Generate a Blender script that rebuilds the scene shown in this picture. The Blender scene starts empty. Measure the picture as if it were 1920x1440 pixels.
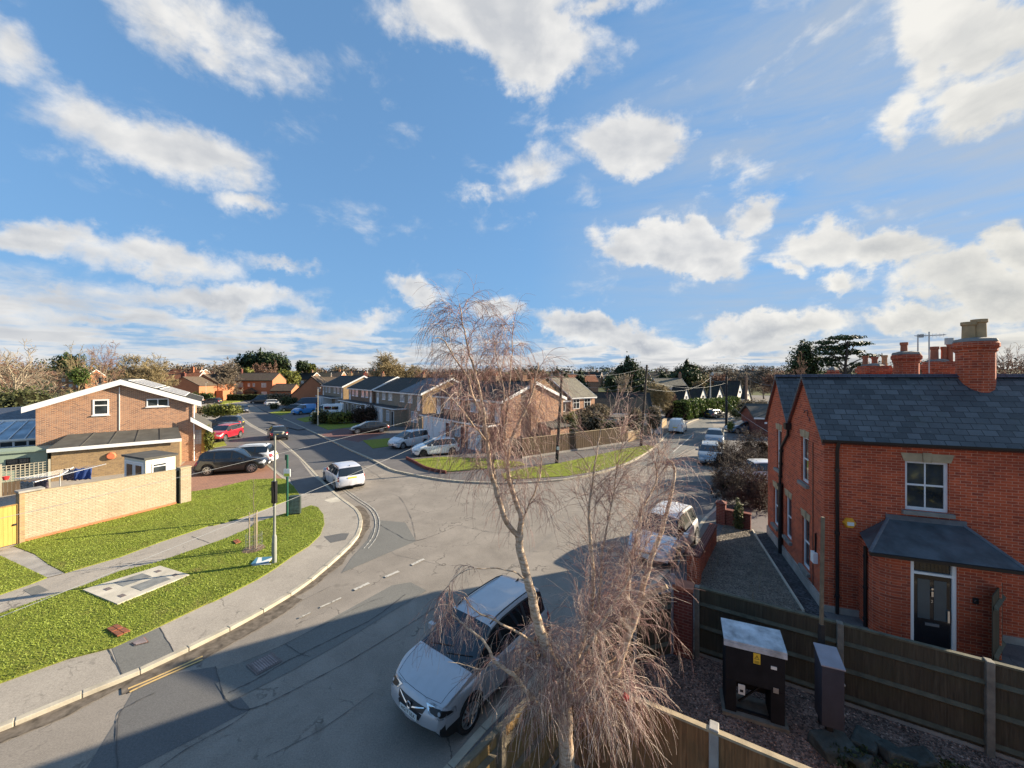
import bpy, math, random
import numpy as np
from mathutils import Vector, Matrix
from mathutils.bvhtree import BVHTree
PI = math.pi
R = math.radians
SC = bpy.context.scene
COL = SC.collection
CH, FP, HZ = 7.1, 721.0, 706.0          # camera height, focal length in photo pixels, horizon row
def P(px, py, z=0.0):                    # point of the level plane z seen at a photo pixel
    d = (CH - z) * FP / (py - HZ)
    return Vector(((px - 960) / FP * d, d, z))
def D(px, d, z=0.0):
    return Vector(((px - 960) / FP * d, d, z))
def ZA(py, d):
    return CH - (py - HZ) * d / FP
def lerp(a, b, t): return a + (b - a) * t
def clamp(x, a=0., b=1.): return max(a, min(b, x))
def interp(pts, x):
    if x <= pts[0][0]: return pts[0][1]
    for (a, u), (b, v) in zip(pts, pts[1:]):
        if x <= b: return u + (v - u) * (x - a) / (b - a) if b > a else v
    return pts[-1][1]
def catmull(pts, n=6, closed=False):
    pts = [Vector(p) for p in pts]; out = []; N = len(pts)
    for i in range(N if closed else N - 1):
        if closed: p0, p1, p2, p3 = pts[i-1], pts[i], pts[(i+1) % N], pts[(i+2) % N]
        else: p0, p1, p2, p3 = pts[max(i-1, 0)], pts[i], pts[i+1], pts[min(i+2, N-1)]
        for k in range(n):
            t = k / n
            out.append(0.5*((2*p1) + (p2-p0)*t + (2*p0-5*p1+4*p2-p3)*t*t + (3*p1-p0-3*p2+p3)*t*t*t))
    if not closed: out.append(pts[-1])
    return out
def TR(x, y, z=0, rz=0): return Matrix.Translation((x, y, z)) @ Matrix.Rotation(rz, 4, 'Z')

# ------------------------------------------------------------------ mesh builder
class MB:
    def __init__(s): s.v = []; s.f = []; s.T = Matrix.Identity(4); s.np = []
    def add(s, vs, fs):
        o = len(s.v); T = s.T
        s.v += [tuple(T @ Vector(p)) for p in vs]
        s.f += [tuple(i + o for i in f) for f in fs]
        return s
    def box(s, x0, y0, z0, x1, y1, z1):
        return s.add([(x0,y0,z0),(x1,y0,z0),(x1,y1,z0),(x0,y1,z0),(x0,y0,z1),(x1,y0,z1),(x1,y1,z1),(x0,y1,z1)],
                     [(0,3,2,1),(4,5,6,7),(0,1,5,4),(1,2,6,5),(2,3,7,6),(3,0,4,7)])
    def quad(s, *p): return s.add(p, [tuple(range(len(p)))])
    def hexa(s, b, t):      # bottom 4 ccw, top 4 ccw
        return s.add(list(b) + list(t), [(0,3,2,1),(4,5,6,7),(0,1,5,4),(1,2,6,5),(2,3,7,6),(3,0,4,7)])
    def prism(s, poly, z0, z1):
        n = len(poly); a = sum(poly[i][0]*poly[(i+1)%n][1]-poly[(i+1)%n][0]*poly[i][1] for i in range(n))
        if a < 0: poly = poly[::-1]
        vs = [(p[0], p[1], z0) for p in poly] + [(p[0], p[1], z1) for p in poly]
        return s.add(vs, [tuple(range(n-1, -1, -1)), tuple(range(n, 2*n))] + [(i, (i+1)%n, n+(i+1)%n, n+i) for i in range(n)])
    def xprism(s, poly, y0, y1):     # polygon in (x,z) extruded along y
        n = len(poly); a = sum(poly[i][0]*poly[(i+1)%n][1]-poly[(i+1)%n][0]*poly[i][1] for i in range(n))
        if a < 0: poly = poly[::-1]
        vs = [(p[0], y0, p[1]) for p in poly] + [(p[0], y1, p[1]) for p in poly]
        return s.add(vs, [tuple(range(n)), tuple(range(2*n-1, n-1, -1))] + [(i, n+i, n+(i+1)%n, (i+1)%n) for i in range(n)])
    def slab(s, pts, t):     # planar polygon (ccw from outside) thickened inwards by t
        pts = [Vector(p) for p in pts]; n = (pts[1]-pts[0]).cross(pts[2]-pts[0]).normalized(); m = len(pts)
        vs = pts + [p - n*t for p in pts]
        return s.add(vs, [tuple(range(m)), tuple(range(2*m-1, m-1, -1))] + [(i, m+i, m+(i+1)%m, (i+1)%m) for i in range(m)])
    def tube(s, pts, rad, n=6, cap=True):
        pts = [Vector(p) for p in pts]
        if not isinstance(rad, (list, tuple)): rad = [rad]*len(pts)
        vs = []; fs = []; prev = None
        for i, p in enumerate(pts):
            d = (pts[min(i+1, len(pts)-1)] - pts[max(i-1, 0)])
            if d.length < 1e-9: d = Vector((0,0,1))
            d.normalize()
            if prev is None:
                a = Vector((0,0,1)) if abs(d.z) < .9 else Vector((1,0,0)); u = d.cross(a).normalized()
            else:
                u = prev - d*prev.dot(d)
                u = u.normalized() if u.length > 1e-6 else d.orthogonal().normalized()
            prev = u; w = d.cross(u)
            for k in range(n):
                an = 2*PI*k/n; vs.append(p + (u*math.cos(an) + w*math.sin(an))*rad[i])
        for i in range(len(pts)-1):
            for k in range(n):
                fs.append((i*n+k, i*n+(k+1)%n, (i+1)*n+(k+1)%n, (i+1)*n+k))
        if cap: fs += [tuple(range(n-1, -1, -1)), tuple(range((len(pts)-1)*n, len(pts)*n))]
        return s.add(vs, fs)
    def cyl(s, x, y, z0, z1, r, n=16, r1=None): return s.tube([(x,y,z0),(x,y,z1)], [r, r if r1 is None else r1], n)
    def lathe(s, prof, n=20, c=(0,0,0), axis='Z'):
        vs = []; fs = []; m = len(prof)
        for k in range(n):
            a = 2*PI*k/n; ca, sa = math.cos(a), math.sin(a)
            for r, z in prof:
                p = (r*ca, r*sa, z) if axis == 'Z' else (r*ca, z, r*sa)
                vs.append((p[0]+c[0], p[1]+c[1], p[2]+c[2]))
        for k in range(n):
            for i in range(m-1):
                q = (k*m+i, ((k+1)%n)*m+i, ((k+1)%n)*m+i+1, k*m+i+1)
                fs.append(q if axis == 'Z' else q[::-1])
        return s.add(vs, fs)
    def bar(s, a, b, w, h=None):       # square bar between two points
        a, b = Vector(a), Vector(b); h = h or w; d = (b-a).normalized()
        up = Vector((0,0,1)) if abs(d.z) < .95 else Vector((1,0,0))
        u = d.cross(up).normalized()*w/2; v = u.cross(d).normalized()*h/2
        return s.hexa([a-u-v, a+u-v, a+u+v, a-u+v], [b-u-v, b+u-v, b+u+v, b-u+v])
    def build(s, name, mat=None, parent=None, smooth=False, bevel=0, angle=None):
        me = bpy.data.meshes.new(name)
        if s.v: me.from_pydata(s.v, [], s.f)
        return finish(me, name, mat, parent, smooth, bevel, angle)

def finish(me, name, mat, parent=None, smooth=False, bevel=0, angle=None):
    uvbox(me)
    if mat: me.materials.append(mat)
    if smooth:
        me.polygons.foreach_set('use_smooth', [True]*len(me.polygons))
        if angle: me.set_sharp_from_angle(angle=R(angle))
    o = bpy.data.objects.new(name, me); COL.objects.link(o)
    if parent: o.parent = parent
    if bevel:
        m = o.modifiers.new('b', 'BEVEL'); m.width = bevel; m.segments = 2; m.limit_method = 'ANGLE'; m.angle_limit = R(40)
    return o
def uvbox(me):
    n = len(me.polygons)
    if n == 0: return
    nv = len(me.vertices); co = np.empty(nv*3, np.float32); me.vertices.foreach_get('co', co); co = co.reshape(-1, 3)
    nr = np.empty(n*3, np.float32); me.polygons.foreach_get('normal', nr); nr = nr.reshape(-1, 3)
    nl = len(me.loops); lv = np.empty(nl, np.int32); me.loops.foreach_get('vertex_index', lv)
    lt = np.empty(n, np.int32); me.polygons.foreach_get('loop_total', lt)
    fn = np.repeat(nr, lt, axis=0)
    t = np.stack([-fn[:,1], fn[:,0], np.zeros(nl, np.float32)], 1)
    ln = np.linalg.norm(t, axis=1); flat = np.abs(fn[:,2]) > .97
    t[flat] = (1,0,0); ln[flat] = 1; ln[ln < 1e-6] = 1; t = t/ln[:,None]
    b = np.cross(fn, t); b[flat] = (0,1,0)
    p = co[lv]; uv = np.stack([(p*t).sum(1), (p*b).sum(1)], 1).astype(np.float32)
    l = me.uv_layers.new(name='UVMap'); l.data.foreach_set('uv', uv.ravel())
def np_mesh(name, V, F, mat, parent=None, smooth=False):       # V (n,3) array, F (m,k) array of equal-sided faces
    me = bpy.data.meshes.new(name); k = F.shape[1]; m = F.shape[0]
    me.vertices.add(len(V)); me.vertices.foreach_set('co', V.astype(np.float32).ravel())
    me.loops.add(m*k); me.loops.foreach_set('vertex_index', F.astype(np.int32).ravel())
    me.polygons.add(m); me.polygons.foreach_set('loop_start', np.arange(0, m*k, k, dtype=np.int32))
    me.polygons.foreach_set('loop_total', np.full(m, k, np.int32))
    me.update(calc_edges=True); me.validate()
    return finish(me, name, mat, parent, smooth)
def tag(o, label=None, cat=None, group=None, kind=None):
    if label: o['label'] = label
    if cat: o['category'] = cat
    if group: o['group'] = group
    if kind: o['kind'] = kind
    return o
def thing(name, label, cat, loc=(0,0,0), rz=0, group=None):
    o = bpy.data.objects.new(name, None); COL.objects.link(o); o.empty_display_size = .2
    o.location = loc; o.rotation_euler = (0, 0, rz)
    return tag(o, label, cat, group)
def struct(o): o['kind'] = 'structure'; return o
KIDS = {}
def kids(o): return [c for c in bpy.data.objects if c.parent == o]
def dup(o, loc=None, rz=None, label=None, group=None, scale=None, parent=None, hide=()):
    c = o.copy(); COL.objects.link(c)
    if parent is not None: c.parent = parent
    else:
        if loc is not None: c.location = loc
        if rz is not None: c.rotation_euler = (0, 0, rz)
        if scale is not None: c.scale = (scale,)*3 if not isinstance(scale, (tuple, list)) else scale
        if label: c['label'] = label
        if group: c['group'] = group
    for k in kids(o):
        if k.name.split('.')[0] not in hide: dup(k, parent=c)
    return c
def text_part(txt, size, mat, parent, M, name='lettering', ext=.001, bold=0.0, sx=1.0):
    cu = bpy.data.curves.new('t', 'FONT'); cu.body = txt; cu.size = size; cu.align_x = 'CENTER'; cu.align_y = 'CENTER'
    cu.extrude = ext; cu.offset = bold; cu.resolution_u = 3
    t = bpy.data.objects.new('t', cu); COL.objects.link(t)
    bpy.context.view_layer.update()
    me = bpy.data.meshes.new_from_object(t.evaluated_get(bpy.context.evaluated_depsgraph_get()))
    bpy.data.objects.remove(t); me.transform(M @ Matrix.Diagonal((sx,1,1,1))); me.name = name
    me.materials.clear(); me.materials.append(mat)
    o = bpy.data.objects.new(name, me); COL.objects.link(o); o.parent = parent
    return o

# ------------------------------------------------------------------ materials
class NT:
    def __init__(s, mat): s.m = mat; s.n = mat.node_tree.nodes; s.l = mat.node_tree.links
    def add(s, t, **kw):
        n = s.n.new(t)
        for k, v in kw.items():
            if k == 'inp':
                for a, b in v.items():
                    if isinstance(b, bpy.types.NodeSocket): s.l.new(b, n.inputs[a])
                    else: n.inputs[a].default_value = b
            else: setattr(n, k, v)
        return n
    def math(s, op, a, b=0.0, c=None, clampit=False):
        n = s.n.new('ShaderNodeMath'); n.operation = op; n.use_clamp = clampit
        for i, x in enumerate((a, b, c)):
            if x is None: continue
            if isinstance(x, bpy.types.NodeSocket): s.l.new(x, n.inputs[i])
            else: n.inputs[i].default_value = x
        return n.outputs[0]
    def mix(s, f, a, b, blend='MIX'):
        n = s.n.new('ShaderNodeMix'); n.data_type = 'RGBA'; n.blend_type = blend
        for i, x in ((0, f), (6, a), (7, b)):
            if isinstance(x, bpy.types.NodeSocket): s.l.new(x, n.inputs[i])
            else: n.inputs[i].default_value = (x if i == 0 else (tuple(x) + (1,) if len(x) == 3 else x))
        return n.outputs[2]
    def noise(s, vec, scale, detail=4, rough=.55, dist=0, dim='3D'):
        n = s.add('ShaderNodeTexNoise', noise_dimensions=dim, inp={'Scale': scale, 'Detail': detail, 'Roughness': rough, 'Distortion': dist})
        if vec is not None: s.l.new(vec, n.inputs['Vector'])
        return n.outputs['Fac']
    def ramp(s, f, stops):
        n = s.n.new('ShaderNodeValToRGB'); s.l.new(f, n.inputs[0]); e = n.color_ramp.elements
        while len(e) > 1: e.remove(e[-1])
        e[0].position = stops[0][0]; e[0].color = col4(stops[0][1])
        for p, c in stops[1:]:
            k = e.new(p); k.color = col4(c)
        return n.outputs[0]
    def mapr(s, f, a, b, c=0., d=1., smooth=False):
        n = s.add('ShaderNodeMapRange', inp={'Value': f, 'From Min': a, 'From Max': b, 'To Min': c, 'To Max': d})
        if smooth: n.interpolation_type = 'SMOOTHSTEP'
        return n.outputs[0]
def col4(c):
    if isinstance(c, (int, float)): return (c, c, c, 1)
    return tuple(c) + (1,) if len(c) == 3 else c
def newmat(name):
    m = bpy.data.materials.new(name); m.use_nodes = True
    nt = NT(m); b = m.node_tree.nodes['Principled BSDF']
    return m, nt, b
def bump(nt, b, h, strength=.3, dist=.02):
    n = nt.add('ShaderNodeBump', inp={'Strength': strength, 'Distance': dist, 'Height': h}); nt.l.new(n.outputs[0], b.inputs['Normal'])
    return n
def setc(nt, b, c):
    if isinstance(c, bpy.types.NodeSocket): nt.l.new(c, b.inputs['Base Color'])
    else: b.inputs['Base Color'].default_value = col4(c)
def plain(name, c, rough=.6, metal=0, spec=.5, var=.12, scale=3., coat=0, bmp=0):
    m, nt, b = newmat(name)
    tc = nt.add('ShaderNodeTexCoord').outputs['Object']
    if var:
        n = nt.noise(tc, scale, 5, .6)
        c4 = col4(c); lo = [x*(1-var) for x in c4[:3]]; hi = [min(1, x*(1+var)) for x in c4[:3]]
        setc(nt, b, nt.mix(nt.mapr(n, .3, .7), lo, hi))
        if bmp: bump(nt, b, nt.noise(tc, scale*12, 4), bmp, .01)
    else: setc(nt, b, c)
    b.inputs['Roughness'].default_value = rough; b.inputs['Metallic'].default_value = metal
    b.inputs['Specular IOR Level'].default_value = spec; b.inputs['Coat Weight'].default_value = coat
    b.inputs['Coat Roughness'].default_value = .05
    return m
def brick(name, c1, c2, mortar, w=.225, h=.075, ms=.007, c3=None, blotch=.35, stain=None, rough=.85, msmooth=.1, bias=0., bstr=.5):
    m, nt, b = newmat(name)
    uv = nt.add('ShaderNodeUVMap').outputs[0]; tc = nt.add('ShaderNodeTexCoord').outputs['Object']
    bt = nt.add('ShaderNodeTexBrick', inp={'Vector': uv, 'Color1': col4(c1), 'Color2': col4(c2), 'Mortar': col4(mortar), 'Scale': 1.,
        'Mortar Size': ms, 'Mortar Smooth': msmooth, 'Bias': bias, 'Brick Width': w, 'Row Height': h})
    c = bt.outputs[0]
    if c3:   # some odd-coloured bricks, chosen brick by brick
        wn = nt.add('ShaderNodeTexBrick', inp={'Vector': uv, 'Color1': col4(0), 'Color2': col4(1), 'Mortar': col4(0), 'Scale': 1.,
            'Mortar Size': ms, 'Mortar Smooth': 0., 'Bias': -.45, 'Brick Width': w, 'Row Height': h}, offset=.5)
        c = nt.mix(nt.math('MULTIPLY', wn.outputs[0], .85), c, c3)
    n = nt.noise(tc, 1.1, 6, .65); c = nt.mix(nt.mapr(n, .35, .72, 0, blotch), c, [x*.45 for x in col4(c2)[:3]])
    n2 = nt.noise(tc, 9., 3, .6); c = nt.mix(nt.mapr(n2, .4, .75, 0, .25), c, [min(1, x*1.6+.02) for x in col4(c1)[:3]])
    if stain:
        n3 = nt.noise(tc, .6, 6, .7, .4); c = nt.mix(nt.mapr(n3, .55, .72, 0, stain[0]), c, stain[1])
    setc(nt, b, c); b.inputs['Roughness'].default_value = rough; b.inputs['Specular IOR Level'].default_value = .25
    hh = nt.math('SUBTRACT', nt.math('MULTIPLY', n2, .3), bt.outputs['Fac'])
    bump(nt, b, hh, bstr, .008)
    return m
def leafmat(name, stops, rough=.6, scale=1.3, trans=.25):
    m, nt, b = newmat(name)
    tc = nt.add('ShaderNodeTexCoord').outputs['Object']; geo = nt.add('ShaderNodeNewGeometry').outputs['Random Per Island']
    n = nt.noise(tc, scale, 3, .6)
    f = nt.math('ADD', nt.math('MULTIPLY', n, .6), nt.math('MULTIPLY', geo, .4))
    c = nt.ramp(f, stops); setc(nt, b, c); b.inputs['Roughness'].default_value = rough
    b.inputs['Specular IOR Level'].default_value = .3
    if trans:
        t = nt.add('ShaderNodeBsdfTranslucent'); nt.l.new(c, t.inputs[0])
        mx = nt.add('ShaderNodeMixShader', inp={0: trans}); nt.l.new(b.outputs[0], mx.inputs[1]); nt.l.new(t.outputs[0], mx.inputs[2])
        nt.l.new(mx.outputs[0], nt.n['Material Output'].inputs[0])
    return m
def paint(name, c, metal=.0, rough=.28, dirt=.12):
    m, nt, b = newmat(name)
    tc = nt.add('ShaderNodeTexCoord').outputs['Object']
    n = nt.noise(tc, 2.2, 5, .65)
    d = nt.mapr(n, .45, .75, 0, 1)
    setc(nt, b, nt.mix(nt.math('MULTIPLY', d, dirt*1.2, clampit=True), c, (.12, .11, .095)))
    b.inputs['Metallic'].default_value = metal
    nt.l.new(nt.math('ADD', nt.math('MULTIPLY', d, .08), rough), b.inputs['Roughness'])
    b.inputs['Coat Weight'].default_value = .8; b.inputs['Coat Roughness'].default_value = .06
    return m
# ------------------------------------------------------------------ camera, sun, sky
cam = bpy.data.cameras.new('camera'); co = bpy.data.objects.new('camera', cam); COL.objects.link(co)
co.location = (0, 0, CH); co.rotation_euler = (PI/2, 0, 0)
cam.sensor_width = 36; cam.lens = FP/1920*36; cam.shift_y = -(720-HZ)/1920; cam.clip_start = .05; cam.clip_end = 4000
SC.camera = co
SC.view_settings.view_transform = 'Standard'; SC.view_settings.look = 'None'; SC.view_settings.gamma = 1
SC.view_settings.exposure = 1.4
SUN_AZ, SUN_EL = R(18.5), R(19.4)        # measured from +X towards +Y
SD = Vector((math.cos(SUN_EL)*math.cos(SUN_AZ), math.cos(SUN_EL)*math.sin(SUN_AZ), math.sin(SUN_EL)))
sl = bpy.data.lights.new('sun', 'SUN'); sl.energy = 5.0; sl.angle = R(.53); sl.color = (1, .85, .64)
so = bpy.data.objects.new('sun', sl); COL.objects.link(so); so.rotation_euler = SD.to_track_quat('Z', 'Y').to_euler(); so.location = SD*100

def make_world():
    w = bpy.data.worlds.new('World'); SC.world = w; w.use_nodes = True
    nt = NT(w); nt.n.clear(); out = nt.add('ShaderNodeOutputWorld')
    sky = nt.add('ShaderNodeTexSky'); sky.sky_type = 'NISHITA'; sky.sun_disc = False
    sky.sun_elevation = SUN_EL; sky.sun_rotation = PI/2 - SUN_AZ; sky.altitude = 50; sky.air_density = 1.1; sky.dust_density = .3; sky.ozone_density = 2.2
    bg = nt.add('ShaderNodeBackground', inp={1: .10})
    lum = nt.add('ShaderNodeRGBToBW', inp={0: sky.outputs[0]}).outputs[0]      # roll off the glow round the sun, as the camera did
    fac = nt.math('DIVIDE', 1.85, nt.math('ADD', 1.0, nt.math('MULTIPLY', lum, .80)))
    cs = nt.add('ShaderNodeVectorMath', operation='SCALE', inp={0: sky.outputs[0], 'Scale': fac})
    l2 = nt.add('ShaderNodeRGBToBW', inp={0: cs.outputs[0]}).outputs[0]
    tint = nt.add('ShaderNodeVectorMath', operation='SCALE', inp={0: (.40, 1.0, 1.95), 'Scale': l2})
    hs = nt.mix(.62, cs.outputs[0], tint.outputs[0]); nt.l.new(hs, bg.inputs[0])
    d = nt.add('ShaderNodeTexCoord').outputs['Generated']
    xyz = nt.add('ShaderNodeSeparateXYZ', inp={0: d}); dz = xyz.outputs[2]; dx = xyz.outputs[0]; dy = xyz.outputs[1]
    def dirpx(px, py): return Vector((px-960, FP, HZ-py)).normalized()
    # warped lookup gives ragged cloud edges
    w1 = nt.add('ShaderNodeTexNoise', inp={'Vector': d, 'Scale': 5.5, 'Detail': 8, 'Roughness': .62})
    wv = nt.add('ShaderNodeVectorMath', operation='SUBTRACT', inp={0: w1.outputs['Color'], 1: (.5, .5, .5)})
    wv = nt.add('ShaderNodeVectorMath', operation='SCALE', inp={0: wv.outputs[0], 'Scale': .20})
    dw = nt.add('ShaderNodeVectorMath', operation='ADD', inp={0: d, 1: wv.outputs[0]}).outputs[0]
    acc = None
    #  px, py, half width, half height (photo px), tilt deg (+ = right end down), weight
    blobs = [(390,60,190,75,28,.85),(330,10,150,40,20,.6),(35,110,100,60,38,.7),(300,275,200,62,16,1.0),(200,250,130,30,22,.7),(400,300,130,45,18,.8),
      (455,398,75,20,20,.6),(950,50,230,90,12,1.15),(900,0,230,70,0,1.),(1100,20,150,40,-10,.6),(990,110,90,60,10,.8),
      (1185,270,115,82,5,1.2),(1240,255,70,70,0,.8),(1000,320,95,55,-20,.5),(895,360,60,20,15,.45),
      (1255,462,150,48,6,1.3),(1330,490,90,35,5,1.),(1170,460,90,35,-5,.8),(1400,392,60,36,-15,.72),(1385,300,75,60,-30,.5),
      (1560,460,110,58,5,1.1),(1660,470,120,48,10,1.),(1480,495,45,30,30,.7),(1575,530,60,25,0,.7),
      (1850,50,170,110,20,.95),(1870,190,150,60,-15,.7),(1740,130,100,110,-40,.62),(1690,240,60,60,-20,.5),
      (1850,535,210,60,-4,1.2),(1720,600,120,34,0,.9),(1900,470,70,50,-10,.9),(1450,620,180,34,-3,1.1),(1380,650,190,26,0,.9),
      (1100,608,150,30,10,1.05),(1190,640,160,26,8,.95),(785,552,62,22,6,.8),(915,575,80,26,4,.85),(690,600,80,22,6,.8),
      (60,430,170,36,14,1.0),(300,480,190,40,12,1.),(120,530,90,20,10,.7),(530,512,60,18,5,.75),(440,565,190,34,7,1.05),(230,600,210,30,6,.8),(5,545,60,22,14,.7)]
    for (px, py, a, b, tl, wt) in blobs:
        c = dirpx(px, py); k = 1/math.sqrt((px-960)**2 + FP**2 + (HZ-py)**2)
        X = Vector((1, 0, 0)); X = (X - c*X.dot(c)).normalized(); Y = c.cross(X)*-1   # local right, up
        if Y.z < 0: Y = -Y
        t = R(-tl); A = X*math.cos(t) + Y*math.sin(t); B = -X*math.sin(t) + Y*math.cos(t)
        pa = dirpx(px + a*math.cos(R(tl)), py + a*math.sin(R(tl))); pb = dirpx(px + b*math.sin(R(tl)), py - b*math.cos(R(tl)))
        sa, sb = (pa-c).length, (pb-c).length
        M = Matrix((A, B, A.cross(B))).transposed()
        mp = nt.add('ShaderNodeMapping', vector_type='TEXTURE', inp={'Vector': dw, 'Location': c, 'Rotation': M.to_euler(), 'Scale': (sa*1.34, sb*1.34, .6)})
        ln = nt.add('ShaderNodeVectorMath', operation='LENGTH', inp={0: mp.outputs[0]}).outputs['Value']
        v = nt.math('MULTIPLY', nt.math('SUBTRACT', 1.0, ln, clampit=True), wt)
        acc = v if acc is None else nt.math('SMOOTH_MAX', acc, v, .12)
    # band of layered cloud near the horizon
    zz = nt.math('MAXIMUM', dz, .0)
    inv = nt.math('DIVIDE', 1.0, nt.math('ADD', zz, .07))
    pl = nt.add('ShaderNodeCombineXYZ', inp={0: nt.math('MULTIPLY', dx, inv), 1: nt.math('MULTIPLY', dy, inv), 2: 0.})
    nb = nt.noise(pl.outputs[0], .75, 7, .58, .15)
    side = nt.mapr(dx, -.75, .35, .12, .03)
    band = nt.mapr(nt.math('SUBTRACT', dz, side), .0, .09, .84, 0)
    bandd = nt.math('MULTIPLY', band, nt.mapr(nb, .34, .60, .10, 1.0))
    acc = nt.math('MAXIMUM', acc, bandd)
    # detail
    md = nt.add('ShaderNodeMapping', inp={'Vector': d, 'Scale': (1, 1, 1.7)}).outputs[0]
    def fbm(v): return nt.noise(v, 7.5, 9, .60, .25)
    n1 = fbm(md)
    S2 = (SD + Vector((0, 0, .8))).normalized()
    md2 = nt.add('ShaderNodeVectorMath', operation='ADD', inp={0: md, 1: S2*.028}).outputs[0]
    n2 = fbm(md2)
    dens = nt.math('ADD', acc, nt.math('MULTIPLY', nt.math('SUBTRACT', n1, .5), 1.35))
    soft = nt.mapr(dx, -.7, .4, .62, .36)       # wind-blown and soft on the left, crisp on the right
    cm = nt.add('ShaderNodeMapRange', inp={'Value': dens, 'From Min': .14, 'To Min': 0, 'To Max': 1}); cm.interpolation_type = 'SMOOTHSTEP'
    nt.l.new(nt.math('ADD', .14, soft), cm.inputs['From Max']); mask = cm.outputs[0]
    # thin veil high on the right
    vm = nt.add('ShaderNodeMapping', inp={'Vector': d, 'Rotation': (0, R(18), 0), 'Scale': (1.2, 1.2, 6.5)}).outputs[0]
    vn = nt.noise(vm, 2.2, 6, .6, .5)
    veil = nt.math('MULTIPLY', nt.math('MULTIPLY', nt.mapr(vn, .34, .66), nt.mapr(dx, .05, .55)), .72)
    hz = nt.math('MULTIPLY', nt.mapr(dz, .13, -.01, 0, 1, True), .40)
    s1 = nt.noise(md, 4.2, 3.5, .5, .2); s2 = nt.noise(md2, 4.2, 3.5, .5, .2)
    lit = nt.math('ADD', nt.math('MULTIPLY', nt.mapr(nt.math('SUBTRACT', s1, s2), -.06, .06, 0, 1), .7), nt.math('MULTIPLY', nt.mapr(nt.math('SUBTRACT', n1, n2), -.06, .08, 0, 1), .3))
    thick = nt.mapr(dens, .45, 1.15)
    low = nt.mapr(dz, .42, .03, 0, .55)
    shade = nt.math('SUBTRACT', nt.math('ADD', nt.math('MULTIPLY', lit, .55), .55), nt.math('MULTIPLY', thick, nt.math('ADD', low, .18)), clampit=True)
    cc = nt.mix(shade, (.44, .48, .55), (1.0, .985, .955))
    warm = nt.mapr(dx, .45, 1.0, 0, .8)
    cc = nt.mix(warm, cc, nt.mix(shade, (.62, .60, .52), (1.12, 1.06, .90)))
    bc = nt.add('ShaderNodeBackground', inp={0: cc, 1: .345})
    bv = nt.add('ShaderNodeBackground', inp={0: (.74, .83, .95, 1), 1: .25})
    m0 = nt.add('ShaderNodeMixShader', inp={0: nt.math('MAXIMUM', veil, hz)}); nt.l.new(bg.outputs[0], m0.inputs[1]); nt.l.new(bv.outputs[0], m0.inputs[2])
    m1 = nt.add('ShaderNodeMixShader', inp={0: nt.math('MULTIPLY', mask, .96)}); nt.l.new(m0.outputs[0], m1.inputs[1]); nt.l.new(bc.outputs[0], m1.inputs[2])
    nt.l.new(m1.outputs[0], out.inputs[0])
    w.cycles.sampling_method = 'MANUAL'; w.cycles.sample_map_resolution = 512
make_world()

# ------------------------------------------------------------------ shared materials
def asphalt(name, c, var=.25, spots=True, rough=.86, grit=220):
    m, nt, b = newmat(name)
    tc = nt.add('ShaderNodeTexCoord').outputs['Object']
    n = nt.noise(tc, .55, 7, .68, .3); n2 = nt.noise(tc, 34, 5, .8); n3 = nt.noise(tc, 2.6, 8, .75, .6); n4 = nt.noise(tc, .18, 4, .6)
    lo = [x*(1-var) for x in col4(c)[:3]]; hi = [x*(1+var) for x in col4(c)[:3]]
    cc = nt.mix(nt.mapr(n, .32, .68), lo, hi)
    cc = nt.mix(nt.mapr(n4, .35, .65, 0, .35), cc, [x*.72 for x in col4(c)[:3]])
    cc = nt.mix(nt.mapr(n2, .48, .72, 0, .45), cc, [x*1.9 for x in col4(c)[:3]])
    cc = nt.mix(nt.mapr(n2, .46, .28, 0, .7), cc, [x*.45 for x in col4(c)[:3]])
    if spots: cc = nt.mix(nt.mapr(n3, .59, .68, 0, .55), cc, [x*.45 for x in col4(c)[:3]])
    if spots:      # fine crazing and oil drips
        wv = nt.add('ShaderNodeVectorMath', operation='SCALE', inp={0: nt.add('ShaderNodeTexNoise', inp={'Vector': tc, 'Scale': 1.6, 'Detail': 5.}).outputs['Color'], 'Scale': 1.1})
        wv = nt.add('ShaderNodeVectorMath', operation='ADD', inp={0: tc, 1: wv.outputs[0]})
        vo = nt.add('ShaderNodeTexVoronoi', feature='DISTANCE_TO_EDGE', inp={'Vector': wv.outputs[0], 'Scale': .42})
        ck = nt.math('MULTIPLY', nt.mapr(vo.outputs['Distance'], .012, .004, 0, 1), nt.mapr(n, .48, .56, 0, .75)); cc = nt.mix(ck, cc, [x*.35 for x in col4(c)[:3]])
        od = nt.noise(tc, 1.1, 2, .4); cc = nt.mix(nt.mapr(od, .70, .76, 0, .45), cc, [x*.4 for x in col4(c)[:3]])
    setc(nt, b, cc); b.inputs['Roughness'].default_value = rough; b.inputs['Specular IOR Level'].default_value = .3
    bump(nt, b, n2, .35, .006)
    return m
M = {}
M['asphalt'] = asphalt('worn asphalt', (.245, .218, .186))
M['asphaltshade'] = asphalt('asphalt in painted house shade', (.105, .105, .11), .15)  # dark tone holds the shade the houses cast on the side road
M['patchA'] = asphalt('asphalt patch grey', (.165, .162, .148), .10, False)
M['patchB'] = asphalt('asphalt patch dark', (.125, .123, .120), .12, False)
M['tar'] = plain('tar seal', (.055, .053, .052), .55, var=.3, scale=14)
M['concdark'] = plain('grimy concrete post', (.17, .158, .13), .9, var=.3, scale=5, bmp=.3)
M['slatesm'] = plain('smooth dark slate', (.062, .076, .088), .5, var=.45, scale=2.2)
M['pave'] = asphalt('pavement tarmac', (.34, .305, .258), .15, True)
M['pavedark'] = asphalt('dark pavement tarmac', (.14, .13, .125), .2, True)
M['kerb'] = plain('concrete kerb', (.42, .38, .30), .9, var=.22, scale=2.6, bmp=.3, spec=.2)
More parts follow.
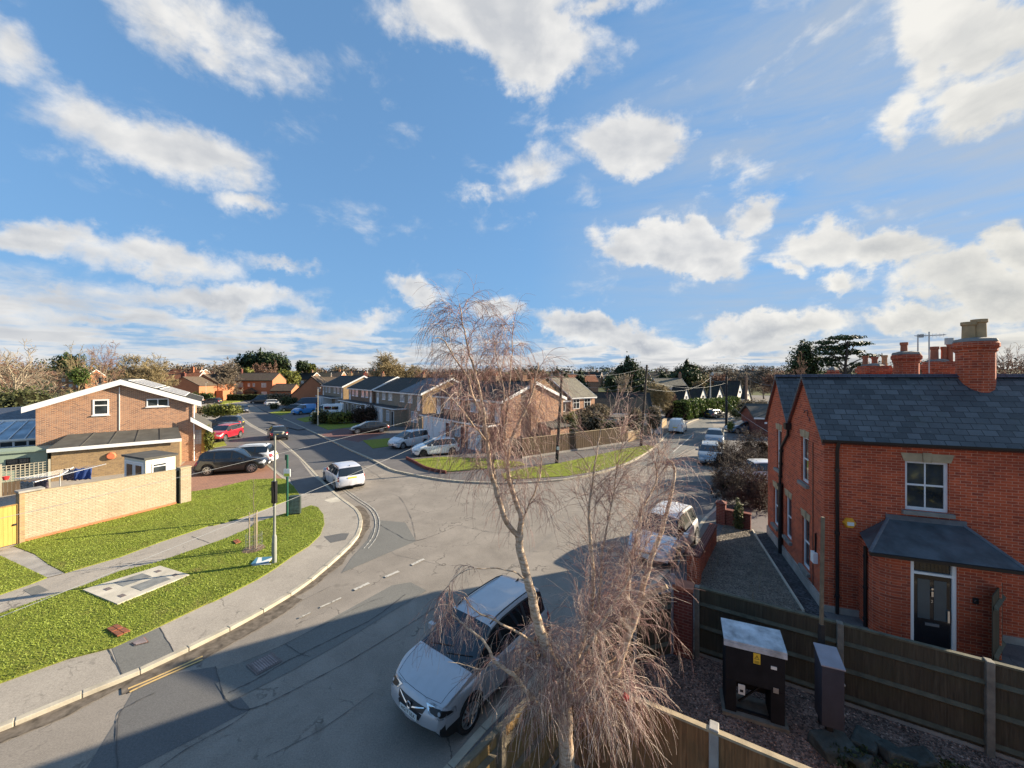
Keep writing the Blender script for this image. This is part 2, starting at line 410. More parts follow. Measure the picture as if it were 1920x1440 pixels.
M['conc'] = plain('weathered concrete', (.33, .31, .28), .9, var=.25, scale=2., bmp=.3, spec=.2)
M['concpale'] = plain('pale concrete', (.50, .46, .38), .9, var=.2, scale=1.6, bmp=.3, spec=.2)
M['silt'] = plain('gutter silt', (.14, .118, .095), .95, var=.5, scale=5, spec=.1)
M['worn'] = None
def wornpaint(name, c, cover=.45, sc=14):
    m, nt, b = newmat(name); tc = nt.add('ShaderNodeTexCoord').outputs['Object']
    n = nt.noise(tc, sc, 6, .7); setc(nt, b, nt.mix(nt.mapr(n, cover-.06, cover+.06), (.15, .145, .135), c)); b.inputs['Roughness'].default_value = .8
    return m
M['whiteline'] = wornpaint('worn white road paint', (.50, .48, .43), .44)
M['whitefaint'] = wornpaint('faint white road paint', (.50, .48, .42), .47)
M['yellowline'] = wornpaint('worn yellow road paint', (.62, .42, .16), .36)
def grassmat():
    m, nt, b = newmat('grass turf'); tc = nt.add('ShaderNodeTexCoord').outputs['Object']
    n = nt.noise(tc, .8, 5, .6); n2 = nt.noise(tc, 26, 5, .7); n3 = nt.noise(tc, 3.2, 5, .65)
    c = nt.ramp(n2, [(.25, (.08, .105, .016)), (.5, (.20, .24, .034)), (.75, (.36, .38, .055))])
    c = nt.mix(nt.mapr(n, .35, .7, 0, .55), c, (.19, .20, .045)); c = nt.mix(nt.mapr(n3, .58, .72, 0, .4), c, (.045, .08, .02))
    setc(nt, b, c); b.inputs['Roughness'].default_value = .9; b.inputs['Specular IOR Level'].default_value = .15
    bump(nt, b, n2, .9, .05); return m
M['grass'] = grassmat()
M['blade'] = leafmat('grass blades', [(.25, (.17, .18, .04)), (.45, (.26, .335, .052)), (.8, (.39, .46, .095))], .55, .9, .35)
def patchy(m):      # worn olive brown areas in the turf
    nt = NT(m); b = m.node_tree.nodes['Principled BSDF']; src = b.inputs['Base Color'].links[0].from_socket; tc = nt.add('ShaderNodeTexCoord').outputs['Object']
    n = nt.noise(tc, .55, 6, .7, .5); c = nt.mix(nt.mapr(n, .56, .70, 0, .7), src, (.20, .165, .06)); nt.l.new(c, b.inputs['Base Color'])
patchy(M['blade']); patchy(M['grass'])
def soilmat(name, a, bcol, sc=30):
    m, nt, b = newmat(name); tc = nt.add('ShaderNodeTexCoord').outputs['Object']
    v = nt.add('ShaderNodeTexVoronoi', inp={'Vector': tc, 'Scale': sc}); n = nt.noise(tc, 2., 6, .7)
    sx = nt.add('ShaderNodeSeparateXYZ', inp={0: v.outputs['Color']}).outputs[0]
    c = nt.mix(sx, a, bcol); c = nt.mix(nt.mapr(n, .4, .65, 0, .6), c, [x*.4 for x in a])
    setc(nt, b, c); b.inputs['Roughness'].default_value = .9; bump(nt, b, v.outputs['Distance'], 1., .03); return m
M['gravel'] = soilmat('pea gravel', (.10, .085, .065), (.36, .31, .25), 34)
M['leaflitter'] = soilmat('stony ground with leaves', (.075, .048, .036), (.42, .27, .21), 26)
M['earth'] = plain('far ground', (.085, .095, .04), .95, var=.4, scale=.12, spec=.1)
M['iron'] = plain('cast iron cover', (.16, .13, .12), .75, var=.3, scale=20, bmp=.4)
M['rustbrick'] = brick('red edging bricks', (.30,.10,.05), (.20,.07,.04), (.10,.08,.06), .22, .1, .012)
M['blockpave'] = brick('brick drive blocks', (.36,.19,.13), (.27,.15,.11), (.16,.12,.10), .2, .1, .008, blotch=.2)
M['blockred'] = brick('red drive blocks', (.20,.10,.09), (.14,.075,.07), (.09,.06,.055), .2, .1, .008, blotch=.2)
# bricks
M['brickL'] = brick('brown multi brick', (.46,.22,.11), (.27,.115,.065), (.52,.43,.33), .225, .075, .014, c3=(.12,.07,.055), blotch=.2, msmooth=.3)
M['brickY'] = brick('buff brick', (.41,.345,.25), (.33,.265,.185), (.20,.165,.12), .225, .075, .009, c3=(.44,.35,.23), blotch=.15, stain=(.25,(.22,.17,.11)))
M['brickYd'] = brick('yellow stock brick', (.37,.25,.125), (.28,.19,.10), (.34,.27,.19), .225, .075, .008, c3=(.20,.14,.09), blotch=.2)
M['brickR'] = brick('soft red brick', (.54,.105,.042), (.36,.066,.030), (.58,.33,.22), .225, .075, .006, c3=(.15,.035,.028), blotch=.45, stain=(.45,(.16,.035,.022)), msmooth=.2)
M['brickO'] = brick('orange brick', (.44,.165,.075), (.36,.13,.06), (.36,.20,.13), .225, .075, .008, blotch=.15)
M['brickB'] = brick('brown brick', (.30,.165,.095), (.20,.105,.065), (.30,.24,.18), .225, .075, .009, c3=(.11,.075,.06), blotch=.2)
M['brickG'] = brick('grey buff brick', (.34,.27,.19), (.25,.20,.145), (.30,.26,.21), .225, .075, .009, c3=(.16,.13,.11), blotch=.2)
M['brickD'] = brick('dark red brick', (.17,.042,.030), (.12,.030,.025), (.24,.15,.12), .225, .075, .007, c3=(.06,.025,.02), blotch=.3)
# roofs
def tiles(name, c1, c2, gap, w, h, ms, moss=None, lich=None, rough=.6, st=.8, spec=.4):
    m, nt, b = newmat(name); uv = nt.add('ShaderNodeUVMap').outputs[0]; tc = nt.add('ShaderNodeTexCoord').outputs['Object']
    bt = nt.add('ShaderNodeTexBrick', inp={'Vector': uv, 'Color1': col4(c1), 'Color2': col4(c2), 'Mortar': col4(gap), 'Scale': 1., 'Mortar Size': ms,
        'Mortar Smooth': .1, 'Bias': 0., 'Brick Width': w, 'Row Height': h})
    n = nt.noise(tc, 1.6, 6, .7); n2 = nt.noise(tc, 5., 6, .7); c = bt.outputs[0]
    c = nt.mix(nt.mapr(n, .3, .7, 0, .5), c, [x*.55 for x in col4(c2)[:3]])
    if lich: c = nt.mix(nt.mapr(n2, .60, .70, 0, lich[0]), c, lich[1])
    if moss: c = nt.mix(nt.mapr(nt.noise(tc, .9, 7, .75), moss[2] if len(moss) > 2 else .5, .72, 0, moss[0]), c, moss[1])
    setc(nt, b, c); b.inputs['Specular IOR Level'].default_value = spec
    nt.l.new(nt.mapr(n2, .3, .7, rough-.12, rough+.12), b.inputs['Roughness'])
    # each course rises towards its lower edge
    v = nt.add('ShaderNodeSeparateXYZ', inp={0: uv}).outputs[1]
    saw = nt.math('SUBTRACT', 1.0, nt.math('FRACT', nt.math('DIVIDE', v, h)))
    hh = nt.math('SUBTRACT', nt.math('ADD', nt.math('MULTIPLY', saw, .8), nt.math('MULTIPLY', n2, .3)), nt.math('MULTIPLY', bt.outputs['Fac'], .8))
    bump(nt, b, hh, st, .02); return m
M['slate'] = tiles('welsh slate', (.125,.132,.138), (.042,.046,.050), (.012,.014,.017), .30, .20, .010, lich=(.40,(.22,.24,.23)), moss=(.5,(.045,.055,.030),.56), rough=.5, spec=.6)
M['slateP'] = tiles('purple slate', (.085,.078,.10), (.055,.05,.068), (.018,.016,.02), .25, .18, .006, rough=.5)
M['tileD'] = tiles('dark concrete tile', (.040,.037,.032), (.025,.025,.022), (.012,.012,.011), .3, .34, .012, moss=(.6,(.055,.062,.022)), rough=.8)
M['tileB'] = tiles('brown concrete tile', (.15,.105,.075), (.11,.08,.058), (.05,.035,.03), .3, .3, .012, moss=(.6,(.12,.12,.045)), rough=.85)
M['tileO'] = tiles('orange clay tile', (.28,.145,.060), (.21,.115,.055), (.09,.06,.04), .2, .2, .012, moss=(.6,(.17,.15,.05)), rough=.85)
M['tileG'] = tiles('grey green tile', (.23,.21,.165), (.18,.165,.13), (.09,.08,.065), .25, .22, .01, moss=(.5,(.17,.16,.07)), rough=.85)
M['tileR'] = tiles('red clay tile', (.34,.13,.06), (.26,.10,.05), (.10,.05,.03), .2, .2, .012, rough=.85)
M['tileS'] = tiles('blue black slate tile', (.075,.08,.10), (.045,.05,.065), (.02,.02,.025), .3, .25, .008, rough=.45)
M['felt'] = plain('grey roofing felt', (.072, .070, .062), .85, var=.3, scale=1.3, bmp=.3)
M['feltD'] = plain('dark roofing felt', (.022, .022, .024), .6, var=.3, scale=1.3)
M['lead'] = plain('lead flashing', (.11, .12, .135), .5, var=.3, scale=3)
M['white'] = plain('white upvc', (.84, .84, .83), .35, var=.04, scale=2)
M['whiteold'] = plain('white painted timber', (.66, .68, .70), .5, var=.08, scale=3)
M['render'] = plain('white render', (.70, .69, .65), .85, var=.07, scale=1.2)
M['cream'] = plain('cream render', (.60, .55, .43), .85, var=.10, scale=1.2)
M['black'] = plain('black paint', (.012, .012, .014), .35, var=.2)
M['blackdoor'] = plain('black gloss door', (.006, .007, .011), .22, var=.1, coat=.5)
M['blackpl'] = plain('black plastic', (.018, .018, .019), .55, var=.2)
M['rubber'] = plain('tyre rubber', (.020, .020, .021), .85, var=.2)
M['alloy'] = plain('alloy wheel', (.52, .53, .54), .32, metal=.85, var=.08)
M['darkalloy'] = plain('dark alloy', (.06, .06, .065), .4, metal=.6, var=.1)
M['chrome'] = plain('chrome', (.75, .75, .75), .12, metal=1, var=0)
M['steel'] = plain('galvanised steel', (.42, .43, .42), .45, metal=.6, var=.15)
M['greypost'] = plain('grey painted lamp column', (.23, .24, .21), .6, var=.18, scale=4)
M['bluegrey'] = plain('blue grey painted metal', (.15, .18, .22), .5, var=.15)
M['greenpole'] = plain('green painted pole', (.012, .085, .058), .35, var=.15)
M['stone'] = plain('buff sandstone', (.37, .29, .18), .85, var=.22, scale=3, bmp=.3)
M['stonegrey'] = plain('weathered stone sill', (.22, .21, .19), .9, var=.25, scale=3, bmp=.3)
M['terra'] = plain('terracotta', (.34, .115, .060), .8, var=.22, scale=4)
M['pot'] = plain('buff chimney pot', (.40, .27, .14), .8, var=.2, scale=4)
M['polewood'] = plain('creosoted pole', (.068, .052, .040), .85, var=.35, scale=2, bmp=.3)
M['poledark'] = plain('black bitumen pole foot', (.016, .015, .015), .75, var=.2)
M['red'] = plain('red plastic', (.55, .03, .03), .5, var=.1)
M['terrapl'] = plain('orange plastic', (.65, .18, .08), .6, var=.1)
M['sage'] = plain('sage painted timber', (.25, .32, .25), .7, var=.08, scale=3)
M['creamwood'] = plain('cream painted boards', (.62, .60, .50), .6, var=.06, scale=3)
M['yellow'] = plain('yellow plate', (.75, .52, .05), .45, var=.03)
M['plateW'] = plain('white plate', (.72, .74, .70), .4, var=.03)
M['plateY'] = plain('yellow number plate', (.80, .58, .05), .4, var=.03)
M['ink'] = plain('black lettering', (.01, .01, .012), .5, var=0)
M['alarm'] = plain('amber alarm box', (.80, .36, .03), .45, var=.06)
def glassmat(name, tint, rough=.04, var=.5, scale=1.2, spec=.9):
    m, nt, b = newmat(name); tc = nt.add('ShaderNodeTexCoord').outputs['Object']
    n = nt.noise(tc, scale, 3, .5); setc(nt, b, nt.mix(nt.mapr(n, .35, .65), [x*(1-var) for x in tint], [x*(1+var) for x in tint]))
    b.inputs['Roughness'].default_value = rough; b.inputs['Specular IOR Level'].default_value = spec; b.inputs['IOR'].default_value = 1.5
    return m
M['glass'] = glassmat('window glass', (.035, .042, .050))
M['glasspale'] = glassmat('net curtained glass', (.42, .44, .46), .12, .25, .9)
M['glassdoor'] = glassmat('frosted door glass', (.035, .075, .095), .3, .2)
M['carglass'] = glassmat('car glass', (.012, .016, .020), .03, .4, 1., 1.)
M['glassblue'] = glassmat('conservatory glass', (.38, .48, .56), .06, .3)
M['lens'] = glassmat('headlight lens', (.34, .35, .37), .06, .5, 6.)
M['lensred'] = glassmat('tail light lens', (.35, .012, .015), .1, .3, 6.)
M['lensamber'] = glassmat('amber lens', (.5, .16, .02), .15, .2, 6.)
def woodfence(name, c, dark, sc=1., algae=None, rough=.85, board=.11):
    m, nt, b = newmat(name); tc = nt.add('ShaderNodeTexCoord').outputs['Object']; uv = nt.add('ShaderNodeUVMap').outputs[0]
    mp = nt.add('ShaderNodeMapping', inp={'Vector': uv, 'Scale': (26*sc, 1.4*sc, 1)}).outputs[0]
    n = nt.noise(mp, 1., 6, .65, .3); n2 = nt.noise(tc, 1.3, 5, .65)
    u = nt.add('ShaderNodeSeparateXYZ', inp={0: uv}).outputs[0]
    wn = nt.add('ShaderNodeTexWhiteNoise', noise_dimensions='1D'); nt.l.new(nt.math('FLOOR', nt.math('DIVIDE', u, board)), wn.inputs['W'])
    cc = nt.mix(nt.mapr(n, .3, .7), c, dark); cc = nt.mix(nt.math('MULTIPLY', wn.outputs['Value'], .75), cc, [x*.55 for x in c])
    cc = nt.mix(nt.mapr(n2, .45, .75, 0, .6), cc, algae or dark)
    setc(nt, b, cc); b.inputs['Roughness'].default_value = rough; b.inputs['Specular IOR Level'].default_value = .2
    bump(nt, b, n, .5, .01); return m
M['fenceB'] = woodfence('warm brown featheredge', (.42, .27, .115), (.20, .12, .05), algae=(.16, .125, .05))
M['fenceBR'] = woodfence('red brown featheredge', (.42, .21, .09), (.13, .062, .03), algae=(.11, .075, .035))
M['fenceD'] = woodfence('dark mossy featheredge', (.105, .088, .062), (.035, .030, .022), algae=(.060, .062, .034))
M['railwood'] = plain('weathered rail', (.15, .125, .085), .9, var=.3, scale=5, bmp=.3)
M['raildark'] = plain('mossy capping', (.085, .082, .055), .9, var=.35, scale=5, bmp=.3)
M['railpale'] = plain('pale capping', (.38, .30, .19), .9, var=.25, scale=5, bmp=.3)
M['gatewood'] = woodfence('new pine gate', (.62, .40, .12), (.50, .30, .08), board=.12)
M['fencefar'] = woodfence('weathered dark panel', (.15, .105, .065), (.085, .06, .042), board=.14)
M['trellis'] = plain('weathered trellis', (.35, .32, .24), .85, var=.15)
# plants
M['barkbirch'] = None
def birchbark():
    m, nt, b = newmat('silver birch bark'); tc = nt.add('ShaderNodeTexCoord').outputs['Object']
    mp = nt.add('ShaderNodeMapping', inp={'Vector': tc, 'Scale': (1, 1, 3.2)}).outputs[0]
    n = nt.noise(mp, 9, 6, .7); n2 = nt.noise(tc, 2.2, 5, .6)
    c = nt.ramp(n, [(.30, (.075, .045, .028)), (.42, (.36, .24, .15)), (.55, (.56, .44, .32)), (.8, (.66, .56, .44))])
    c = nt.mix(nt.mapr(n2, .5, .68, 0, .6), c, (.40, .24, .13)); setc(nt, b, c); b.inputs['Roughness'].default_value = .75
    bump(nt, b, n, .4, .01); return m
M['barkbirch'] = birchbark()
M['twigR'] = plain('reddish birch twig', (.27, .15, .13), .7, var=.35, scale=3)
M['twigP'] = plain('pale sunlit twig', (.58, .46, .37), .7, var=.3, scale=3)  # sunlight on part of the twigs is put into this pale colour
M['barkG'] = plain('grey brown bark', (.19, .155, .115), .85, var=.3, scale=2)
M['barkP'] = plain('pale bark', (.29, .24, .17), .8, var=.2, scale=2)
M['barkR'] = plain('russet twigs', (.22, .125, .085), .85, var=.3, scale=1)
M['barkY'] = plain('ochre twigs', (.26, .205, .105), .85, var=.3, scale=1)
M['barkD'] = plain('dark bark', (.055, .042, .034), .85, var=.3, scale=2)
M['ever'] = leafmat('dark evergreen', [(.25, (.012, .024, .012)), (.5, (.030, .052, .018)), (.8, (.075, .11, .030))], .6, .5, .12)
M['everY'] = leafmat('yellow green shrub', [(.25, (.05, .065, .012)), (.5, (.14, .155, .03)), (.8, (.27, .26, .05))], .6, .8, .2)
M['hedge'] = leafmat('green hedge', [(.25, (.030, .055, .014)), (.5, (.075, .12, .025)), (.8, (.16, .21, .045))], .6, .7, .2)
M['brownhedge'] = leafmat('brown beech hedge', [(.25, (.025, .015, .011)), (.5, (.060, .034, .024)), (.8, (.12, .075, .05))], .8, .8, .15)
M['dryshrub'] = leafmat('dry clipped shrub', [(.25, (.09, .065, .04)), (.5, (.20, .155, .095)), (.8, (.33, .27, .17))], .8, .9, .1)
M['dullgreen'] = leafmat('dull green shrub', [(.25, (.03, .04, .015)), (.5, (.075, .085, .03)), (.8, (.15, .15, .055))], .7, .8, .15)
M['farwood'] = leafmat('distant winter wood', [(.2, (.045, .035, .022)), (.5, (.115, .085, .055)), (.8, (.19, .15, .095))], .9, .05, 0)
M['farpines'] = leafmat('distant evergreen wood', [(.25, (.016, .026, .013)), (.5, (.035, .05, .02)), (.8, (.07, .09, .03))], .9, .05, 0)
M['core'] = plain('shrub interior', (.018, .018, .010), 1, var=.3, spec=0)  # near-black solid fill inside the foliage
# ------------------------------------------------------------------ the ground, roads, pavements, lawns
def ring(r, n=48, z=0): return [(r*math.cos(2*PI*k/n), r*math.sin(2*PI*k/n), z) for k in range(n)]
struct(MB().add(ring(2600, 48, -.06), [tuple(range(48))]).build('ground', M['earth']))
mb = MB(); mb.quad((-120,-30,0),(160,-30,0),(160,190,0),(-120,190,0)); struct(mb.build('road', M['asphalt']))
KL = [Vector((-22,-5,0)), Vector((-14.5,3.2,0))] + [P(*p) for p in [(15,1367),(140,1315),(247,1272),(337,1230),(415,1192),(475,1160),(525,1131),(567,1104),(598,1079),(625,1056),(650,1033),(669,1012),(677,993),(678,975),(669,958),(646,941),(623,922),(594,893),(571,868),(541,840),(515,820),(472,797),(450,780),(437,768),(415,761),(370,757),(250,755)]]
KM = [P(*p) for p in [(475,759),(493,770),(527,783.5),(557,797),(575,805),(615,824),(656,844),(699,863),(733,881),(760,888),(790,894),(850,903),(930,907),(1000,905),(1060,900),(1120,888),(1170,872),(1205,853),(1228,836.5),(1254,812),(1280,798),(1300,789),(1330,780),(1352,773),(1372,765)]]
KR = [Vector((-5.5,1,0)), Vector((-3.2,4.2,0)), P(845,1440), P(965,1310)] + [Vector(p) for p in [(2.9,11.2,0),(5.0,13.3,0),(7.3,16.0,0),(9.4,18.9,0)]] + [P(1348,945), P(1352,900), P(1356,862), P(1356,835), P(1357,812), P(1364,795), P(1385,776), P(1400,766)]
KL, KM, KR = catmull(KL, 5), catmull(KM, 5), catmull(KR, 5)
def block(name, poly, mat): return struct(MB().prism([(p[0], p[1]) for p in poly], -.5, .10).build(name, mat))
block('pavement', KL + [Vector((-120, 96, 0)), Vector((-120, -28, 0)), Vector((-30, -28, 0))], M['pave'])
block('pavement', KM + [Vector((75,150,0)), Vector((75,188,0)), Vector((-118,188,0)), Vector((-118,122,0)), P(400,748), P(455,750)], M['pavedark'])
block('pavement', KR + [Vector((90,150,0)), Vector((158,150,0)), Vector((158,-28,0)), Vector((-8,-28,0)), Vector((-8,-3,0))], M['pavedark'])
def resample(pl, step):
    out = [pl[0].copy()]; acc = 0
    for a, b in zip(pl, pl[1:]):
        L = (b-a).length; t = step-acc
        while t <= L: out.append(a + (b-a)*(t/L)); t += step
        acc = (acc + L) % step if L + acc >= step else acc + L
    return out
def sideoff(pl, i):
    d = (pl[min(i+1, len(pl)-1)] - pl[max(i-1, 0)]).normalized(); return Vector((-d.y, d.x, 0))
def kerbs(pl, side, lo=0, hi=999, z1=.115, drop=()):
    pl = resample(pl, .92); mb = MB(); N = [sideoff(pl, i)*side for i in range(len(pl))]
    for i in range(len(pl)-1):
        if pl[i].length > 75: continue
        a, b = pl[i], pl[i+1]; d = (b-a); a = a + d*.008; b = b - d*.008
        h = z1
        for (q, r, hh) in drop:
            if (a - q).length < r: h = hh
        o, n = .03, -.13
        q = [a+N[i]*o, b+N[i+1]*o, b+N[i+1]*n, a+N[i]*n]
        if side > 0: q = q[::-1]
        mb.hexa([p + Vector((0,0,-.1)) for p in q], [p + Vector((0,0,h)) for p in q])
    return struct(mb.build('kerb', M['kerb'], bevel=.012))
kerbs(KL, -1); kerbs(KM, 1); kerbs(KR, 1)
def ribbon(pl, off, w, z, name, mat, dash=None, step=.25, a0=0, a1=1e9, jitter=0, seed=1):
    pl = resample(pl, step); mb = MB(); rnd = random.Random(seed); N = [sideoff(pl, i) for i in range(len(pl))]
    for i in range(len(pl)-1):
        s = i*step
        if s < a0 or s > a1: continue
        if dash and (s % (dash[0]+dash[1])) > dash[0]: continue
        w0 = w*(1 + jitter*rnd.uniform(-1, 1))
        a, b = pl[i] + N[i]*off, pl[i+1] + N[i+1]*off
        mb.quad(a - N[i]*w0/2 + Vector((0,0,z)), b - N[i+1]*w0/2 + Vector((0,0,z)), b + N[i+1]*w0/2 + Vector((0,0,z)), a + N[i]*w0/2 + Vector((0,0,z)))
    for k, f in enumerate(mb.f):
        pass
    o = mb.build(name, mat); return struct(o)
def sheet(px, z, name, mat, base=0.0, kind='structure'):
    pts = [P(x, y, base) for x, y in px]
    a = sum(pts[i].x*pts[(i+1) % len(pts)].y - pts[(i+1) % len(pts)].x*pts[i].y for i in range(len(pts)))
    if a < 0: pts = pts[::-1]
    o = MB().add([(p.x, p.y, z) for p in pts], [tuple(range(len(pts)))]).build(name, mat); o['kind'] = kind; return o
def ln(px, w, z, name, mat, base=0, jit=.35, seed=3, sub=5):
    rnd = random.Random(seed); pts = catmull([P(x, y, base) for x, y in px], sub) if len(px) > 2 else [P(*px[0], base).lerp(P(*px[1], base), t/8) for t in range(9)]
    mb = MB(); V = []
    for i, p in enumerate(pts):
        n = sideoff(pts, i); q = p + n*rnd.uniform(-1, 1)*w*.5*(jit if jit < .2 else 1); ww = w*(1 + jit*rnd.uniform(-1, 1))/2
        V += [(q - n*ww).to_tuple()[:2] + (z,), (q + n*ww).to_tuple()[:2] + (z,)]
    mb.add(V, [(2*i, 2*i+2, 2*i+3, 2*i+1) for i in range(len(pts)-1)])
    return struct(mb.build(name, mat))
# carriageway surfaces (each its own thin sheet)
sheet([(495,771),(575,806),(640,836),(705,868),(740,868),(590,882),(560,858),(515,822),(470,795),(450,778)], .004, 'asphalt_patch_and_shade', M['asphaltshade'])  # painted dark in the outline of the terrace's cast shadow
sheet([(738,868),(590,883),(600,893),(622,919),(700,1000),(740,1040),(830,1060),(1000,1000),(1200,900),(1210,870),(1130,888),(1000,907),(850,905),(790,896)], .004, 'asphalt_patch_and_shade', M['asphalt'])
sheet([(262,1273),(404,1250),(470,1330),(220,1460),(150,1460),(222,1345)], .004, 'asphalt_patch_and_shade', M['patchB'])
sheet([(404,1282),(440,1268),(458,1292),(424,1313)], .012, 'asphalt_patch_and_shade', M['patchA'])
sheet([(428,1318),(540,1262),(640,1206),(730,1150),(800,1108),(770,1092),(735,1098),(640,1150),(540,1205),(455,1242),(405,1256)], .008, 'asphalt_patch_and_shade', M['patchA'])
sheet([(640,1075),(780,1015),(760,980),(706,975),(690,1012),(660,1045)], .008, 'asphalt_patch_and_shade', M['patchA'])
sheet([(1215,900),(1345,905),(1345,960),(1200,985)], .008, 'asphalt_patch_and_shade', M['patchB'])  # darker stretch of the main road by the right kerb
sheet([(1225,845),(1262,812),(1310,789),(1330,783),(1338,800),(1305,840),(1230,875),(1200,872)], .005, 'asphalt_patch_and_shade', M['patchA'])
for px, w in [([(404,1250),(424,1313),(470,1330),(560,1290),(680,1225),(800,1150),(840,1120)],.028),([(220,1460),(222,1345),(250,1320),(290,1300)],.03),([(470,1330),(440,1355),(350,1405),(300,1440)],.022),
              ([(428,1300),(480,1275),(530,1245),(570,1225),(640,1190),(700,1160),(760,1115)],.05),([(535,1208),(560,1225),(580,1232)],.03),
              ([(455,1242),(520,1215),(600,1175),(680,1135),(720,1120)],.018),([(698,975),(740,1000),(782,1014),(860,985)],.028),([(705,925),(745,930),(768,965),(780,1012)],.02),
              ([(300,1236),(420,1200),(520,1150),(620,1100)],.02),([(590,880),(680,870),(740,867)],.02),([(545,815),(600,850),(640,880),(680,905)],.03),  # the middle one follows the edge of the painted house shade
              ([(520,790),(590,825),(660,862),(720,900)],.03),([(860,985),(940,1000),(1000,985)],.02),([(800,1330),(840,1250),(900,1225)],.02),([(500,1420),(600,1370),(700,1300)],.016)]:
    ln(px, w*.62, .016, 'tar_seam', M['tar'], jit=.6, sub=12)
# silt in the gutter
def strip(pl, o0, o1, z, name, mat, a0, a1, seed=5, amp=.12):
    pl = resample(pl, .1); rnd = random.Random(seed); mb = MB(); V = []; L = []; J = [rnd.uniform(-amp, amp) for _ in range(900)]
    for i in range(len(pl)):
        if a0 <= i*.1 <= a1:
            n = sideoff(pl, i); V += [(pl[i]+n*o0).to_tuple()[:2]+(z,), (pl[i]+n*(o1+lerp(J[i//7], J[i//7+1], (i%7)/7)+rnd.uniform(-.02,.02))).to_tuple()[:2]+(z,)]
    k = len(V)//2; mb.add(V, [(2*i, 2*i+1, 2*i+3, 2*i+2) for i in range(k-1)]); o = mb.build(name, mat)
    return struct(o)
strip(KL, -.02, -.32, .019, 'gutter_silt', M['silt'], 0, 32)
strip(KL, -.02, -.55, .0185, 'gutter_silt', M['silt'], 19, 23, 9, .12)
# painted markings
ribbon(KL, -.42, .05, .022, 'road_marking', M['whitefaint'], a0=0, a1=14.2, jitter=.5)
ribbon(KL, -.62, .05, .022, 'road_marking', M['whitefaint'], a0=26.5, a1=41.5, jitter=.2)
ribbon(KL, -.80, .05, .022, 'road_marking', M['whitefaint'], a0=26.5, a1=41.5, jitter=.2)
for dx in (0, 1):
    ln([(240+dx*3,1293+dx*6),(290,1272-dx*-5),(380,1232+dx*6)], .055, .022, 'road_marking', M['yellowline'], jit=.08, sub=3)
for a, b in [((722,1083),(748,1072)),((664,1107),(692,1094)),((772,1060),(795,1049)),((600,1140),(640,1122)),((560,1160),(583,1149))]:
    ln([a, b], .13 if a[0] > 650 else .07, .024, 'road_marking', M['whiteline'] if a[0] > 650 else M['whitefaint'], jit=.06)
ln([(1262,848),(1300,815)], .12, .024, 'road_marking', M['whiteline'], jit=.1)
ln([(453,770),(495,771)], .35, .024, 'road_marking', M['whiteline'], jit=.1)
for y0, x0, x1 in [(806,527,542)]: ln([(x0,y0),(x1,y0-1)], .2, .024, 'road_marking', M['whitefaint'])
# pavement patches
def psheet(px, name, mat, z=.104): return sheet(px, z, name, mat, .1)
psheet([(210,1216),(300,1176),(328,1226),(228,1265)], 'pavement_patch', M['patchA'])
psheet([(545,898),(588,893),(627,922),(562,926),(546,905)], 'pavement_patch', M['pavedark'])  # darker area of pavement left of the pale hatchback
psheet([(608,938),(630,931),(642,940),(618,943)], 'tactile_paving', M['concpale'])
psheet([(43,1106),(72,1097),(92,1107),(61,1117)], 'pavement_patch', M['patchA'])
psheet([(607,1006),(640,1000),(655,1000),(648,1012),(620,1018)], 'pavement_patch', M['patchB'])
for px in [([(240,1056),(272,1060)]), ([(360,1006),(392,1018)]), ([(300,1177),(328,1227)]), ([(203,1216),(230,1268)]), ([(545,898),(560,930)])]:
    ln(px, .02, .108, 'pavement_joint', M['tar'], .1)
# driveways
psheet([(340,942),(352,924),(410,914.5),(480,902),(533,899),(498,868),(482,862),(430,850),(395,852),(350,864),(330,880)], 'driveway', M['blockpave'])
ln([(498,869),(533,899)], .10, .112, 'drive_edging', M['kerb'], .1, .05)
psheet([(600,816),(640,803),(725,812),(672,829)], 'driveway', M['blockred'])
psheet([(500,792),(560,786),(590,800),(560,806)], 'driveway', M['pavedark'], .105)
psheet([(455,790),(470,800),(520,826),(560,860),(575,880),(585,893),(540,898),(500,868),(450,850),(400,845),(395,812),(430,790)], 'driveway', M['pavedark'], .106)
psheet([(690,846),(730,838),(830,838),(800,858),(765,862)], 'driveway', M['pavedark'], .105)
# lawns: raised turf with a cut edge
LAWNS = []
def lawn(px, name='lawn', z=.135, mat='grass'):
    pts = [P(x, y, .1) if not isinstance(x, Vector) else x for x, y in px]
    o = MB().prism([(p.x, p.y) for p in pts], .0, z).build(name, M[mat]); struct(o); LAWNS.append(([(p.x, p.y) for p in pts], z)); return o
lawn([(47,1017),(150,990),(250,965),(347,942),(352,924),(410,915),(471,900),(515,898),(533,898.5),(550,912),(562,929),(556,933),(533,941),(500,954),(442,975),(400,986),(390,987),(300,1017),(225,1045),(122,1075),(92,1060),(65,1040),(25,1025)])
psheet([(-160,1073),(0,1036),(25,1026),(65,1041),(92,1061),(121,1076),(88,1084),(0,1043),(-160,1090)], 'garden_path', M['conc'], .125)
lawn([(-220,1075),(0,1043),(88,1084),(60,1095),(0,1116),(-120,1150),(-220,1150)])
lawn([(-250,1240),(-120,1195),(0,1152),(92,1120),(150,1102),(225,1072),(290,1057),(362,1032),(425,1010),(470,990),(479,981),(533,964),(562,956),(583,948.5),(596,952),(606,966),(608,983),(600,1004),(579,1024.6),(546,1045),(517,1066),(483,1087),(442,1108),(400,1129),(390,1132),(300,1175),(212,1215),(125,1237),(47,1265),(0,1282),(-150,1345),(-250,1345)])
lawn([(775,862),(830,857),(905,860),(975,866),(985,872),(955,878),(900,880),(835,886),(800,878)])
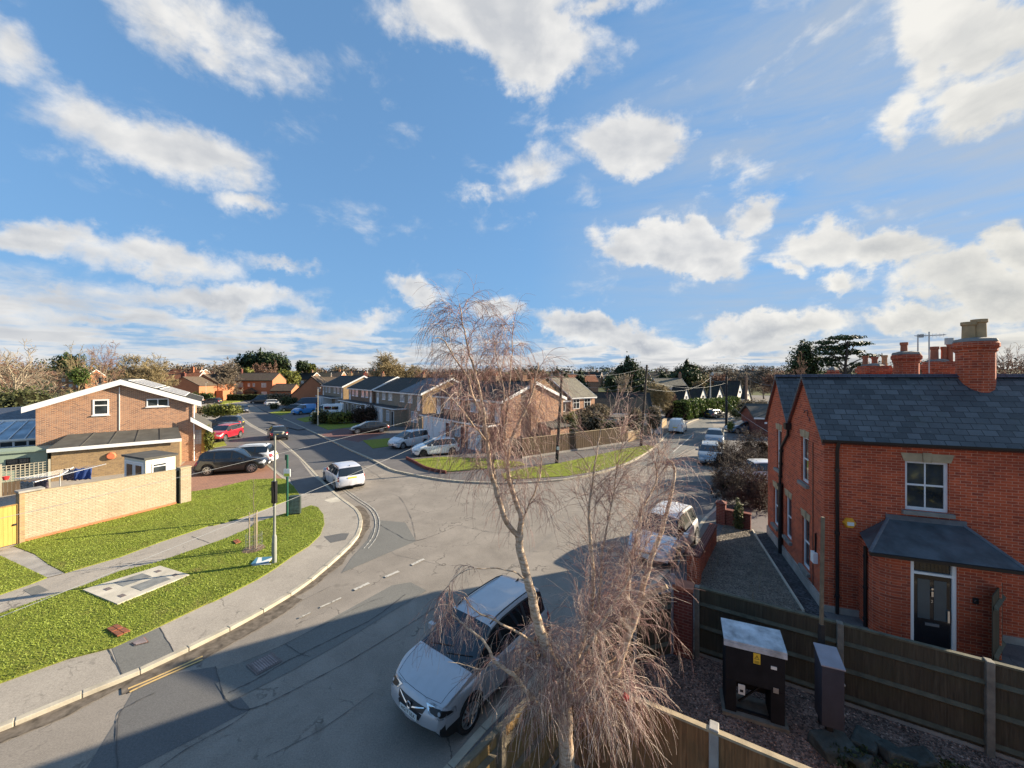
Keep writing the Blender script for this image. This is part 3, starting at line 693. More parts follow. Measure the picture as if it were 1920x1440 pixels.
lawn([(940,889),(985,878),(1047,869),(1110,856),(1165,843),(1215,835),(1226,838),(1205,852),(1172,868),(1120,883),(1060,893),(985,898),(945,898)])
lawn([(680,826),(731,822),(729,837),(699,841)]); lawn([(592,797),(625,793),(679,794),(660,801),(615,806)]); lawn([(505,774),(545,766),(560,770),(527,779)])
lawn([(555,786),(585,780),(600,786),(572,792)]); lawn([(398,832),(420,828),(425,835),(400,840)]); lawn([(395,752),(470,747),(455,752),(415,757)])
# low dark edging wall round the corner lawn
ln([(760,861),(775,866),(800,880),(835,888),(880,886)], .10, .20, 'lawn_edging', M['brickD'], .1, .05)
mb = MB(); pts = catmull([P(x, y, .1) for x, y in [(762,861),(778,869),(800,880.5),(836,888)]], 5)
for a, b in zip(pts, pts[1:]): mb.bar(a+Vector((0,0,.08)), b+Vector((0,0,.08)), .12, .28)
tag(mb.build('edging_wall', M['brickD']), 'low dark retaining kerb wall curving round the corner house front lawn', 'wall')
# turf blades: one uncountable cover
def inpoly(x, y, poly):
    c = False; j = len(poly)-1
    for i in range(len(poly)):
        xi, yi = poly[i]; xj, yj = poly[j]
        if (yi > y) != (yj > y) and x < (xj-xi)*(y-yi)/(yj-yi) + xi: c = not c
        j = i
    return c
def blades(k, dens, hgt, seed, name='grass'):
    rnd = np.random.RandomState(seed); poly, z = LAWNS[k]; a = np.array(poly)
    x0, y0 = a.min(0); x1, y1 = a.max(0); n = int((x1-x0)*(y1-y0)*dens); pts = rnd.rand(n, 2)*[x1-x0, y1-y0] + [x0, y0]
    m = np.zeros(n, bool); j = len(a)-1
    for i in range(len(a)):
        xi, yi = a[i]; xj, yj = a[j]
        if yi != yj:
            cond = ((yi > pts[:,1]) != (yj > pts[:,1])) & (pts[:,0] < (xj-xi)*(pts[:,1]-yi)/(yj-yi) + xi); m ^= cond
        j = i
    pts = pts[m]; n = len(pts)
    an = rnd.rand(n)*2*PI; w = .010 + rnd.rand(n)*.012
    clump = .55 + .45*np.sin(pts[:,0]*2.3 + np.sin(pts[:,1]*1.7)*1.5)*np.sin(pts[:,1]*2.9 + pts[:,0]*.8)
    h = hgt*(.5 + rnd.rand(n)*.7)*(.75 + .5*clump)
    lean = rnd.randn(n, 2)*.035
    V = np.zeros((n, 3, 3)); V[:,0,:2] = pts + np.stack([np.cos(an), np.sin(an)], 1)*w[:,None]; V[:,1,:2] = pts - np.stack([np.cos(an), np.sin(an)], 1)*w[:,None]
    V[:,:2,2] = z - .005; V[:,2,:2] = pts + lean; V[:,2,2] = z + h
    o = np_mesh(name, V.reshape(-1, 3), np.arange(n*3).reshape(-1, 3), M['blade']); tag(o, kind='stuff', label='short winter grass blades on the lawns and verges', cat='grass')
for k, dn in ((0, 600), (1, 500), (2, 800), (3, 160), (4, 160)): blades(k, dn, .034, 11+k)
# ------------------------------------------------------------------ house building helpers
class FR:
    def __init__(s, ox, oy, deg): s.ox, s.oy, s.a = ox, oy, R(deg); s.c, s.s = math.cos(s.a), math.sin(s.a)
    def w(s, x, y=0, z=0): return Vector((s.ox + s.c*x - s.s*y, s.oy + s.s*x + s.c*y, z))
    def X(s, px, y=0):
        k = (px-960)/FP; return (k*(s.oy + s.c*y) - (s.ox - s.s*y))/(s.c - k*s.s)
    def Y(s, px, x=0):
        k = (px-960)/FP; return (k*(s.oy + s.s*x) - (s.ox + s.c*x))/(-s.s - k*s.c)
    def Z(s, py, x, y=0): return ZA(py, s.oy + s.s*x + s.c*y)
def win(root, x, z, w, h, y=0., T=None, bars=1, trans=0., mat='white', glass='glass', sill=None, fr=.055, depth=.03, name='window', pro=.03):
    """window centred at x, bottom z, on a wall facing -Y at y"""
    T = T or Matrix.Identity(4)
    mb = MB(); mb.T = T; x0, x1, z1 = x-w/2, x+w/2, z+h; ya, yb = y-pro, y+depth
    mb.box(x0, ya, z, x0+fr, yb, z1).box(x1-fr, ya, z, x1, yb, z1).box(x0+fr, ya, z, x1-fr, yb, z+fr).box(x0+fr, ya, z1-fr, x1-fr, yb, z1)
    for k in range(1, bars+1):
        xx = x0 + w*k/(bars+1); mb.box(xx-fr*.42, ya+.003, z+fr, xx+fr*.42, yb, z1-fr)
    if trans: zz = z+h*trans; mb.box(x0+fr, ya+.006, zz-fr*.42, x1-fr, yb, zz+fr*.42)
    o = mb.build(name, M[mat], root)
    g = MB(); g.T = T; g.quad((x0+fr*.5, y-.008, z+fr*.5), (x1-fr*.5, y-.008, z+fr*.5), (x1-fr*.5, y-.008, z1-fr*.5), (x0+fr*.5, y-.008, z1-fr*.5)); g.build('pane', M[glass], o)
    if sill:
        s = MB(); s.T = T; s.box(x0-.06, y-.09, z-.07, x1+.06, y+.02, z-.004); s.build('sill', M[sill], o)
    return o
def door(root, x, z, w, h, y=0., T=None, mat='blackpl', frame='white', glassy=False, name='door', handle=True):
    T = T or Matrix.Identity(4); mb = MB(); mb.T = T
    mb.box(x-w/2, y-.035, z, x+w/2, y+.02, z+h); o = mb.build(name, M[mat], root)
    f = MB(); f.T = T; t = .06; f.box(x-w/2-t, y-.05, z, x-w/2-.002, y+.02, z+h+t).box(x+w/2+.002, y-.05, z, x+w/2+t, y+.02, z+h+t).box(x-w/2, y-.05, z+h+.002, x+w/2, y+.02, z+h+t); f.build('frame', M[frame], o)
    if glassy:
        g = MB(); g.T = T; g.box(x-w*.3, y-.045, z+h*.5, x+w*.3, y-.03, z+h*.9); g.build('pane', M['glasspale'], o)
    if handle:
        g = MB(); g.T = T; g.box(x+w*.36, y-.08, z+h*.45, x+w*.42, y-.035, z+h*.5); g.build('handle', M['chrome'], o)
    return o
def garage_door(root, x, z, w, h, y=0., T=None, mat='white'):
    T = T or Matrix.Identity(4); mb = MB(); mb.T = T; n = 9
    for k in range(n): xx = x-w/2+w*k/n; mb.box(xx+.01, y-.045, z, xx+w/n-.01, y+.01, z+h)
    mb.box(x-w/2, y-.03, z, x+w/2, y+.012, z+h-.01); o = mb.build('garage_door', M[mat], root)
    g = MB(); g.T = T; g.box(x-.08, y-.075, z+h*.4, x+.08, y-.046, z+h*.43); g.build('handle', M['blackpl'], o); return o
def shell(root, W, Dp, ez, rz, wall='brickB', roof='tileD', T=None, over=.3, verge=.12, barge='white', z0=0., rf=.5, gable_mat=None, barge_h=.2, gutter='white', th=.12, ez2=None, name_w='wall', hip=0., parts=None, ridge_tile=True):
    """ridge along local x, front wall y=0; gable ends x=0 and x=W"""
    T = T or Matrix.Identity(4); ry = Dp*rf; e2 = ez if ez2 is None else ez2
    mb = MB(); mb.T = T
    if hip <= 0:
        for (xa, xb, mt) in ([(0, W, wall)] if not gable_mat else [(0, W, wall)]):
            vs = [(xa,0,z0),(xa,Dp,z0),(xa,Dp,e2),(xa,ry,rz),(xa,0,ez),(xb,0,z0),(xb,Dp,z0),(xb,Dp,e2),(xb,ry,rz),(xb,0,ez)]
            fs = [(0,5,9,4),(5,6,7,8,9),(6,1,2,7),(1,0,4,3,2)]
            if gable_mat: fs = [(0,5,9,4),(6,1,2,7)]
            mb.add(vs, fs)
        w = mb.build(name_w, M[wall], root)
        if gable_mat:
            for f_ in ((5,6,7,8,9),(1,0,4,3,2)):
                g = MB(); g.T = T; g.add([vs[i] for i in f_], [(0,1,2,3,4)]); g.build('gable_wall', M[gable_mat], root)
    else:
        mb.box(0,0,z0,W,Dp,ez); w = mb.build(name_w, M[wall], root)
    sl = (rz-ez)/ry; s2 = (rz-e2)/(Dp-ry)
    mb = MB(); mb.T = T; up = .02
    if hip <= 0:
        mb.slab([(-verge,-over,ez-sl*over+up+th),(W+verge,-over,ez-sl*over+up+th),(W+verge,ry,rz+up+th),(-verge,ry,rz+up+th)], th)
        mb.slab([(W+verge,Dp+over,e2-s2*over+up+th),(-verge,Dp+over,e2-s2*over+up+th),(-verge,ry,rz+up+th),(W+verge,ry,rz+up+th)], th)
    else:
        e = ez-sl*over+up+th; t = rz+up+th; a, b = -over, W+over; c, d = -over, Dp+over
        mb.slab([(a,c,e),(b,c,e),(W-hip,ry,t),(hip,ry,t)], th).slab([(b,d,e),(a,d,e),(hip,ry,t),(W-hip,ry,t)], th)
        mb.slab([(b,c,e),(b,d,e),(W-hip,ry,t)], th).slab([(a,d,e),(a,c,e),(hip,ry,t)], th)
    r = mb.build('roof', M[roof], root)
    if ridge_tile:
        g = MB(); g.T = T; g.tube([(hip-verge if hip <= 0 else hip,ry,rz+up+th+.0),(W+verge if hip <= 0 else W-hip,ry,rz+up+th+.0)], .075, 6); g.build('ridge_tiles', M[roof], r)
    if barge and hip <= 0:
        for (xa) in (-verge-.03, W+verge+.004):
            g = MB(); g.T = T; t = .026; e = ez-sl*over; ee = e2-s2*over; h = barge_h
            for (p, q) in (((-over, e), (ry, rz)), ((Dp+over, ee), (ry, rz))):
                a = Vector((xa, p[0], p[1]+.16)); b = Vector((xa, q[0], q[1]+.16))
                o_ = Vector((t,0,0)); dn = Vector((0,0,-h))
                g.hexa([a+dn, a+dn+o_, b+dn+o_, b+dn] if q[0] > p[0] else [b+dn, b+dn+o_, a+dn+o_, a+dn], [a, a+o_, b+o_, b] if q[0] > p[0] else [b, b+o_, a+o_, a])
            g.build('bargeboard', M[barge], root)
    if gutter:
        g = MB(); g.T = T; e = ez-sl*over
        g.box(-verge+.01, -over-.09, e-.02, W+verge-.01, -over+.0, e+.08).box(-verge+.01, -over+.003, e-.12, W+verge-.01, -over+.03, e+.02)
        g.build('gutter', M[gutter], root)
    return w, r
def stack(root, x, y, z0, z1, w, d, mat='brickB', T=None, pots=1, potmat='terra', name='chimney', parent=None, ph=.35):
    T = T or Matrix.Identity(4); mb = MB(); mb.T = T
    mb.box(x-w/2, y-d/2, z0, x+w/2, y+d/2, z1-.18).box(x-w/2-.04, y-d/2-.04, z1-.18, x+w/2+.04, y+d/2+.04, z1-.06).box(x-w/2-.015, y-d/2-.015, z1-.06, x+w/2+.015, y+d/2+.015, z1)
    o = mb.build(name, M[mat], parent or root)
    if pots:
        g = MB(); g.T = T
        for k in range(pots):
            xx = x + (k-(pots-1)/2)*.32; g.lathe([(0,z1),(.13,z1),(.11,z1+ph*.85),(.14,z1+ph*.88),(.14,z1+ph),(.09,z1+ph),(.09,z1+ph*.5),(0,z1+ph*.5)], 10, (xx, y, 0))
        g.build('chimney_pot', M[potmat], o)
    return o
def house(name, F, label, group=None, z=0.0, cat='house'):
    return thing(name, label, cat, (F.ox, F.oy, z), F.a, group)
# ------------------------------------------------------------------ big gabled house on the left
LH = FR(-33.2, 26.8, 38)
r = house('brick_house', LH, 'brown brick house with wide white edged gable and solar panels at the left')
GW = 8.45; T90 = TR(GW, 0, 0, PI/2)
def tri(mb, x): pass
w, rf_ = shell(r, 9.5, GW, 5.06, 6.72, 'brickL', 'tileD', T=T90, over=.55, verge=.35, barge='white', barge_h=.40, gutter=None)
x0, x1 = LH.X(174), LH.X(204.5); z0, z1 = LH.Z(778, (x0+x1)/2), LH.Z(749, (x0+x1)/2)
win(r, (x0+x1)/2, z0, x1-x0, z1-z0, bars=0, trans=.62, fr=.09, sill='white')
x0, x1 = LH.X(275), LH.X(316.5); z0, z1 = LH.Z(762, (x0+x1)/2), LH.Z(747.5, (x0+x1)/2)
win(r, (x0+x1)/2, z0, x1-x0, z1-z0, bars=1, fr=.07, sill='white')
for px in (195, 249):
    x = LH.X(px); z = LH.Z(724, x); m = MB()
    for k in range(4): m.box(x-.3, -.06, z+k*.05, x+.3, -.004, z+.03+k*.05)
    m.build('air_vent', M['steel'], r)
x = LH.X(224); MB().box(x-.02, -.04, 3., x+.02, -.003, 6.3).build('cable_conduit', M['white'], r)
MB().tube([(GW+.06,-.08,.1),(GW+.06,-.08,4.9)], .04, 8).build('downpipe', M['white'], r)
# flue and vent on the near edge of the roof
fx = LH.X(187.5, .3); m = MB(); m.cyl(fx, .3, 5.8, 6.98, .075, 10); m.cyl(fx, .3, 6.92, 7.02, .10, 10); m.build('flue', M['black'], rf_)
m = MB(); fx = LH.X(214, .5); m.cyl(fx, .5, 6.3, 6.95, .05, 8); m.build('vent_pipe', M['black'], rf_)
# solar panels on the slope towards the road (plane descends with x)
def roofz(x): return 6.72 - (6.72-5.06)/(GW/2)*(x-GW/2) + .16
for row, (xa, xb) in enumerate(((GW/2+.35, GW/2+1.9), (GW/2+2.15, GW/2+3.7))):
    for k in range(5):
        ya = .3 + k*1.72
        m = MB(); m.slab([(xa,ya,roofz(xa)+.07),(xb,ya,roofz(xb)+.07),(xb,ya+1.66,roofz(xb)+.07),(xa,ya+1.66,roofz(xa)+.07)], .04)
        p = m.build('solar_panel', M['tileS'], r); m = MB()
        for (a, b) in (((xa,ya),(xb,ya)),((xb,ya),(xb,ya+1.66)),((xb,ya+1.66),(xa,ya+1.66)),((xa,ya+1.66),(xa,ya))):
            m.bar((a[0],a[1],roofz(a[0])+.075), (b[0],b[1],roofz(b[0])+.075), .05, .05)
        m.build('panel_frame', M['white'], p)
# side extension with a glass-block window and a sloping porch roof towards the road
ex1 = LH.X(387.5); zt0, zt1 = 3.55, 2.75
m = MB(); m.hexa([(GW+.003,.0,0),(ex1,.0,0),(ex1,5.5,0),(GW+.003,5.5,0)], [(GW+.003,0,zt0-.1),(ex1,0,zt1),(ex1,5.5,zt1),(GW+.003,5.5,zt0-.1)]); m.build('side_extension', M['brickL'], r)
m = MB(); m.slab([(GW-.0,-.35,zt0+.15),(ex1+.35,-.35,zt1-.08),(ex1+.35,5.8,zt1-.08),(GW,5.8,zt0+.15)], .10); pr = m.build('porch_roof', M['felt'], r)
m = MB(); m.slab([(GW-.15,-.38,zt0-.15),(ex1+.4,-.38,zt1-.40),(ex1+.4,-.38,zt1-.08),(GW-.15,-.38,zt0+.22)], -.03); m.build('fascia', M['white'], pr)
gx0, gx1 = LH.X(366), LH.X(378); m = MB()
for i in range(4):
    for j in range(6): m.box(gx0+(gx1-gx0)*i/4+.01, -.02, 1.45+j*.2, gx0+(gx1-gx0)*(i+1)/4-.01, .01, 1.63+j*.2)
m.build('glass_block_window', M['glasspale'], r)
MB().box(ex1-.35, -.03, 0, ex1+.02, -.003, zt1-.1).build('timber_cladding', M['yellow'] if 0 else M['gatewood'], r)
# flat-roofed lean-to in buff brick
lx0, lx1 = LH.X(96, -2.5), LH.X(337, -2.5)
m = MB(); m.box(lx0, -2.5, 0, lx1, -.003, 2.05); lt = m.build('lean_to', M['brickYd'], r)
m = MB(); xa, xb = lx0-.15, lx1+.12; m.slab([(xa,-2.72,2.30),(xb,-2.72,2.36),(LH.X(334),-.002,2.98),(LH.X(128),-.002,2.92)], .08); lr = m.build('lean_to_roof', M['felt'], lt)
m = MB(); m.hexa([(xa,-2.76,2.08),(xb,-2.76,2.13),(xb,-2.725,2.13),(xa,-2.725,2.08)], [(xa,-2.76,2.31),(xb,-2.76,2.37),(xb,-2.725,2.37),(xa,-2.725,2.31)])
m.build('fascia', M['white'], lt)
m = MB()
for t in (.22,.42,.62,.82):
    a = lerp(xa, xb, t); m.bar((a,-2.7,2.315+.06*t),(lerp(LH.X(128), LH.X(334), t),-.05,2.935+.06*t), .06, .03)
m.build('roof_seams', M['felt'], lt)
# conservatory behind, left of the gable
r = thing('conservatory', 'conservatory with blue tinted sloping glass roof, left of the brown brick house', 'conservatory', LH.w(0,0), LH.a)
cx0 = -4.6; y0, y1 = 1.6, 5.2; ez = 2.62; m = MB(); m.box(cx0, y0, 0, -.02, y1, 1.2); m.build('base_wall', M['brickL'], r)
m = MB()
for k in range(8):
    xx = lerp(cx0, -.1, k/7); m.box(xx-.05, y0, 1.2, xx+.05, y0+.08, ez)
m.box(cx0-.05, y0-.01, 1.2, 0, y0+.09, 1.32).box(cx0-.05, y0-.01, ez-.14, 0, y0+.09, ez).box(cx0-.05, y0-.01, 2.1, 0, y0+.07, 2.16); m.build('window_frames', M['whiteold'], r)
MB().quad((cx0,y0+.04,1.3),(-.02,y0+.04,1.3),(-.02,y0+.04,ez-.1),(cx0,y0+.04,ez-.1)).build('side_glass', M['glass'], r)
m = MB(); m.slab([(cx0-.1,y0-.12,ez),(-.01,y0-.12,ez),(-.01,y1-1.2,ez+1.15),(cx0+1,y1-1.2,ez+1.15)], .05); m.build('glass_roof', M['glassblue'], r)
m = MB()
for k in range(7): xx = lerp(cx0, -.1, k/6); m.bar((xx,y0-.12,ez+.04),(lerp(cx0+1,-.1,k/6),y1-1.2,ez+1.19), .06, .05)
m.bar((cx0-.1,y0-.13,ez),(0,y0-.13,ez), .1, .12); m.bar((cx0+1,y1-1.2,ez+1.2),(0,y1-1.2,ez+1.2), .12, .14); m.build('glazing_bars', M['white'], r)
m = MB(); m.slab([(cx0-3,y1-1.1,ez+1.05),(-.01,y1-1.1,ez+1.3),(-.01,y1+2.5,ez+2.2),(cx0-3,y1+2.5,ez+1.7)], .1); m.build('rear_roof', M['tileS'], r)
# sage shed
xs0, xs1 = LH.X(0, -1.9)-3, LH.X(88, -1.9)
r = thing('garden_shed', 'pale sage green garden shed with flat roof and dark window, behind the trellis', 'shed', LH.w(xs0,-1.9), LH.a); W = xs1-xs0
MB().box(0,0,0,W,1.7,2.12).build('wall', M['sage'], r); MB().box(-.1,-.12,2.125,W+.12,1.8,2.27).build('roof', M['sage'], r)
win(r, LH.X(34,-1.9)-xs0, 1.0, 1.0, .75, bars=1, mat='black')
MB().box(W-.12,-.02,0,W+.015,-.002,2.12).build('corner_trim', M['sage'], r)
# trellis
ta, tb = Vector((-33.5, 18.2, 0)), D(95, 23.9); L = (tb-ta).length
r = thing('trellis_fence', 'weathered wooden square trellis fence with posts, behind the buff garden wall', 'fence', ta, math.atan2(tb.y-ta.y, tb.x-ta.x))
m = MB(); n = int(L/.17)
for k in range(n): m.box(k*.17, -.012, .9, k*.17+.04, .0, 1.86)
for k in range(7): m.box(0, .001, .92+k*.15, L, .013, .955+k*.15)
m.build('trellis_panel', M['trellis'], r)
m = MB(); 
for k in range(int(L/.15)): m.box(k*.15, .0, 0.05, k*.15+.14, .02, .88)
m.build('board_panel', M['fencefar'], r)
for k in range(int(L/1.83)+1):
    xx = L-.05-k*1.83; MB().box(xx-.05,-.05,0,xx+.05,.06,1.97).build('post', M['trellis'], r)
m = MB(); m.lathe([(0,0),(.10,.0),(.14,.16),(.15,.2),(.12,.2),(0,.18)], 12)
o = m.build('hanging_pot', M['red']); o.location = D(11, 22.25, 1.12); tag(o, 'small red plant pot hung on the trellis fence', 'plant pot')
# buff garden wall
A, B, C = P(46,1016,.12), P(331,945,.12), P(351,943,.12)
u = (B-A).normalized(); n = Vector((-u.y, u.x, 0)); zA, zB = ZA(924, A.y), ZA(881, B.y)
r = thing('garden_wall', 'long buff brick garden wall with pale coping running beside the grass', 'wall', A, math.atan2(u.y, u.x)); Lw = (B-A).length
m = MB(); m.hexa([(0,0,-.12),(Lw,0,-.12),(Lw,.22,-.12),(0,.22,-.12)], [(0,0,zA-.16),(Lw,0,zB-.16),(Lw,.22,zB-.16),(0,.22,zA-.16)]); m.build('wall_face', M['brickY'], r)
m = MB(); m.hexa([(0,-.015,zA-.158),(Lw,-.015,zB-.158),(Lw,.235,zB-.158),(0,.235,zA-.158)], [(0,-.015,zA-.11),(Lw,-.015,zB-.11),(Lw,.235,zB-.11),(0,.235,zA-.11)]); m.build('coping', M['stone'], r)
m = MB(); m.box(.01,-.02,-.1,Lw-.01,-.003,.12); m.build('damp_course', M['brickO'], r)
m = MB(); m.box(-.15,-.06,-.12,-.003,.36,zA-.1); pr = m.build('pier', M['brickYd'], r); MB().box(-.18,-.10,zA-.097,.55,.40,zA-.02).build('coping', M['conc'], pr)
Lp = (C-B).length; m = MB(); m.box(Lw+.12,-.16,-.12,Lw+.14+Lp,.24,zB-.08); pr = m.build('pier', M['brickY'], r); MB().box(Lw+.10,-.18,zB-.077,Lw+.16+Lp,.26,zB-.02).build('coping', M['stone'], pr)
MB().box(Lw+.003,.03,-.12,Lw+.117,.20,zB-.2).build('shadow_gap', M['black'], r)  # black filler paints the shaded gap between wall and pier
ga = A - u*.18; r = thing('garden_gate', 'new honey coloured closeboard timber gate at the end of the buff garden wall', 'gate', ga, math.atan2(u.y, u.x)+PI)
m = MB(); 
for k in range(14): m.box(.02+k*.12,-.03,.02,.135+k*.12,.0,1.62)
m.build('board_panel', M['gatewood'], r); MB().box(-.0,-.07,0,.015,.03,1.66).box(.02,-.05,1.625,1.7,.02,1.67).build('frame', M['fenceB'], r)
MB().box(.05,.02,.8,.12,.06,.84).box(.03,.01,.78,.14,.02,.86).build('latch', M['blackpl'], r)
# the back of the gate boards faces the garden: fence beyond to the left
ga2 = ga - u*1.74; r = thing('side_fence', 'timber fence panel beyond the honey coloured gate at the left edge', 'fence', ga2, math.atan2(u.y, u.x)+PI)
m = MB(); 
for k in range(18): m.box(.02+k*.15,-.03,.02,.165+k*.15,.0,1.6)
m.build('board_panel', M['gatewood'], r); MB().box(0,-.06,0,.015,.06,1.75).build('post', M['fenceB'], r)
# cream playhouse with double doors
S = FR(*D(273, 22.6)[:2], 66); r = thing('summerhouse', 'small cream timber summerhouse with glazed double doors and dark flat roof, behind the buff wall', 'summerhouse', S.w(0,0), S.a)
xw, yw = S.X(329), S.Y(233); MB().box(0,0,0,xw,yw,2.2).build('wall', M['creamwood'], r); MB().box(-.1,-.1,2.203,xw+.1,yw+.1,2.32).build('roof', M['felt'], r)
win(r, xw*.45, 1.15, xw*.5, .75, bars=0, trans=.75)
TL = TR(0, yw, 0, -PI/2)
for k in (0, 1):
    w = (yw-.5)/2; d_ = door(r, .22+w/2+k*(w+.06), .05, w, 1.9, T=TL, mat='whiteold', frame='white', handle=True); g = MB(); g.T = TL; x = .22+w/2+k*(w+.06); g.box(x-w*.34,-.045,.25,x+w*.34,-.034,1.8); g.build('pane', M['glass'], d_)
m = MB(); m.slab([(xw*.2,-.9,.95),(xw*1.0,-.9,.95),(xw*1.0,-.35,1.35),(xw*.2,-.35,1.35)], .03); o = m.build('garden_screen', M['bluegrey']); o.location = S.w(0,0); o.rotation_euler = (0,0,S.a)
m2 = MB(); [m2.box(a,-.66,0,a+.04,-.62,1.1) for a in (xw*.25, xw*.95)]; m2.build('leg', M['bluegrey'], o); tag(o, 'grey garden cover on legs in front of the cream summerhouse', 'cover')
# rotary clothes airer
q = D(112.5, 20.0); r = thing('rotary_airer', 'white rotary clothes airer standing open behind the garden wall', 'clothes airer', q, .2)
MB().cyl(0,0,0,2.1,.025,8).build('pole', M['steel'], r)
ends = []
for k, (a, zt) in enumerate(((0.35,2.35),(1.95,2.05),(3.3,1.95),(4.9,2.05))):
    e = Vector((1.7*math.cos(a), 1.7*math.sin(a), zt)); ends.append(e); MB().bar((0,0,1.95), e, .035).build('arm', M['white'], r)
m = MB()
for t in (.35,.5,.65,.8,.95):
    for a, b in zip(ends, ends[1:]+ends[:1]): m.tube([Vector((0,0,1.95)).lerp(a,t), Vector((0,0,1.95)).lerp(b,t)], .006, 3)
m.build('washing_line', M['white'], r)
def cloth(name, px, w, h, mat, label, d=20.6, z=1.95, seed=1):
    rnd = random.Random(seed); vs = []; fs = []; N, K = 8, 6
    for j in range(K+1):
        for i in range(N+1):
            vs.append((w*(i/N-.5)*(1-.08*j/K), .05*math.sin(i*1.7+j*.5+seed)*(.3+j/K), -h*j/K + .03*math.sin(i*2.1)))
    for j in range(K):
        for i in range(N): a = j*(N+1)+i; fs.append((a, a+1, a+N+2, a+N+1))
    m = MB(); m.add(vs, fs); o = m.build(name, mat, smooth=True); o.location = D(px, d, z); o.rotation_euler = (0,0,rnd.uniform(-.3,.5))
    s = o.modifiers.new('s', 'SOLIDIFY'); s.thickness = .012; tag(o, label, 'clothes', 'washing on the airer')
Mblue = plain('blue cloth', (.03,.07,.24), .8, var=.2); Mpat = plain('mottled dark cloth', (.10,.075,.09), .85, var=.9, scale=14); Mpat2 = plain('grey patterned cloth', (.16,.17,.18), .85, var=.9, scale=12)
cloth('hanging_cloth', 156, .7, .62, Mblue, 'bright blue garment hanging on the rotary airer', 20.9, 2.12, 2)
cloth('hanging_cloth', 131, .8, .6, Mpat, 'dark patterned cloth hanging beside the blue garment on the airer', 20.9, 2.05, 3)
cloth('hanging_cloth', 52, .8, .75, Mpat2, 'grey patterned cloth at the left end of the airer', 19.6, 1.75, 4)
cloth('hanging_cloth', 76, .7, .7, Mpat, 'dark patterned cloth second from the left on the airer', 19.9, 1.72, 5)
m = MB(); m.lathe([(0,-.06),(.2,-.06),(.26,.04),(.24,.06),(0,.02)], 14, axis='Y'); o = m.build('wall_planter', M['terrapl']); o.location = LH.w(LH.X(208,-2.6), -2.58, LH.Z(855, LH.X(208,-2.6), -2.6)); o.rotation_euler = (0,0,LH.a); tag(o, 'round orange terracotta planter hung on the lean-to wall', 'planter')
# ------------------------------------------------------------------ terraced houses along the side road
AT = -51.3
def unit_front(r, xs, F, ez, wall, mirror=False, garage='white', dcol='blackpl', pw=2.3, canopy=True, y=0):
    """one house of the row between xs[0] and xs[1]"""
    a, b = xs; W = b-a; g = (lambda t, w=0: a+t) if not mirror else (lambda t, w=0: b-t)
    # white boarded bay panels with a window above, full height
    c = g(.75); m = MB(); m.box(c-.42, -.06, 2.5, c+.42, -.004, 3.55); m.build('white_panel', M['white'], r)
    win(r, c, 3.56, .84, 1.15, bars=0, trans=.6, glass='glasspale')
    for (t, w) in ((W*.42, 1.35), (W*.75, 1.45)):
        win(r, g(t), 3.45, w, 1.15, bars=1 if w < 1.4 else 2, trans=.0, glass='glasspale', sill='white')
def canopy(r, x0, x1, dep=1.9, z=2.45, drop=0.):
    m = MB(); m.box(x0, -dep-.1, z, x1, -.003, z+.16); o = m.build('canopy', M['white'], r); MB().box(x0+.04, -dep-.06, z+.163, x1-.04, -.006, z+.2).build('felt_roof', M['feltD'], o)
    return o
# corner house pair, seen mostly through the birch
F = FR(-9.2, 46.5, AT); r = house('semi_detached_houses', F, 'brown brick corner houses with white garage doors and plain gable, behind the birch'); W = 13.45
shell(r, W, 8.0, 4.85, 6.45, 'brickB', 'tileD', over=.35, verge=.2, barge_h=.3, gable_mat='brickL')
unit_front(r, (0,6.6), F, 4.85, 'brickB'); unit_front(r, (6.9,13.3), F, 4.85, 'brickB', True)
canopy(r, -.5, 6.9); canopy(r, 7.2, 13.2)
m = MB(); m.box(.3,-1.8,0,6.7,-.004,2.45); fr = m.build('front_projection', M['white'], r)
for x, w in ((1.6,2.2),(4.3,2.4)): garage_door(r, x, .1, w, 2.1, y=-1.8)
door(r, 6.15, .1, .85, 2.1, y=-1.8, mat='brickD', frame='white')
MB().box(7.4,-1.8,0,13.0,-.004,2.45).build('front_projection', M['brickB'], r)
garage_door(r, 11.3, .1, 2.3, 2.1, y=-1.8); door(r, 9.2, .1, .85, 2.05, y=-1.8, mat='brickD'); win(r, 8.1, 1.0, 1.0, 1.2, y=-1.8, glass='glasspale')
TG = TR(W, 0, 0, PI/2)
m = MB(); m.box(W+.003, 3.1, 0, W+.36, 3.75, 6.75); ch = m.build('chimney_breast', M['brickB'], r)
MB().cyl(W+.2, 3.42, 6.75, 7.0, .11, 8).build('chimney_pot', M['terra'], ch)
m = MB(); m.box(W+.003,4.6,0,W+1.6,7.2,2.1); lt = m.build('side_porch', M['brickL'], r); m = MB(); m.slab([(W+.0,4.5,2.5),(W+1.8,4.5,2.1),(W+1.8,7.4,2.1),(W,7.4,2.5)], .08); m.build('porch_roof', M['felt'], lt)
stack(r, 6.7, 4.0, 5.9, 7.2, .9, .5, 'brickB', pots=2)
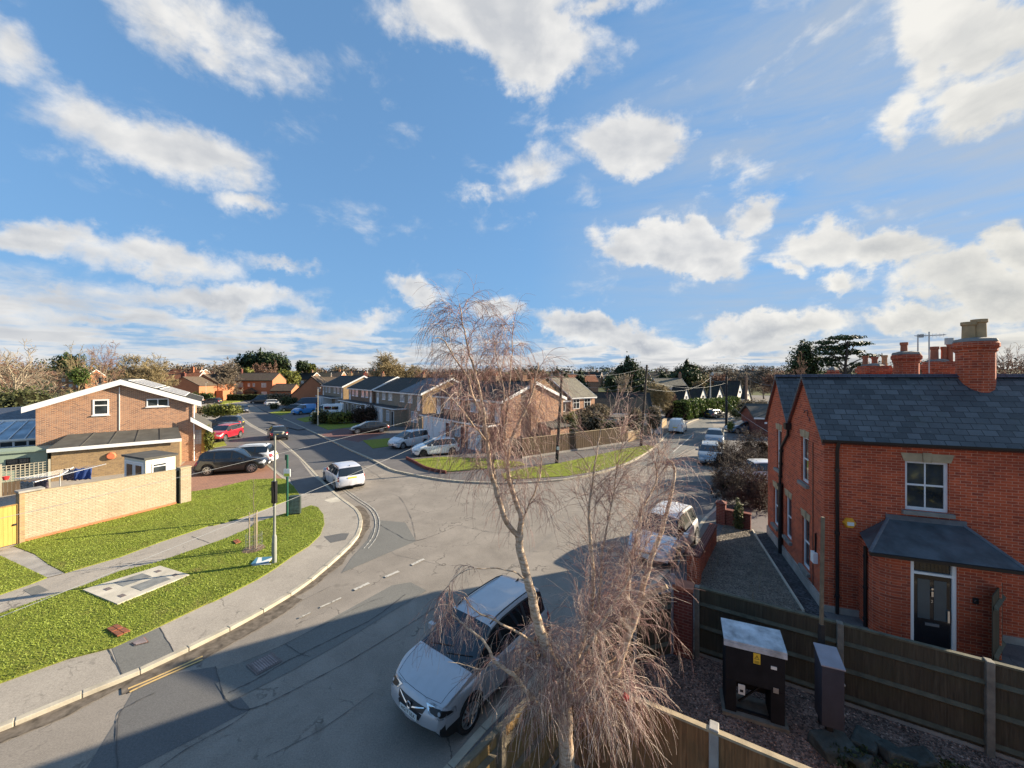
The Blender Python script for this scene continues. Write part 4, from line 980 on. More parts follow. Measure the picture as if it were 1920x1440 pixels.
# next group of the row
F = FR(-22.9, 64.6, AT); r = house('terraced_houses', F, 'grey brown brick terrace with blue slate end roof and green front door'); W = 17.7
shell(r, W, 8.6, 4.85, 6.75, 'brickG', 'tileD', over=.3, verge=.15, barge_h=.28, gable_mat='brickYd')
m = MB(); sl = (6.75-4.85)/4.3; m.slab([(W-7.2,-.3,4.85-sl*.3+.16+.0),(W+.15,-.3,4.85-sl*.3+.16),(W+.15,4.3,6.75+.16),(W-7.2,4.3,6.75+.16)], .03); m.build('slate_roof', M['tileS'], r)
for (a, b, mi) in ((.3,8.6,False),(9.0,17.4,True)): unit_front(r, (a,b), F, 4.85, 'brickG', mi)
canopy(r, -.3, 8.2); canopy(r, 8.2+.05, 12.8)
MB().box(0,-1.8,0,8.0,-.004,2.45).build('front_projection', M['white'], r); garage_door(r, 1.6, .1, 2.2, 2.1, y=-1.8); door(r, 4.0, .1, .95, 2.15, y=-1.8, mat='greenpole'); garage_door(r, 6.2, .1, 2.4, 2.1, y=-1.8)
MB().box(8.3,-1.8,0,12.6,-.004,2.45).build('front_projection', M['brickG'], r); win(r, 10.2, .7, 1.1, 1.5, y=-1.8, glass='glasspale', trans=.7); door(r, 12.0, .1, .85, 2.1, y=-1.8, mat='blackpl')
win(r, 15.2, .8, 1.9, 1.5, glass='glasspale', bars=2)
stack(r, W-.5, 4.6, 6.0, 7.35, .55, .9, 'brickG', pots=1); stack(r, 8.8, 4.4, 6.2, 7.5, .8, .5, 'brickB', pots=2)
# further two groups
F = FR(-32.1, 75.6, AT); r = house('terraced_houses', F, 'red brown brick terrace with dark roof and dark shrub before it, third from the corner'); W = 14.2
shell(r, W-.3, 8.4, 4.9, 6.95, 'brickB', 'tileD', over=.3, verge=.15, barge_h=.25)
unit_front(r, (.2,6.8), F, 4.85, 'brickB'); unit_front(r, (7,13.6), F, 4.85, 'brickB', True); canopy(r, -.2, 7); canopy(r, 7.1, 13.9)
MB().box(.1,-1.8,0,6.8,-.004,2.45).build('front_projection', M['brickG'], r); garage_door(r, 2., .1, 2.2, 2.1, y=-1.8); door(r, 5.2, .1, .85, 2.1, y=-1.8)
MB().box(7.3,-1.8,0,13.7,-.004,2.45).build('front_projection', M['brickG'], r); garage_door(r, 12.2, .1, 2.2, 2.1, y=-1.8); door(r, 9., .1, .85, 2.1, y=-1.8)
stack(r, 7, 4.2, 6.3, 7.7, .8, .5, 'brickB', pots=2)
F = FR(-46.5, 94.4, AT); r = house('terraced_houses', F, 'grey buff brick terrace with mossy dark roof behind the parked camper van'); W = 18
shell(r, W, 8.4, 5.0, 7.15, 'brickG', 'tileD', over=.3, verge=.15, barge_h=.3, gable_mat='brickYd')
unit_front(r, (.2,8.8), F, 4.85, 'brickG'); unit_front(r, (9.1,17.8), F, 4.85, 'brickG', True); canopy(r, 2, 9); canopy(r, 9.1, 16)
MB().box(2.2,-1.8,0,8.8,-.004,2.45).build('front_projection', M['white'], r); garage_door(r, 4, .1, 2.2, 2.1, y=-1.8); door(r, 7.2, .1, .85, 2.1, y=-1.8, mat='whiteold')
win(r, 13, .8, 2.4, 1.5, glass='glasspale', bars=2)
stack(r, 9, 4.2, 6.5, 7.9, .8, .5, 'brickYd', pots=1); stack(r, W-.4, 4.6, 6.2, 7.9, .5, .8, 'brickD', pots=1)
# ------------------------------------------------------------------ orange brick houses round the end of the side road
def ohouse(F, W, Dp, ez, rz, label, wins=(), roof='tileB', rot=False, z=0, wall='brickO', name='brick_house', chim=None, **kw):
    r = house(name, F, label, None, z)
    T = TR(W, 0, 0, PI/2) if rot else None
    if rot: shell(r, Dp, W, ez, rz, wall, roof, T=T, **kw)
    else: shell(r, W, Dp, ez, rz, wall, roof, **kw)
    for (x, zz, w, h, b) in wins: win(r, x, zz, w, h, bars=b, glass='glasspale')
    if chim: stack(r, chim[0], chim[1], rz-.8, rz+chim[2], .8, .5, wall, pots=2)
    return r
F = FR(*D(437, 124)[:2], 0); r = ohouse(F, 12.7, 7.5, 5.9, 8.2, 'long orange brick house facing the end of the side road with a dark timber porch', [(2.2,3.6,2.0,1.5,3),(5.1,3.8,.7,1.1,0),(6.7,3.8,.7,1.1,0),(9.9,3.6,1.5,1.4,2),(2.2,.8,2.0,1.5,3),(10,.8,1.7,1.4,2)], barge=None, gutter='black')
m = MB(); m.box(4.4,-1.2,0,7.6,-.003,2.2); pr = m.build('porch', M['blackpl'], r); m = MB(); m.add([(3.9,-1.4,2.2),(8.1,-1.4,2.2),(8.1,0,2.2),(3.9,0,2.2),(6,-1.4,3.4),(6,0,3.4)], [(0,1,4),(1,2,5,4),(3,0,4,5),(0,3,2,1)]); m.build('porch_roof', M['tileB'], pr)
stack(r, .2, 3.5, 6.5, 9.6, .7, .6, 'brickD', pots=1)
F = FR(*D(354, 112)[:2], 8); r = ohouse(F, 7.8, 9, 5.0, 7.6, 'orange brick gabled house with plain end wall, left of the dark parked estate', [], rot=True, barge='tileB', gutter=None)
MB().box(7.803,-1.0,0,9.6,2.5,3.0).build('side_porch', M['brickO'], r)
F = FR(*D(312, 104)[:2], 8); r = ohouse(F, 8., 9, 4.6, 6.9, 'orange brick house with brown low roof, just right of the white gable edge', [], rot=True, barge='tileB', gutter=None)
stack(r, 1, 5, 5.4, 8.1, 1., .7, 'brickD', pots=2)
F = FR(*D(290, 125)[:2], 8); r = ohouse(F, 12, 7, 5.6, 8.4, 'red tiled house with tall chimneys showing above the brown brick house roof', [(3,3.4,1.4,1.2,1),(8,3.4,1.4,1.2,1)], roof='tileR', chim=(9,3.5,1.8))
F = FR(*D(384, 132)[:2], -20); r = ohouse(F, 9, 7, 5.6, 8.2, 'orange brick house with a dark panel on its roof, behind the plain gabled one', [(3,3.2,1.4,1.2,1)], roof='tileD', chim=(7,3.5,1.2))
F = FR(*D(546, 98)[:2], 12); r = house('brick_house', F, 'orange brick house with wide plain gable and catslide roof, behind the blue covered van')
shell(r, 8.5, 8.6, 3.6, 7.05, 'brickO', 'tileB', T=TR(8.6,0,0,PI/2), over=.3, barge='tileD', gutter=None, ez2=2.4, rf=.45, barge_h=.3); win(r, 6.6, 3.2, .5, .8)
MB().box(8.603,-.5,0,12.,4,2.6).build('garage', M['brickB'], r); MB().box(8.5,-.7,2.603,12.2,4.1,2.75).build('garage_roof', M['feltD'], r)
F = FR(*D(507, 122)[:2], 0); r = house('garage_block', F, 'low brown tiled garage block between the two orange brick houses', cat='garage'); shell(r, 6.6, 6, 2.6, 4.6, 'brickO', 'tileB', barge=None, gutter='black')
F = FR(*D(588, 112)[:2], 30); r = ohouse(F, 9, 7, 4.6, 6.8, 'brown roofed house with pale hipped gable, behind the orange catslide house', [], roof='tileB', wall='brickG', barge='cream')
# ------------------------------------------------------------------ houses to the right of the corner
F = FR(*D(1070, 46.5)[:2], 36.9); r = house('brick_house', F, 'pink brown brick house with grey green tiled roof, behind the telegraph pole'); fx = F.X(1115)
a = shell(r, fx, 7., 4.6, 6.75, 'brickL', 'tileG', over=.25, verge=.1, hip=0., barge='white', barge_h=.14)
x1, x2 = F.X(1083), F.X(1101); 
for x in ((x1-.0), (x2-.0)): win(r, x-.25 if x == x1 else x, 3.15, 1.15, 1.35, bars=1, trans=.55, glass='glass')
MB().box(-2.2,-1.3,0,fx*.35,-.003,2.4).build('porch', M['brickL'], r)
m = MB(); m.slab([(-2.4,-1.5,2.3),(fx*.38,-1.5,2.3),(fx*.38,-.0,2.9),(-2.4,0,2.9)], .08); m.build('porch_roof', M['tileB'], r)
F2 = FR(*F.w(-5.6, .25)[:2], 36.9); r = house('brick_house', F2, 'pink brick house with orange mossy tiled roof joined left of the grey roofed one')
shell(r, 5.57, 7., 4.3, 6.55, 'brickL', 'tileO', over=.25, verge=.1, barge=None); win(r, 4.2, 2.9, 1.5, 1.35, bars=2, glass='glass')
stack(r, 1.2, 3.4, 6, 7.25, .6, .5, 'brickB', pots=0)
# dark roofed bungalow
F = FR(*D(1113, 52)[:2], -12); bx = F.X(1222); r = house('bungalow', F, 'long low bungalow with dark tiled roof and white gable end, behind the clipped shrubs', cat='bungalow')
shell(r, bx, 7.5, 2.35, 4.7, 'render', 'tileD', over=.35, verge=.2, barge='black', gutter='white', barge_h=.18)
for x in (1.5, 4.2): win(r, x, .9, 1.6, 1.1, bars=2)
TGb = TR(bx, 0, 0, PI/2); win(r, 3.7, 1., 1.6, 1.1, T=TGb, bars=2)
m = MB(); m.box(-.2,-4.2,0,4.0,-.6,2.0); o = m.build('garage', M['render']); o.location = F.w(0,0); o.rotation_euler = (0,0,F.a)
garage_door(o, 1.9, .1, 2.4, 1.8, y=-4.2); MB().box(-.3,-4.4,2.003,4.1,-.5,2.12).build('roof', M['felt'], o); tag(o, 'flat roofed white garage in front of the dark roofed bungalow', 'garage')
m = MB(); m.box(5.0,-3.2,0,8.2,-.6,1.9); o = m.build('garage', M['render']); o.location = F.w(0,0); o.rotation_euler = (0,0,F.a); garage_door(o, 6.6, .1, 2.4, 1.7, y=-3.2); MB().box(4.9,-3.4,1.903,8.3,-.5,2.0).build('roof', M['felt'], o); tag(o, 'smaller white garage between the two rounded clipped shrubs', 'garage')
# white gabled cottages
def cottage(px0, px1, px2, d, ang, ez, rz, label, wall='render', roof='tileD', grp='white gabled cottages beyond the hedge'):
    F = FR(*D(px0, d)[:2], ang); W = F.X(px1); dep = F.Y(px2, W); r = house('cottage', F, label, grp)
    shell(r, W, dep, ez, rz, wall, roof, over=.2, verge=.15, barge='blackpl', gutter=None, barge_h=.10)
    T = TR(W, 0, 0, PI/2)
    win(r, dep/2, rz*.52, dep*.25, .7, T=T, bars=1); win(r, dep*.5, .9, dep*.4, 1.1, T=T, bars=2); win(r, W*.5, .9, min(1.6, W*.4), 1.1, bars=2)
    return r
cottage(1256, 1280, 1294, 76, -50, 2.5, 5.1, 'white cottage with steep dark roof, leftmost of the row beyond the hedge')
cottage(1290, 1310, 1327, 80, -52, 2.2, 4.9, 'white gabled cottage with dark roof, second in the row')
cottage(1324, 1341, 1358, 82, -52, 2.2, 4.9, 'white gabled cottage with dark roof, third in the row')
cottage(1334, 1381, 1394, 94, -50, 2.5, 5.9, 'broad dark roofed cottage with tall pale gable, fourth in the row')
cottage(1390, 1397, 1408, 88, -52, 2.2, 4.8, 'small cream gabled cottage with dark roof, rightmost of the row', 'cream')
for i, (px, d, zt) in enumerate(((1318, 86, 6.4), (1392, 96, 6.6))):
    pass
F = FR(*D(1236, 112)[:2], 5); r = ohouse(F, 8.6, 7, 3.9, 6.5, 'house with long grey tiled roof behind the white cottages', [(4,2.3,1.4,1.1,1)], roof='tileG', wall='brickB', chim=(8.2,3.5,1.6))
# small dark brick house beside the red brick one, with a drive
F = FR(*D(1417, 45)[:2], -14); r = house('outbuilding', F, 'small dark brick outbuilding with grey pitched roof, left of the red brick house', cat='outbuilding')
shell(r, 6, 5, 2.5, 3.7, 'brickD', 'felt', over=.3, verge=.3, barge='white', gutter=None, barge_h=.1, T=TR(0,6,0,-PI/2)@TR(0,0,0,0)) if 0 else shell(r, 5, 5, 2.4, 3.6, 'brickD', 'felt', over=.3, verge=.3, barge='felt', gutter='white')
MB().box(.9,-.1,1.6,1.15,-.003,1.8).build('wall_lamp', M['white'], r)
F = FR(*D(1378, 62)[:2], -3); r = house('garden_wall', F, 'low tan rendered garden wall behind the parked blue car', cat='wall'); MB().box(0,0,0,4.2,.25,1.2).build('wall_face', M['cream'], r); MB().box(-.05,-.05,1.203,4.25,.3,1.3).build('coping', M['felt'], r)
# roadside fence of the corner house
A, B = P(979,860,.1), P(1177,830,.1); A = A - (B-A)*.0; u = (B-A).normalized(); L = (B-A).length
r = thing('panel_fence', 'long dark brown timber fence with pale capping along the verge, behind the telegraph pole', 'fence', A, math.atan2(u.y, u.x)); m = MB()
k = 0
while k*.15 < L: m.box(k*.15, (k % 2)*.012, .02, k*.15+.148, .02+(k % 2)*.012, 1.68); k += 1
m.build('board_panel', M['fencefar'], r); MB().box(0,-.03,1.684,L,.06,1.73).build('capping', M['railpale'], r)
for q in (.02, .33, .66, .99): MB().box(L*q-.05,.035,0,L*q+.05,.13,1.7).build('post', M['fencefar'], r)
MB().box(0,-.03,0,L,-.003,.16).build('gravel_board', M['conc'], r)
# darker slatted fence left end and low stone walls along the pavement beyond
A2 = P(955,853,.1); r = thing('panel_fence', 'short dark slatted fence joining the corner house to the long fence', 'fence', A2, math.atan2((A-A2).y, (A-A2).x)); L2 = (A-A2).length-.05; m = MB(); k = 0
while k*.16 < L2: m.box(k*.16,0,.02,k*.16+.12,.02,1.6); k += 1
m.build('board_panel', M['fencefar'], r); MB().box(L2-.06,.021,0,L2,.1,1.65).build('post', M['fencefar'], r)
for (p, q, h, lab) in (((1178,829),(1200,822),1.0,'low pale stone garden wall at the end of the long fence'), ((1208,817),(1220,813),1.1,'short pale stone wall with a gate post beside the telegraph pole'), ((1237,806),(1250,796),.8,'low cream stone wall in front of the bungalow gable')):
    a, b = P(*p, .1), P(*q, .1); o = thing('garden_wall', lab, 'wall', a, math.atan2((b-a).y, (b-a).x)); L = (b-a).length
    MB().box(0,0,0,L,.3,h).build('wall_face', M['brickYd'], o); MB().box(-.05,-.05,h+.003,L+.05,.35,h+.08).build('coping', M['stone'], o)
# ------------------------------------------------------------------ red brick house on the right
RH = FR(9.33, 11.5, -20.4)
r = house('red_brick_house', RH, 'large red brick house with slate roof and tall chimneys at the right edge')
WW = 5.7; EZ = 5.22; RZ = 7.08; GY = (0, 3.15, 6.1)          # two parallel ranges, gables towards the road
VZ = 5.30
def wallface(mb, xs, zs, holes, x0, x1, z0, z1, dep=.16):
    """wall in plane y=0 facing -Y with rectangular holes and reveals of depth dep"""
    xs = sorted(set([x0, x1] + [h[0] for h in holes] + [h[1] for h in holes])); zs = sorted(set([z0, z1] + [h[2] for h in holes] + [h[3] for h in holes]))
    for i in range(len(xs)-1):
        for j in range(len(zs)-1):
            cx, cz = (xs[i]+xs[i+1])/2, (zs[j]+zs[j+1])/2
            if any(h[0] < cx < h[1] and h[2] < cz < h[3] for h in holes): continue
            mb.quad((xs[i],0,zs[j]),(xs[i+1],0,zs[j]),(xs[i+1],0,zs[j+1]),(xs[i],0,zs[j+1]))
    for (a, b, c, d) in holes:
        mb.quad((a,0,c),(a,0,d),(a,dep,d),(a,dep,c)); mb.quad((b,0,d),(b,0,c),(b,dep,c),(b,dep,d))
        mb.quad((a,0,d),(b,0,d),(b,dep,d),(a,dep,d)); mb.quad((b,0,c),(a,0,c),(a,dep,c),(b,dep,c))
wx0, wx1 = RH.X(1693, .1), RH.X(1775, .1); wz0, wz1 = RH.Z(957, (wx0+wx1)/2, .1), RH.Z(865, (wx0+wx1)/2, .1)
mb = MB(); holes = [(wx0, wx1, wz0, wz1)]
wallface(mb, None, None, holes, 0, WW, 0, EZ)
# side wall (facing the road) as gable polygon with window holes
TS = TR(0, 0, 0, -PI/2)      # local: x' = -y ... wall seen from -X
side = MB(); side.T = Matrix(((0,1,0,0),(-1,0,0,0),(0,0,1,0),(0,0,0,1)))   # (x',y',z) -> (y', -x', z): x' runs towards -Y
def SY(px): return RH.Y(px, 0)
def SZ(py, yy): return ZA(py, RH.oy + RH.c*yy)
sw = []
for (pa, pb, ya, yb, lab) in ((1502,1516,820,905,0),(1457,1465,806,880,0),(1501,1521,972,1066,1),(1472,1485,932,1010,1),(1450,1460,915,985,1)):
    y0_, y1_ = sorted((SY(pb), SY(pa))); yc = (y0_+y1_)/2; y0_, y1_ = yc-.34, yc+.34; sw.append((-y1_, -y0_, SZ(yb, yc), SZ(ya, yc)))
wallface(side, None, None, sw, -GY[2], 0, 0, VZ-.02, .15)
side.add([(-GY[1],0,VZ-.02),(0,0,VZ-.02),(-(GY[0]+GY[1])/2,0,RZ-.06)], [(0,1,2)]); side.add([(-GY[2],0,VZ-.02),(-GY[1],0,VZ-.02),(-(GY[1]+GY[2])/2,0,RZ-.06)], [(0,1,2)])
mb.v += []; o_ = len(mb.v); mb.v += side.v; mb.f += [tuple(i+o_ for i in f) for f in side.f]
# back and far walls
mb.quad((WW,0,0),(WW,GY[2],0),(WW,GY[2],VZ-.02),(WW,0,VZ-.02)); mb.add([(WW,GY[1],VZ-.02),(WW,(GY[0]+GY[1])/2,RZ-.06),(WW,0,VZ-.02)], [(0,1,2)]); mb.add([(WW,GY[2],VZ-.02),(WW,(GY[1]+GY[2])/2,RZ-.06),(WW,GY[1],VZ-.02)], [(0,1,2)]); mb.quad((WW,GY[2],0),(0,GY[2],0),(0,GY[2],EZ),(WW,GY[2],EZ))
wall = mb.build('wall', M['brickR'], r)
# dentil/eaves course in darker brick
MB().box(-.02,-.035,EZ-.12,WW,-.003,EZ-.02).build('eaves_course', M['brickD'], r)
mb = MB()
for a, b in ((GY[0], GY[1]), (GY[1], GY[2])):
    m_ = (a+b)/2; ov = .16 if a == 0 else 0; ob = .16 if b == GY[2] else 0; sl = (RZ-VZ)/(m_-a)
    x0 = -.10
    mb.slab([(x0,a-ov,VZ-sl*ov+.05),(WW+.1,a-ov,VZ-sl*ov+.05),(WW+.1,m_,RZ+.05),(x0,m_,RZ+.05)], .05)
    mb.slab([(WW+.1,b+ob,VZ-sl*ob+.05),(x0,b+ob,VZ-sl*ob+.05),(x0,m_,RZ+.05),(WW+.1,m_,RZ+.05)], .05)
roof = mb.build('roof', M['slate'], r)
# cement-bedded verge under the slates
mb = MB()
for a, b in ((GY[0], GY[1]), (GY[1], GY[2])):
    m_ = (a+b)/2; sl = (RZ-VZ)/(m_-a)
    for (p, q) in ((a-.12 if a == 0 else a, m_), (b+.12 if b == GY[2] else b, m_)):
        zp = VZ - sl*(abs(p-(a if q > p else b)) if (p < a or p > b) else 0)
        A_ = Vector((-.085, p, zp-.005)); B_ = Vector((-.085, q, RZ-.005))
        mb.add([A_, A_+Vector((.08,0,0)), B_+Vector((.08,0,0)), B_, A_-Vector((0,0,.09)), A_-Vector((-.08,0,.09)), B_-Vector((-.08,0,.09)), B_-Vector((0,0,.09))], [(0,1,2,3),(4,7,6,5),(0,3,7,4),(1,5,6,2),(0,4,5,1),(3,2,6,7)])
mb.build('verge', M['brickD'], r)
for k in range(2):
    mb = MB(); yy = (GY[k]+GY[k+1])/2; n = int((WW+.2)/.45)
    for i in range(n):
        x = -.1+i*.45; mb.add([(x,yy-.12,RZ+.0),(x+.44,yy-.12,RZ+.0),(x+.44,yy-.03,RZ+.10),(x,yy-.03,RZ+.10),(x,yy+.03,RZ+.10),(x+.44,yy+.03,RZ+.10),(x+.44,yy+.12,RZ),(x,yy+.12,RZ)], [(0,1,2,3),(3,2,5,4),(4,5,6,7),(0,3,4,7),(1,6,5,2)])
    mb.build('ridge_tiles', M['slateP'], roof)
# gutter + downpipes
g = MB(); sec = [(-.20,EZ+.02),(-.19,EZ-.05),(-.14,EZ-.08),(-.09,EZ-.05),(-.085,EZ+.02)]
n_ = len(sec); g.add([(-.1,a,b) for a, b in sec] + [(WW,a,b) for a, b in sec], [(i, i+1, n_+i+1, n_+i) for i in range(n_-1)] + [tuple(range(n_))]); g.build('gutter', M['black'], r)
def dpipe(pts, rr=.045, cl=True):
    m = MB(); m.tube(pts, rr, 10)
    for (a, b) in zip(pts, pts[1:]):
        L = (Vector(b)-Vector(a)).length
        if L > 1.2:
            for t in (.12, .5, .88): q = Vector(a).lerp(Vector(b), t); m.cyl(q.x, q.y, q.z-.04, q.z+.04, rr*1.35, 10)
    return m.build('downpipe', M['black'], r, smooth=True, angle=40)
xd = RH.X(1570, -.07); dpipe([(xd,-.15,EZ-.03),(xd,-.15,EZ-.1),(xd,-.07,EZ-.3),(xd,-.07,.05)])
sp = lambda px, py, x=-.07: (x, RH.Y(px, x), ZA(py, RH.oy + RH.s*x + RH.c*RH.Y(px, x)))
a_ = sp(1478, 800); dpipe([a_, sp(1477,815), sp(1465,838), sp(1462.5,900), sp(1462,1030)], .05); m = MB(); m.box(a_[0]-.12,a_[1]-.13,a_[2]-.1,a_[0]+.1,a_[1]+.13,a_[2]+.14); m.build('hopper', M['black'], r)
q = sp(1464, 912); m = MB(); m.cyl(q[0]-.02,q[1],.1,q[2],.075,12); m.cyl(q[0]-.02,q[1],q[2],q[2]+.12,.11,12); m.build('soil_pipe', M['black'], r)
m = MB(); y_ = SY(1525); m.box(-.02,y_-.01,.3,-.003,y_+.01,5.0); m.build('cable', M['black'], r)
m = MB(); pts = [sp(1505+dx, 776+dy, -.03) for dx, dy in ((2,-2),(4,-6),(8,-7),(10,-3),(9,4),(12,8),(14,14))]; m.tube(pts, .012, 5); m.build('loose_cable', M['black'], r)
# sash window
def sash(T, x0, x1, z0, z1, y, nv=1, lintel=True, sillw=.10, par=None):
    x = (x0+x1)/2; w = x1-x0; h = z1-z0; m = MB(); m.T = T; f = .075
    m.box(x0,y-.02,z0,x0+f,y+.05,z1).box(x1-f,y-.02,z0,x1,y+.05,z1).box(x0+f,y-.02,z0,x1-f,y+.05,z0+f*1.2).box(x0+f,y-.02,z1-f*.8,x1-f,y+.05,z1)
    zm = (z0+z1)/2+.02; m.box(x0+f,y-.012,zm-.025,x1-f,y+.04,zm+.025)
    for k in range(nv): xx = x0+w*(k+1)/(nv+1); m.box(xx-.016,y-.01,z0+f,xx+.016,y+.03,z1-f*.7)
    o = m.build('window', M['whiteold'], r)
    g = MB(); g.T = T; g.quad((x0+.03,y+.005,z0+.03),(x1-.03,y+.005,z0+.03),(x1-.03,y+.005,z1-.03),(x0+.03,y+.005,z1-.03)); g.build('pane', M['glass'], o)
    s = MB(); s.T = T; s.box(x0-.08,-.10,z0-.11,x1+.08,y+.03,z0-.004); s.build('sill', M['stonegrey'], o)
    if lintel:
        l = MB(); l.T = T; h1 = .23; t = -.016
        for (a, b, c, d, e) in ((x0-.03, x0-.10, x-.10, x-.10, 0), (x+.10, x+.10, x1+.03, x1+.10, 0)):
            l.add([(a,t,z1+.004),(c,t,z1+.004),(d if e else d,t,z1+h1),(b,t,z1+h1),(a,.02,z1+.004),(c,.02,z1+.004),(d,.02,z1+h1),(b,.02,z1+h1)], [(0,1,2,3),(4,7,6,5),(0,4,5,1),(2,6,7,3),(1,5,6,2),(0,3,7,4)])
        l.add([(x-.085,t-.012,z1-.01),(x+.085,t-.012,z1-.01),(x+.095,t-.012,z1+h1+.025),(x-.095,t-.012,z1+h1+.025),(x-.085,.02,z1-.01),(x+.085,.02,z1-.01),(x+.095,.02,z1+h1+.025),(x-.095,.02,z1+h1+.025)], [(0,1,2,3),(4,7,6,5),(0,4,5,1),(2,6,7,3),(1,5,6,2),(0,3,7,4)])
        l.build('lintel', M['stone'], o)
    return o
I4 = Matrix.Identity(4)
sash(I4, wx0, wx1, wz0, wz1, .09, 1)
for (a, b, c, d) in sw: sash(side.T, a, b, c, d, .08, 0)
# plinth and drainage channel along the road side
MB().box(-.05,0,0,-.003,GY[2],.45).box(-.05,-.045,0,WW,-.003,.28).build('plinth', M['conc'], r)
# alarm box
x, = (RH.X(1593, -.04),); z = RH.Z(981, x, -.04); m = MB(); m.lathe([(0,-.10),(.13,-.10),(.165,-.03),(.165,0)], 6, (x,0,z), 'Y'); al = m.build('alarm_box', M['alarm'], r)
MB().box(x-.08,-.112,z-.05,x+.08,-.101,z+.05).build('label', M['plateW'], al)
# electricity meter box on the side
q = sp(1531,1045,-.0); m = MB(); m.box(-.12,q[1]-.12,q[2]-.16,-.004,q[1]+.12,q[2]+.16); m.build('meter_box', M['white'], r)
MB().box(-.05,q[1]-.015,q[2]+.16,-.004,q[1]+.015,q[2]+.75).build('meter_conduit', M['black'], r)
# porch: brick bay with a rounded corner, slate hipped canopy
pd = -.95; pxl, pxr = RH.X(1628, -.55), RH.X(1905, pd)-.25
pts = [(pxl, 0)]
for k in range(9):
    a = PI - k*PI/2/8; pts.append((pxl+.42+.42*math.cos(a)*1, pd+.42 - .42*math.sin(a)))
pts += [(pxr, pd), (pxr, 0)]
dx0, dx1 = RH.X(1712, pd), RH.X(1790, pd); ztop = RH.Z(1046, (dx0+dx1)/2, pd)
m = MB(); bot, top = 0, ztop+.02
lp = [p for p in pts if p[0] <= dx0] + [(dx0-.05, pd), (dx0-.05, pd+.12)]; rp = [(dx1+.05, pd+.12), (dx1+.05, pd), (pxr, pd), (pxr, 0)]
for pl in (lp, rp):
    for a, b in zip(pl, pl[1:]): m.quad((a[0],a[1],0),(b[0],b[1],0),(b[0],b[1],top),(a[0],a[1],top))
m.quad((dx0-.05,pd+.12,ztop),(dx1+.05,pd+.12,ztop),(dx1+.05,pd,ztop),(dx0-.05,pd,ztop)); m.quad((dx0-.05,pd,ztop),(dx1+.05,pd,ztop),(dx1+.05,pd,top),(dx0-.05,pd,top))
pm = m.build('porch_wall', M['brickR'], r, smooth=True, angle=30)
ea = [(RH.X(1631,pd-.22),pd-.22),(pxr+.35,pd-.22)]; ze = ztop+.03
xL = RH.X(1600,-.1); 
tl, tr = RH.X(1664,0), RH.X(1806,0); zt = RH.Z(978, (tl+tr)/2, 0)
m = MB(); E0, E1 = (ea[0][0], pd-.22, ze), (ea[1][0], pd-.22, ze); T0, T1 = (tl, -.02, zt), (tr, -.02, zt)
m.slab([E0,E1,T1,T0], .05); m.slab([(RH.X(1611,0),-.004,ze+.10),E0,T0], .05); m.slab([E1,(ea[1][0],-.004,ze+.03),T1], .05); pc = m.build('porch_roof', M['slatesm'], r)
g = MB(); g.tube([E0,T0], .04, 6); g.tube([E1,T1], .04, 6); g.box(tl-.05,-.05,zt-.05,tr+.05,-.003,zt+.12); g.build('lead_flashing', M['lead'], pc)
MB().box(ea[0][0],pd-.26,ze-.09,ea[1][0],pd-.18,ze-.01).build('porch_gutter', M['black'], r)
dpipe([(pxl-.05,-.5,ze-.1),(pxl-.05,-.5,.05)], .04)
dz1 = RH.Z(1078, (dx0+dx1)/2, pd+.08)
m = MB(); m.box(dx0-.05,pd+.03,0,dx0+.03,pd+.12,ztop-.002).box(dx1-.03,pd+.03,0,dx1+.05,pd+.12,ztop-.002).box(dx0+.03,pd+.03,dz1,dx1-.03,pd+.11,dz1+.06).box(dx0+.03,pd+.03,ztop-.05,dx1-.03,pd+.11,ztop-.003); dfm = m.build('door_frame', M['white'], r)
MB().quad((dx0,pd+.09,dz1+.03),(dx1,pd+.09,dz1+.03),(dx1,pd+.09,ztop-.03),(dx0,pd+.09,ztop-.03)).build('fanlight', M['glass'], r)
m = MB(); m.box(dx0+.032,pd+.07,.12,dx1-.032,pd+.11,dz1-.003); dr = m.build('front_door', M['blackdoor'], r)
w_ = dx1-dx0
for t in (.30, .70): xx = dx0+w_*t; MB().box(xx-w_*.15,pd+.062,dz1-1.15,xx+w_*.15,pd+.072,dz1-.13).build('glass_panel', M['glassdoor'], dr)
xx = (dx0+dx1)/2; MB().box(xx-.14,pd+.055,dz1-1.32,xx+.14,pd+.07,dz1-1.25).build('letter_box', M['chrome'], dr)
m = MB(); m.lathe([(0,-.03),(.025,-.03),(.03,0)], 10, (xx,pd+.065,dz1-.35),'Y'); m.box(xx-.02,pd+.04,dz1-.55,xx+.02,pd+.07,dz1-.42); m.build('knocker', M['chrome'], dr)
text_part('2', .10, M['chrome'], dr, Matrix.Translation((xx,pd+.062,dz1-.68)) @ Matrix.Rotation(PI/2,4,'X'), 'house_number')
m = MB(); m.box(dx1-.12,pd+.02,dz1-1.15,dx1-.08,pd+.07,dz1-.85); m.build('handle', M['chrome'], dr)
x = RH.X(1828, pd); z = RH.Z(1126, x, pd); m = MB(); m.box(x-.05,pd-.04,z-.07,x+.05,pd-.003,z+.07); db = m.build('doorbell', M['blackpl'], r); m = MB(); m.lathe([(0,-.015),(.025,-.012),(.03,0)], 10, (x,pd-.04,z),'Y'); m.build('bell_button', M['chrome'], db)
